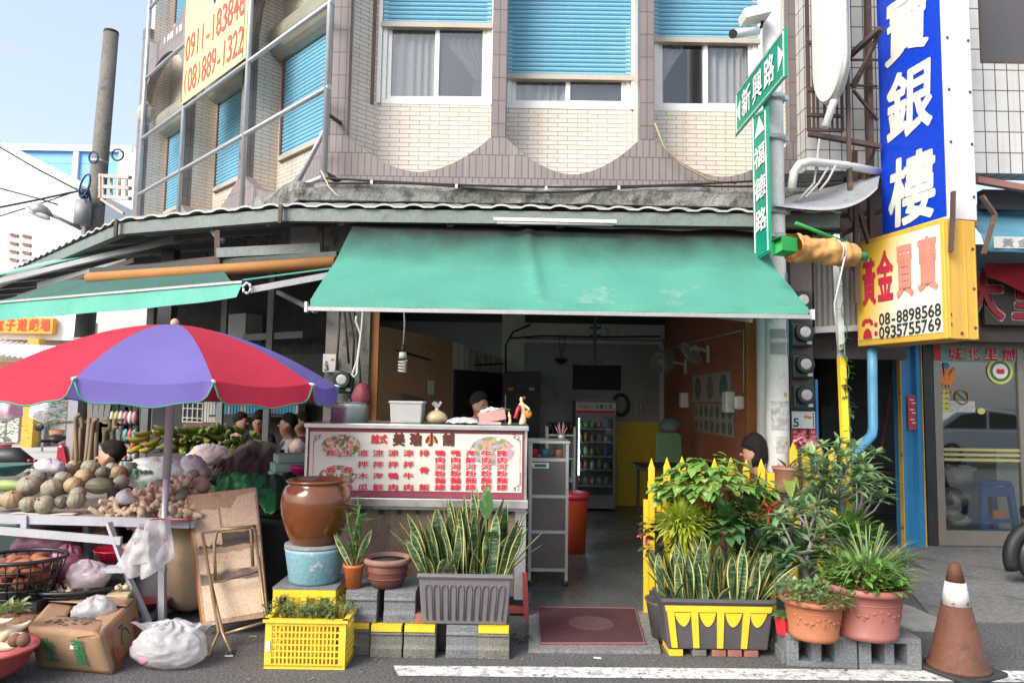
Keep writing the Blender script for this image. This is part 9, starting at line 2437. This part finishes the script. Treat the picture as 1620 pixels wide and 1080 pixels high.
# shelves of blue goods
M_shelf=mat('dark shelf',(.05,.045,.045,1),rough=.7)
sh=thing('goods_shelf','dark wall shelf of blue packets behind the seated people','shelf',bw(435,660))
for py in (657,634):a,b=bw(372,py,.3),bw(505,py,.3);MB().bar(a,b,.3,.03).build('board',M_shelf,sh)
g=random.Random(15)
M_bl1=mat('blue packet',(.03,.22,.36,1),(.05,.3,.45,1),rough=.5,ns=4);M_bl2=mat('dim red packet',(.3,.12,.1,1),(.2,.2,.2,1),rough=.5,ns=4);M_bl3=mat('dim pale packet',(.35,.33,.3,1),rough=.5)
for k in range(26):
 px=374+k*5.1;c=bw(px,656,.3);hh=g.uniform(.12,.17) if k%9!=4 else .24
 tag(MB().box(c+UP*(.017+hh/2),(.055,.12,hh),RZ(math.atan2(e.y,e.x))).build('packet',M_bl1 if g.random()<.7 else g.choice((M_bl2,M_bl3))),'small packet standing on the dark wall shelf behind the seated people','packet','packets on the eatery shelf')
# table of the seated people
tbl=thing('eatery_table','dark table between the seated people under the canopy','table',P(415,720,8.9))
c=P(415,700,8.9);MB().lohi((c.x-.45,8.5,.70),(c.x+.45,9.3,.735)).build('tabletop',M_shelf,tbl)
for dx in (-.4,.4):
 for dy in (8.55,9.25):MB().bar((c.x+dx,dy,0),(c.x+dx,dy,.70),.04).build('leg',M_shelf,tbl)
# counter with jars at the grille
ctr=tag(MB().lohi((P(288,700,10.2).x,10.0,0),(P(352,700,10.2).x,10.5,P(320,694,10.1).z)).build('side_counter',M_beige),'pale counter under the white window grille','counter')
for px,lb in ((321,'white jar on the pale counter, left of two'),(340,'white jar on the pale counter, right of two')):c=P(px,693,10.15);tag(MB().lathe([(.05,0),(.055,.12),(.04,.14),(.04,.17)],c,12).build('jar',M_white),lb,'jar')
# rack of wooden tool handles
M_hand=mat('wooden handle',(.33,.235,.15,1),(.22,.15,.09,1),rough=.7,ns=6,fine=.2,isl=[(.4,.3,.2,1),(.26,.17,.1,1),(.34,.25,.17,1),(.2,.13,.08,1)])
g=random.Random(8)
for k in range(15):
 px=111+k*4.9;top=672+g.uniform(-12,14);Y=7.4+g.uniform(-.15,.2);b=P(px+g.uniform(-3,3),770,Y);t_=P(px+6+g.uniform(-4,6),top,Y)
 pts=[b,b.lerp(t_,.5)+V((.01,0,0)),t_]
 if k%2:hd=V((.05 if k%4==1 else -.05,-.02,.035));pts+=[t_+hd*.6+UP*.02,t_+hd*1.3]
 tag(MB().tube(pts,[.022]*3+[.024,.014][:len(pts)-3],8).build('wooden_stick',M_hand),'curved or straight wooden tool handle standing in the bundle behind the pumpkins','tool handle','wooden tool handles behind the pumpkins')
M_blade=mat('grey tool blade',(.24,.23,.23,1),(.15,.14,.13,1),rough=.6,ns=5)
for k,px in enumerate((143,152,161,170)):
 tag(MB().box(P(px,648+3*(k%2),7.7),(.055,.02,.26),RXYZ(0,.06*(k-1),0)).build('sickle',M_blade),'flat grey tool blade hung above the wooden handles, '+('first','second','third','fourth')[k]+' from the left','tool blade','tool blades on the rail')
tag(MB().bar(P(100,668,7.75),P(195,664,7.75),.03).build('tool_rail',M_rust),'rusty rail holding the wooden handles upright','rail');
tag(MB().lohi((P(113,690,8.6).x-.0,8.5,0),(P(128,690,8.6).x,8.62,2.2)).build('lavender_post',mat('lavender grey post',(.36,.36,.41,1),(.27,.27,.31,1),rough=.6,ns=4)),'lavender grey wrapped post left of the wooden handles','post')
# rack of packed goods
rk2=thing('display_rack','black wire rack of colourful packed goods behind the vendor','rack',P(195,740,8.8))
for px in (174,186,206,217):MB().bar(P(px,625,8.8),P(px+1,770,8.8),.03).build('upright',M_cab,rk2)
for py in (642,672,700,728,752):MB().bar(P(172,py,8.82),P(219,py,8.82),.03,.02).build('shelf_wire',M_cab,rk2)
M_pks=[mat('white packet',(.6,.58,.55,1),(.5,.47,.45,1),rough=.4),mat('red packet',(.55,.06,.07,1),(.6,.3,.3,1),rough=.4,ns=9),mat('teal packet',(.1,.35,.42,1),rough=.4),mat('yellow packet',(.5,.4,.1,1),rough=.4),mat('pink packet',(.55,.25,.3,1),rough=.4)]
g=random.Random(4)
for r,py in enumerate((670,698,726,750)):
 for c in range(6):
  px=177+c*7.2;q=P(px,py,8.75)
  tag(MB().ell(q+UP*.075,(.036,.04,.08),RZ(g.uniform(-.4,.4)),10,8,lambda q_,a_,th:1+.12*nz(q_,2,px)).build('goods_packet',M_pks[(0 if r>1 and c>3 else g.randrange(5))]),'small colourful goods packet hung on the black wire rack','packet','packets on the wire rack')
tag(MB().lathe([(.06,0),(.012,.16)],P(211,715,7.9),14).build('small_cone',M_org),'small orange cone on the stall behind the vendor','cone')
# bottles with red caps
M_bott=mat('dark sauce bottle',(.05,.03,.02,1),(.16,.12,.09,1),rough=.2,ns=7,lo=.45,hi=.55,nd=1)
for k,px in enumerate((45,54,68,83,91)):
 q=P(px,752,6.05);t=thing('sauce_bottle','sauce bottle with red cap behind the pumpkins, '+('first','second','third','fourth','fifth')[k]+' from the left','bottle',q,'sauce bottles behind the pumpkins')
 MB().lathe([(.028,0),(.03,.01),(.03,.07),(.012,.10),(.012,.115)],q,12).build('bottle',M_bott,t);MB().lathe([(.016,.116),(.016,.135),(.0,.136)],q,10).build('cap',M_redl,t)
 MB().lathe([(.0308,.025),(.0308,.06)],q,12).build('label',M_paper,t)
tag(MB().lohi((P(-70,760,6.1).x,5.95,0),(P(112,760,6.1).x,6.5,P(60,752,6.05).z-.002)).build('rear_bench',mat('dull bench',(.2,.18,.17,1),rough=.8)),'dull bench behind the pumpkins carrying the sauce bottles','bench')
tag(MB().lathe([(.06,0),(.16,.07),(.17,.09)],P(12,752,5.75),20).build('teal_basin',mat('teal basin',(.015,.13,.13,1),rough=.4)),'teal plastic basin at the left end behind the green gourd','basin')
bag('dark_fruit_net','grey net bag below the green gourd at the left edge','bag',P(8,800,5.1),(.1,.08,.05),mat('grey net',(.3,.29,.3,1),rough=.6),44,amp=.2,n=(20,14))
# red scooter behind the stall
M_scr=mat('crimson scooter paint',(.40,.012,.04,1),(.33,.01,.035,1),rough=.22,coat=.5,fine=.02)
sc=thing('red_scooter','crimson scooter parked in the side street behind the stall','scooter',P(70,780,8.6))
Ys=8.6
def sp(px,py,dy=0):return P(px,py,Ys+dy)
MB().tube([sp(-50,735),sp(-20,723),sp(25,724),sp(50,733)],[.08,.13,.13,.06],14).build('seat',M_blk,sc)
MB().tube([sp(-60,770),sp(-20,752),sp(18,752),sp(40,772),sp(52,800)],[.12,.2,.2,.12,.05],16).build('body',M_scr,sc)
MB().prism([(-.05,-.75),(.16,-.72),(.14,-.30),(.06,0),(-.02,0),(-.03,-.35)],sp(92,703,-.16),(1,0,0),up,(0,.32,0)).build('front_shield',M_scr,sc,bevel=.03)
MB().tube([sp(40,805),sp(75,808),sp(102,785)],[.09,.08,.08],10).build('footboard',M_scr,sc)
MB().tube([sp(62,697,-.25),sp(80,698,-.05),sp(92,694,.1),sp(100,690,.3)],.016,8).build('handlebar',M_blk,sc)
MB().tube([sp(80,698,-.1),sp(76,684,-.1)],.008,6).build('mirror_stem',M_blk,sc);MB().ell(sp(62,675,-.1),(.06,.02,.05)).build('mirror',M_blk,sc)
MB().ell(sp(92,694),(.10,.13,.055),RXYZ(0,.25,0)).build('headlamp_cowl',M_blk,sc);MB().ell(sp(100,700),(.05,.08,.05)).build('headlamp',M_alu,sc)
for px,py in ((-45,815),(112,815)):
 q=V((sp(px,py).x,Ys,.25));MB().tube([q+V((.2*math.cos(t),0,.2*math.sin(t))) for t in [2*math.pi*k/24 for k in range(24)]],.055,8,closed=True).build('wheel',M_blk,sc)
# black scooter at the right edge
bs2=thing('black_scooter','black scooter cut off by the right picture edge on the pavement','scooter',G(1640,922))
q=G(1636,926);Yw=q.y;wx=q.x+.10;wr_=.235
MB().tube([V((wx+.19*math.cos(t),Yw,wr_+.19*math.sin(t))) for t in [2*math.pi*k/32 for k in range(32)]],.052,10,closed=True).build('rear_wheel',M_blk,bs2)
MB().tube([V((wx+.12*math.cos(t),Yw,wr_+.12*math.sin(t))) for t in [2*math.pi*k/24 for k in range(24)]],.012,8,closed=True).build('rim',M_alu,bs2)
for k in range(5):an=k*1.257;MB().bar((wx,Yw,wr_),(wx+.12*math.cos(an),Yw,wr_+.12*math.sin(an)),.03,.02).build('spoke',M_galv,bs2)
MB().tube([V((wx+(.30-.0)*math.cos(t),Yw,wr_+.29*math.sin(t))) for t in [R(200)-R(110)*k/10 for k in range(11)]],.06,8).build('mudguard',M_bf,bs2)
MB().tube([V((wx-.16,Yw,.62)),V((wx+.05,Yw,.66)),V((wx+.45,Yw,.60)),V((wx+.8,Yw,.40))],[.06,.13,.15,.1],14).build('body',M_bf,bs2)
MB().tube([V((wx-.1,Yw,.80)),V((wx+.3,Yw,.82)),V((wx+.65,Yw,.76))],[.06,.12,.10],12).build('seat',M_blk,bs2)
qf=V((wx+1.22,Yw,.235));MB().tube([qf+V((.19*math.cos(t),0,.19*math.sin(t))) for t in [2*math.pi*k/24 for k in range(24)]],.05,8,closed=True).build('front_wheel',M_blk,bs2)
MB().tube([qf,qf+V((-.18,0,.5)),qf+V((-.25,0,.82))],[.05,.09,.05],10).build('front_fork',M_bf,bs2)
MB().tube([V((wx+.75,Yw,.3)),V((wx+1.0,Yw,.32))],.09,8).build('footboard',M_bf,bs2)
# office goods behind the glass
stl=thing('blue_stool','blue plastic stool tipped up behind the glass door','stool',P(1565,840,8.5))
M_bst=mat('blue stool plastic',(.012,.12,.42,1),(.01,.1,.36,1),rough=.35)
q0,q1=P(1562,838,8.5),P(1566,760,8.5);hS=q1.z-.02;cxs=q0.x
MB().box((cxs+.05,8.55,hS),(.36,.36,.05),RXYZ(0,0,.1)).build('seat',M_bst,stl,bevel=.02)
for sx in (-1,1):
 for sy in (-1,1):MB().bar((cxs+.05+sx*.20,8.55+sy*.2,.02),(cxs+.05+sx*.155,8.55+sy*.155,hS-.02),.06).build('leg',M_bst,stl)
for sy in (-1,1):
 for z,h_ in ((.12,.05),(.24,.05),(hS-.09,.11)):MB().box((cxs+.05,8.55+sy*.2*(1-.2*z),z),(.36,.02,h_)).build('side_panel',M_bst,stl)
MB().box((cxs+.05,8.36,.30),(.14,.02,.1)).build('orange_label',M_org,stl)
for px,py,r,lb in ((1508,835,.2,'clear plastic bag of goods behind the glass door, lowest of the pile'),(1505,800,.2,'clear plastic bag of goods behind the glass door, in the middle of the pile'),(1512,765,.17,'clear plastic bag of goods behind the glass door, top of the pile')):
 c=P(px,py,8.55);c.z=max(.02,c.z);bag('goods_bag',lb,'bag',c,(r,.16,.12),mat('grey clear film',(.42,.41,.38,1),(.26,.25,.23,1),rough=.25,ns=6),py,amp=.2,n=(28,18),group='bags behind the glass door')
mb=MB()
for k in range(6):mb.box(P(1505+6*k,738+3*(k%3),8.5),(.16,.02,.04),RXYZ(.2,.3-.12*k,.2))
tag(mb.build('paper_stack',M_paper),'untidy folded papers on top of the bags behind the glass door','papers')
# arcade interior: table with things, frame on the wall, rod
tb2=thing('arcade_table','dim table with small things at the back of the dark arcade','table',P(1330,700,11.0))
q0,q1=P(1292,664,11.0),P(1420,664,11.0);MB().lohi((q0.x,10.8,q0.z-.05),(q1.x,11.4,q0.z)).build('tabletop',M_room,tb2)
for x in (q0.x+.1,q1.x-.1):MB().bar((x,11.0,.02),(x,11.0,q0.z-.05),.05).build('leg',M_room,tb2)
g=random.Random(19)
for k in range(10):c=V((q0.x+.1+.115*k,10.95,q0.z));tag(MB().lathe([(.04,0),(.05,.06+.05*(k%3)),(.03,.1+.05*(k%3))],c,10).build('small_jar',g.choice((M_iwh,M_bl2,M_room,M_conc))),'small jar or cup on the dim table in the dark arcade','jar','jars on the arcade table')
a,b=P(1290,570,8.1),P(1308,610,8.1)
tag(MB().box(P(1297,590,8.3)+V((.12,0,0)),(.02,.5,.75)).build('wall_picture',mat('dark frame',(.07,.04,.03,1),(.2,.17,.13,1),rough=.5,ns=3)),'dark framed picture on the cream wall behind the meters','picture')
a,b=P(1440,560,12.4),P(1475,640,12.4);tag(MB().lohi((P(1390,575,12.45).x,12.42,P(1390,610,12.45).z),(P(1420,575,12.45).x,12.49,P(1390,575,12.45).z)).build('wall_picture',M_conc),'small pale picture at the back of the dark arcade','picture')
tag(MB().bar(P(1415,570,8.4),P(1392,720,8.4),.025).build('red_rod',mat('dull red rod',(.2,.07,.07,1),rough=.6)),'dull red rod leaning in the dark arcade beside the blue post','rod')
tag(MB().lohi((P(1400,735,9.0).x,9.0,.68),(P(1432,735,9.0).x,9.4,.72)).build('side_table',mat('red brown wood',(.14,.06,.045,1),rough=.6)),'edge of a small red brown table beside the blue post','table')
# people
M_skin=mat('skin',(.42,.22,.14,1),(.36,.18,.115,1),rough=.5,fine=.04)
M_hair=mat('black hair',(.012,.010,.009,1),(.03,.024,.02,1),rough=.75,ns=60,spec=.2,bump=.6,bs=60)
def skin_mesh(name,joints,edges,m,parent,root=0,sub=1):
 me=bpy.data.meshes.new(name);me.from_pydata([j[0] for j in joints],edges,[]);me.materials.append(m)
 o=bpy.data.objects.new(name,me);COL.objects.link(o);o.parent=parent
 md=o.modifiers.new('skin','SKIN');md.use_smooth_shade=True
 if not me.skin_vertices:return o
 for i,j in enumerate(joints):
  r=j[1];me.skin_vertices[0].data[i].radius=(r,r) if not isinstance(r,tuple) else r
  me.skin_vertices[0].data[i].use_root=(i==root)
 s=o.modifiers.new('sub','SUBSURF');s.levels=s.render_levels=sub
 return o
def person(label,loc,yaw,shirt,trousers,lean=.1,head_tilt=(0,0),hair=1.0,seat=.45,arms='table',standing=False,mask=False):
 """local frame: facing -Y, ground at z 0; seat = hip height of a seated figure"""
 t=thing('person',label,'person',loc,rz=yaw)
 hip=.82 if standing else seat+.09
 J,E=[],[]
 def j(p,r):J.append((V(p),r));return len(J)-1
 def e(a,b):E.append((a,b))
 ly=-lean
 pel=j((0,0,hip),(.14,.11));sp1=j((0,ly*.3,hip+.18),(.125,.10));ch=j((0,ly*.8,hip+.38),(.145,.11));nk0=j((0,ly,hip+.49),.07);nk=j((0,ly*1.12-.012,hip+.535),.052)
 hx,hy=head_tilt
 h0=j((hx*.3,ly*1.2-.03+hy*.4,hip+.59),(.066,.075));h1=j((hx*.7,ly*1.2-.02+hy*.7,hip+.665),(.074,.092));h2=j((hx,ly*1.2-.005+hy,hip+.74),(.055,.07))
 for a,b in ((pel,sp1),(sp1,ch),(ch,nk0),(nk0,nk),(nk,h0),(h0,h1),(h1,h2)):e(a,b)
 ns=j((hx*.6,ly*1.2-.118+hy*.6,hip+.645),.010);nsm=j((hx*.6,ly*1.2-.08+hy*.6,hip+.65),.02);e(h1,nsm);e(nsm,ns)
 for s in (-1,1):
  ear=j((hx*.6+s*.082,ly*1.2-.0+hy*.6,hip+.65),.014);e(h1,ear)
  sh_=j((s*.17,ly*.95,hip+.45),.058);e(ch,sh_)
  if arms=='table':el=(s*.22,ly-.14,hip+.21);wr2=(s*.13,ly-.36,hip+.20)
  elif arms=='down':el=(s*.21,ly*.8+.02,hip+.18);wr2=(s*.20,ly*.8-.14,hip-.02)
  else:el=(s*.23,ly-.10,hip+.22);wr2=(s*.09,ly-.26,hip+.40)
  a1=j(el,.042);a2=j(wr2,.028);e(sh_,a1);e(a1,a2)
  dr=(V(wr2)-V(el)).normalized();pal=j(V(wr2)+dr*.06,(.038,.018));e(a2,pal)
  sd_=V((1,0,0))-dr*dr.x;sd_.normalize()
  for q,ln in ((-.028,.06),(-.010,.072),(.009,.068),(.027,.055)):
   f0=j(V(wr2)+dr*.092+sd_*q,.0085);f1=j(V(wr2)+dr*(.092+ln*.55)+sd_*q*1.1+UP*-.008,.008);f2=j(V(wr2)+dr*(.092+ln)+sd_*q*1.1+UP*-.03,.0065);e(pal,f0);e(f0,f1);e(f1,f2)
  th1=j(V(wr2)+dr*.05-sd_*s*.042,.010);th2=j(V(wr2)+dr*.085-sd_*s*.058-UP*.012,.008);e(pal,th1);e(th1,th2)
  hj_=j((s*.09,-.01,hip-.03),.085);e(pel,hj_)
  if standing:kn,an_,to=(s*.10,-.03,.50),(s*.10,.02,.09),(s*.11,-.13,.03)
  else:kn,an_,to=(s*.13,-.42,hip-.01),(s*.13,-.40,.09),(s*.13,-.54,.03)
  k1=j(kn,.058);k2=j(an_,.04);k3=j(to,.035)
  e(hj_,k1);e(k1,k2);e(k2,k3)
 skin_mesh('body',J,E,M_skin,t)
 # shirt and trousers follow the same joints, a little wider
 idx=[0,1,2,3];SJ=[(J[0][0]+V((0,.0,-.05)),(.158,.135))]+[(J[i][0],tuple(x+.014 for x in J[i][1]) if isinstance(J[i][1],tuple) else J[i][1]+.012) for i in idx];SE=[(0,1),(1,2),(2,3),(3,4)]
 TJ=[(J[0][0]+V((0,0,-.02)),.12)];TE=[]
 base=10
 per=(len(J)-10) // 2
 for s_ in range(2):
  o_=10+s_*per
  sh_,el=J[o_+1],J[o_+2]
  SJ.append((sh_[0],.07));SE.append((3,len(SJ)-1));SJ.append((sh_[0].lerp(el[0],.75),.056));SE.append((len(SJ)-2,len(SJ)-1))
  q=o_+per-4
  TJ.append((J[q][0],.098));TE.append((0,len(TJ)-1));TJ.append((J[q+1][0],.07));TE.append((len(TJ)-2,len(TJ)-1));TJ.append((J[q+2][0]+UP*.03,.052));TE.append((len(TJ)-2,len(TJ)-1))
 skin_mesh('shirt',SJ,SE,shirt,t);skin_mesh('trousers',TJ,TE,trousers,t)
 hc=V((hx*.75,ly*1.2+.012+hy*.75,hip+.692))
 def hf(q,a,th):
  g_=1+.05*nz(q,4)
  if q.y<-.25 and q.z<(.42 if hair<1.3 else .15):g_*=.74
  elif q.z<-.3:g_*=(1.12 if hair>1.2 else .86)
  return g_
 MB().ell(hc,(.092,.108,.110*(1.0 if hair<1.3 else 1.35)),nu=22,nv=16,fn=hf).build('hair',M_hair,t,local=True)
 mb=MB()
 for s in (-1,1):mb.ell(V((hx*.62+s*.031,ly*1.2-.094+hy*.62,hip+.668)),(.010,.006,.006),nu=8,nv=6)
 mb.build('eyes',M_hair,t,local=True)
 MB().ell(V((hx*.5,ly*1.2-.086+hy*.5,hip+.605)),(.022,.008,.006),nu=10,nv=6).build('lips',mat('lips',(.3,.11,.09,1),rough=.5),t,local=True)
 if mask:MB().ell(V((hx*.5,ly*1.2-.062+hy*.5,hip+.615)),(.062,.052,.05)).build('face_mask',M_white,t,local=True)
 return t
M_gsh=mat('light grey shirt',(.42,.41,.41,1),(.33,.32,.33,1),rough=.8,ns=5);M_dsh=mat('black shirt',(.014,.014,.016,1),rough=.8);M_wsh=mat('off white shirt',(.52,.5,.48,1),rough=.8);M_trs=mat('dark trousers',(.02,.022,.03,1),rough=.8)
def at(px,Y):q=P(px,690,Y);return V((q.x,Y,0))
person('vendor with dark hair and black shirt crouching behind the pumpkins',at(222,6.05) ,R(-68),M_dsh,M_trs,.16,(0,-.03),1.0,.27,'down')
pc=person('person in light grey shirt with dark bag strap seated under the canopy',at(472,8.35),R(-62),M_gsh,M_trs,.10,(0,-.01),1.0,.46,'table')
mb=MB();mb.tube([V((-.14,-.02,.96)),V((-.05,.10,.88)),V((.10,.12,.72))],.014,6);mb.build('bag_strap',M_blk,pc,local=True)
person('dark-haired person seated half hidden right of the grey-shirted one',at(489,8.9),R(-55),M_dsh,M_trs,.08,(0,0),1.0,.46,'table')
person('person in an off-white shirt seated at the far side of the table, facing right',at(364,9.3),R(75),M_wsh,M_trs,.12,(0,-.02),1.0,.44,'table')
person('person in black with long hair seated between grey and off-white shirts',at(410,9.9),R(10),M_dsh,M_trs,.05,(0,0),1.5,.42,'table')
person('cook with short dark hair bending behind the cart',at(722,7.05),R(40),M_dsh,M_trs,.30,(0,-.02),1.0,.45,'down',standing=True)
person('woman with long dark hair seated behind the right end of the yellow fence',at(1236,6.05),R(-105),mat('brick red top',(.2,.06,.05,1),rough=.8),M_trs,.16,(0,-.05),1.5,.37,'table')
for px,Y,lb in ((472,8.35,'dark stool under the person in the light grey shirt'),(489,8.9,'dark stool under the half hidden person at the right'),(364,9.3,'dark stool under the person in the off-white shirt'),(410,9.9,'dark stool under the long-haired person in black'),(1233,6.05,'dark stool under the woman behind the fence')):
 c=at(px,Y);t=thing('stool',lb,'stool',c)
 MB().box(c+UP*.43,(.3,.3,.03)).build('seat',M_shelf,t)
 for dx in (-.12,.12):
  for dy in (-.12,.12):MB().bar(c+V((dx,dy,0)),c+V((dx*.9,dy*.9,.415)),.03).build('leg',M_shelf,t)
# flowery cushion beside the cart
bag('floral_bundle','pale floral cloth bundle at the left edge of the cart','bundle',P(469,724,6.6),(.075,.08,.10),mat('floral cloth',(.5,.4,.36,1),(.3,.12,.12,1),rough=.8,ns=14,lo=.5,hi=.6,nd=.9),55,amp=.12,n=(24,16))
# white car parked across the street, seen in the shop glass
carX,carY=12.6,-3.2
car=thing('parked_car','white car parked across the street, seen mirrored in the glass door','car',(carX,carY,0))
M_carw=mat('white car paint',(.75,.75,.76,1),(.72,.72,.73,1),rough=.2,coat=.5,fine=.01)
M_cgl=mat('dark car glass',(.012,.014,.016,1),rough=.08,fine=0,coat=.3)
lo_=[(-2.1,.32),(-2.15,.62),(-2.05,.88),(-1.2,.96),(1.0,.95),(1.9,.80),(2.12,.60),(2.1,.32)]
MB().prism(lo_,(carX,carY+.85,0),(1,0,0),up,(0,-1.7,0)).build('body',M_carw,car,bevel=.06)
hi_=[(-1.75,.93),(-1.1,1.40),(-.3,1.50),(.45,1.42),(1.2,.93)]
MB().prism(hi_,(carX,carY+.74,0),(1,0,0),up,(0,-1.48,0)).build('cabin',M_carw,car,bevel=.06)
for s in (-1,1):
 y=carY+s*.742
 MB().prism([(-1.45,.98),(-.95,1.33),(-.32,1.41),(-.32,.98)],(carX,y,0),(1,0,0),up,(0,s*.012,0)).build('rear_window',M_cgl,car)
 MB().prism([(-.24,.98),(-.24,1.41),(.40,1.34),(1.0,.98)],(carX,y,0),(1,0,0),up,(0,s*.012,0)).build('front_window',M_cgl,car)
 for x in (-1.3,1.35):
  c=V((carX+x,carY+s*.80,.31));MB().tube([c+V((.25*math.cos(t),0,.25*math.sin(t))) for t in [2*math.pi*k/24 for k in range(24)]],.075,10,closed=True).build('wheel',M_blk,car)
  MB().lathe([(.18,-.03),(.18,.03)],c,20,M.Rotation(R(90),3,'X')).build('hub_cap',M_alu,car)
 MB().box((carX+.75,carY+s*.86,1.02),(.12,.12,.10)).build('mirror',M_carw,car,bevel=.02)
MB().lohi((carX+1.95,carY-.6,.62),(carX+2.11,carY+.6,.72)).build('headlight_strip',M_alu,car)
# litter on the road
g=random.Random(99)
mb=MB()
for k in range(60):
 px=g.uniform(300,1480);py=g.uniform(1030,1052) if g.random()<.75 else g.uniform(1062,1079)
 q=G(px,py);s_=g.uniform(.006,.016);an=g.uniform(0,3.14)
 mb.leaf(q+UP*.006,(math.cos(an),math.sin(an),.08),s_*2.4,s_,.1,.1,3)
tag(mb.build('leaf_litter',mat('dry litter',(.3,.25,.16,1),(.2,.16,.1,1),rough=.9,isl=[(.32,.27,.17,1),(.2,.15,.09,1),(.45,.42,.36,1)])),kind='stuff')
for k,(px,py,a_,lb) in enumerate(((945,1042,.1,'white paper scrap on the road before the door mat'),(362,1039,.5,'white paper scrap on the road at the foot of the folded table'),(400,1008,.3,'tan leaf scrap on the road between folded table and yellow crate'))):
 q=G(px,py);tag(MB().box(q+UP*.008,(.045,.016,.004),RXYZ(.1,.1,a_)).build('paper_scrap',M_white if k<2 else M_wood),lb,'litter')
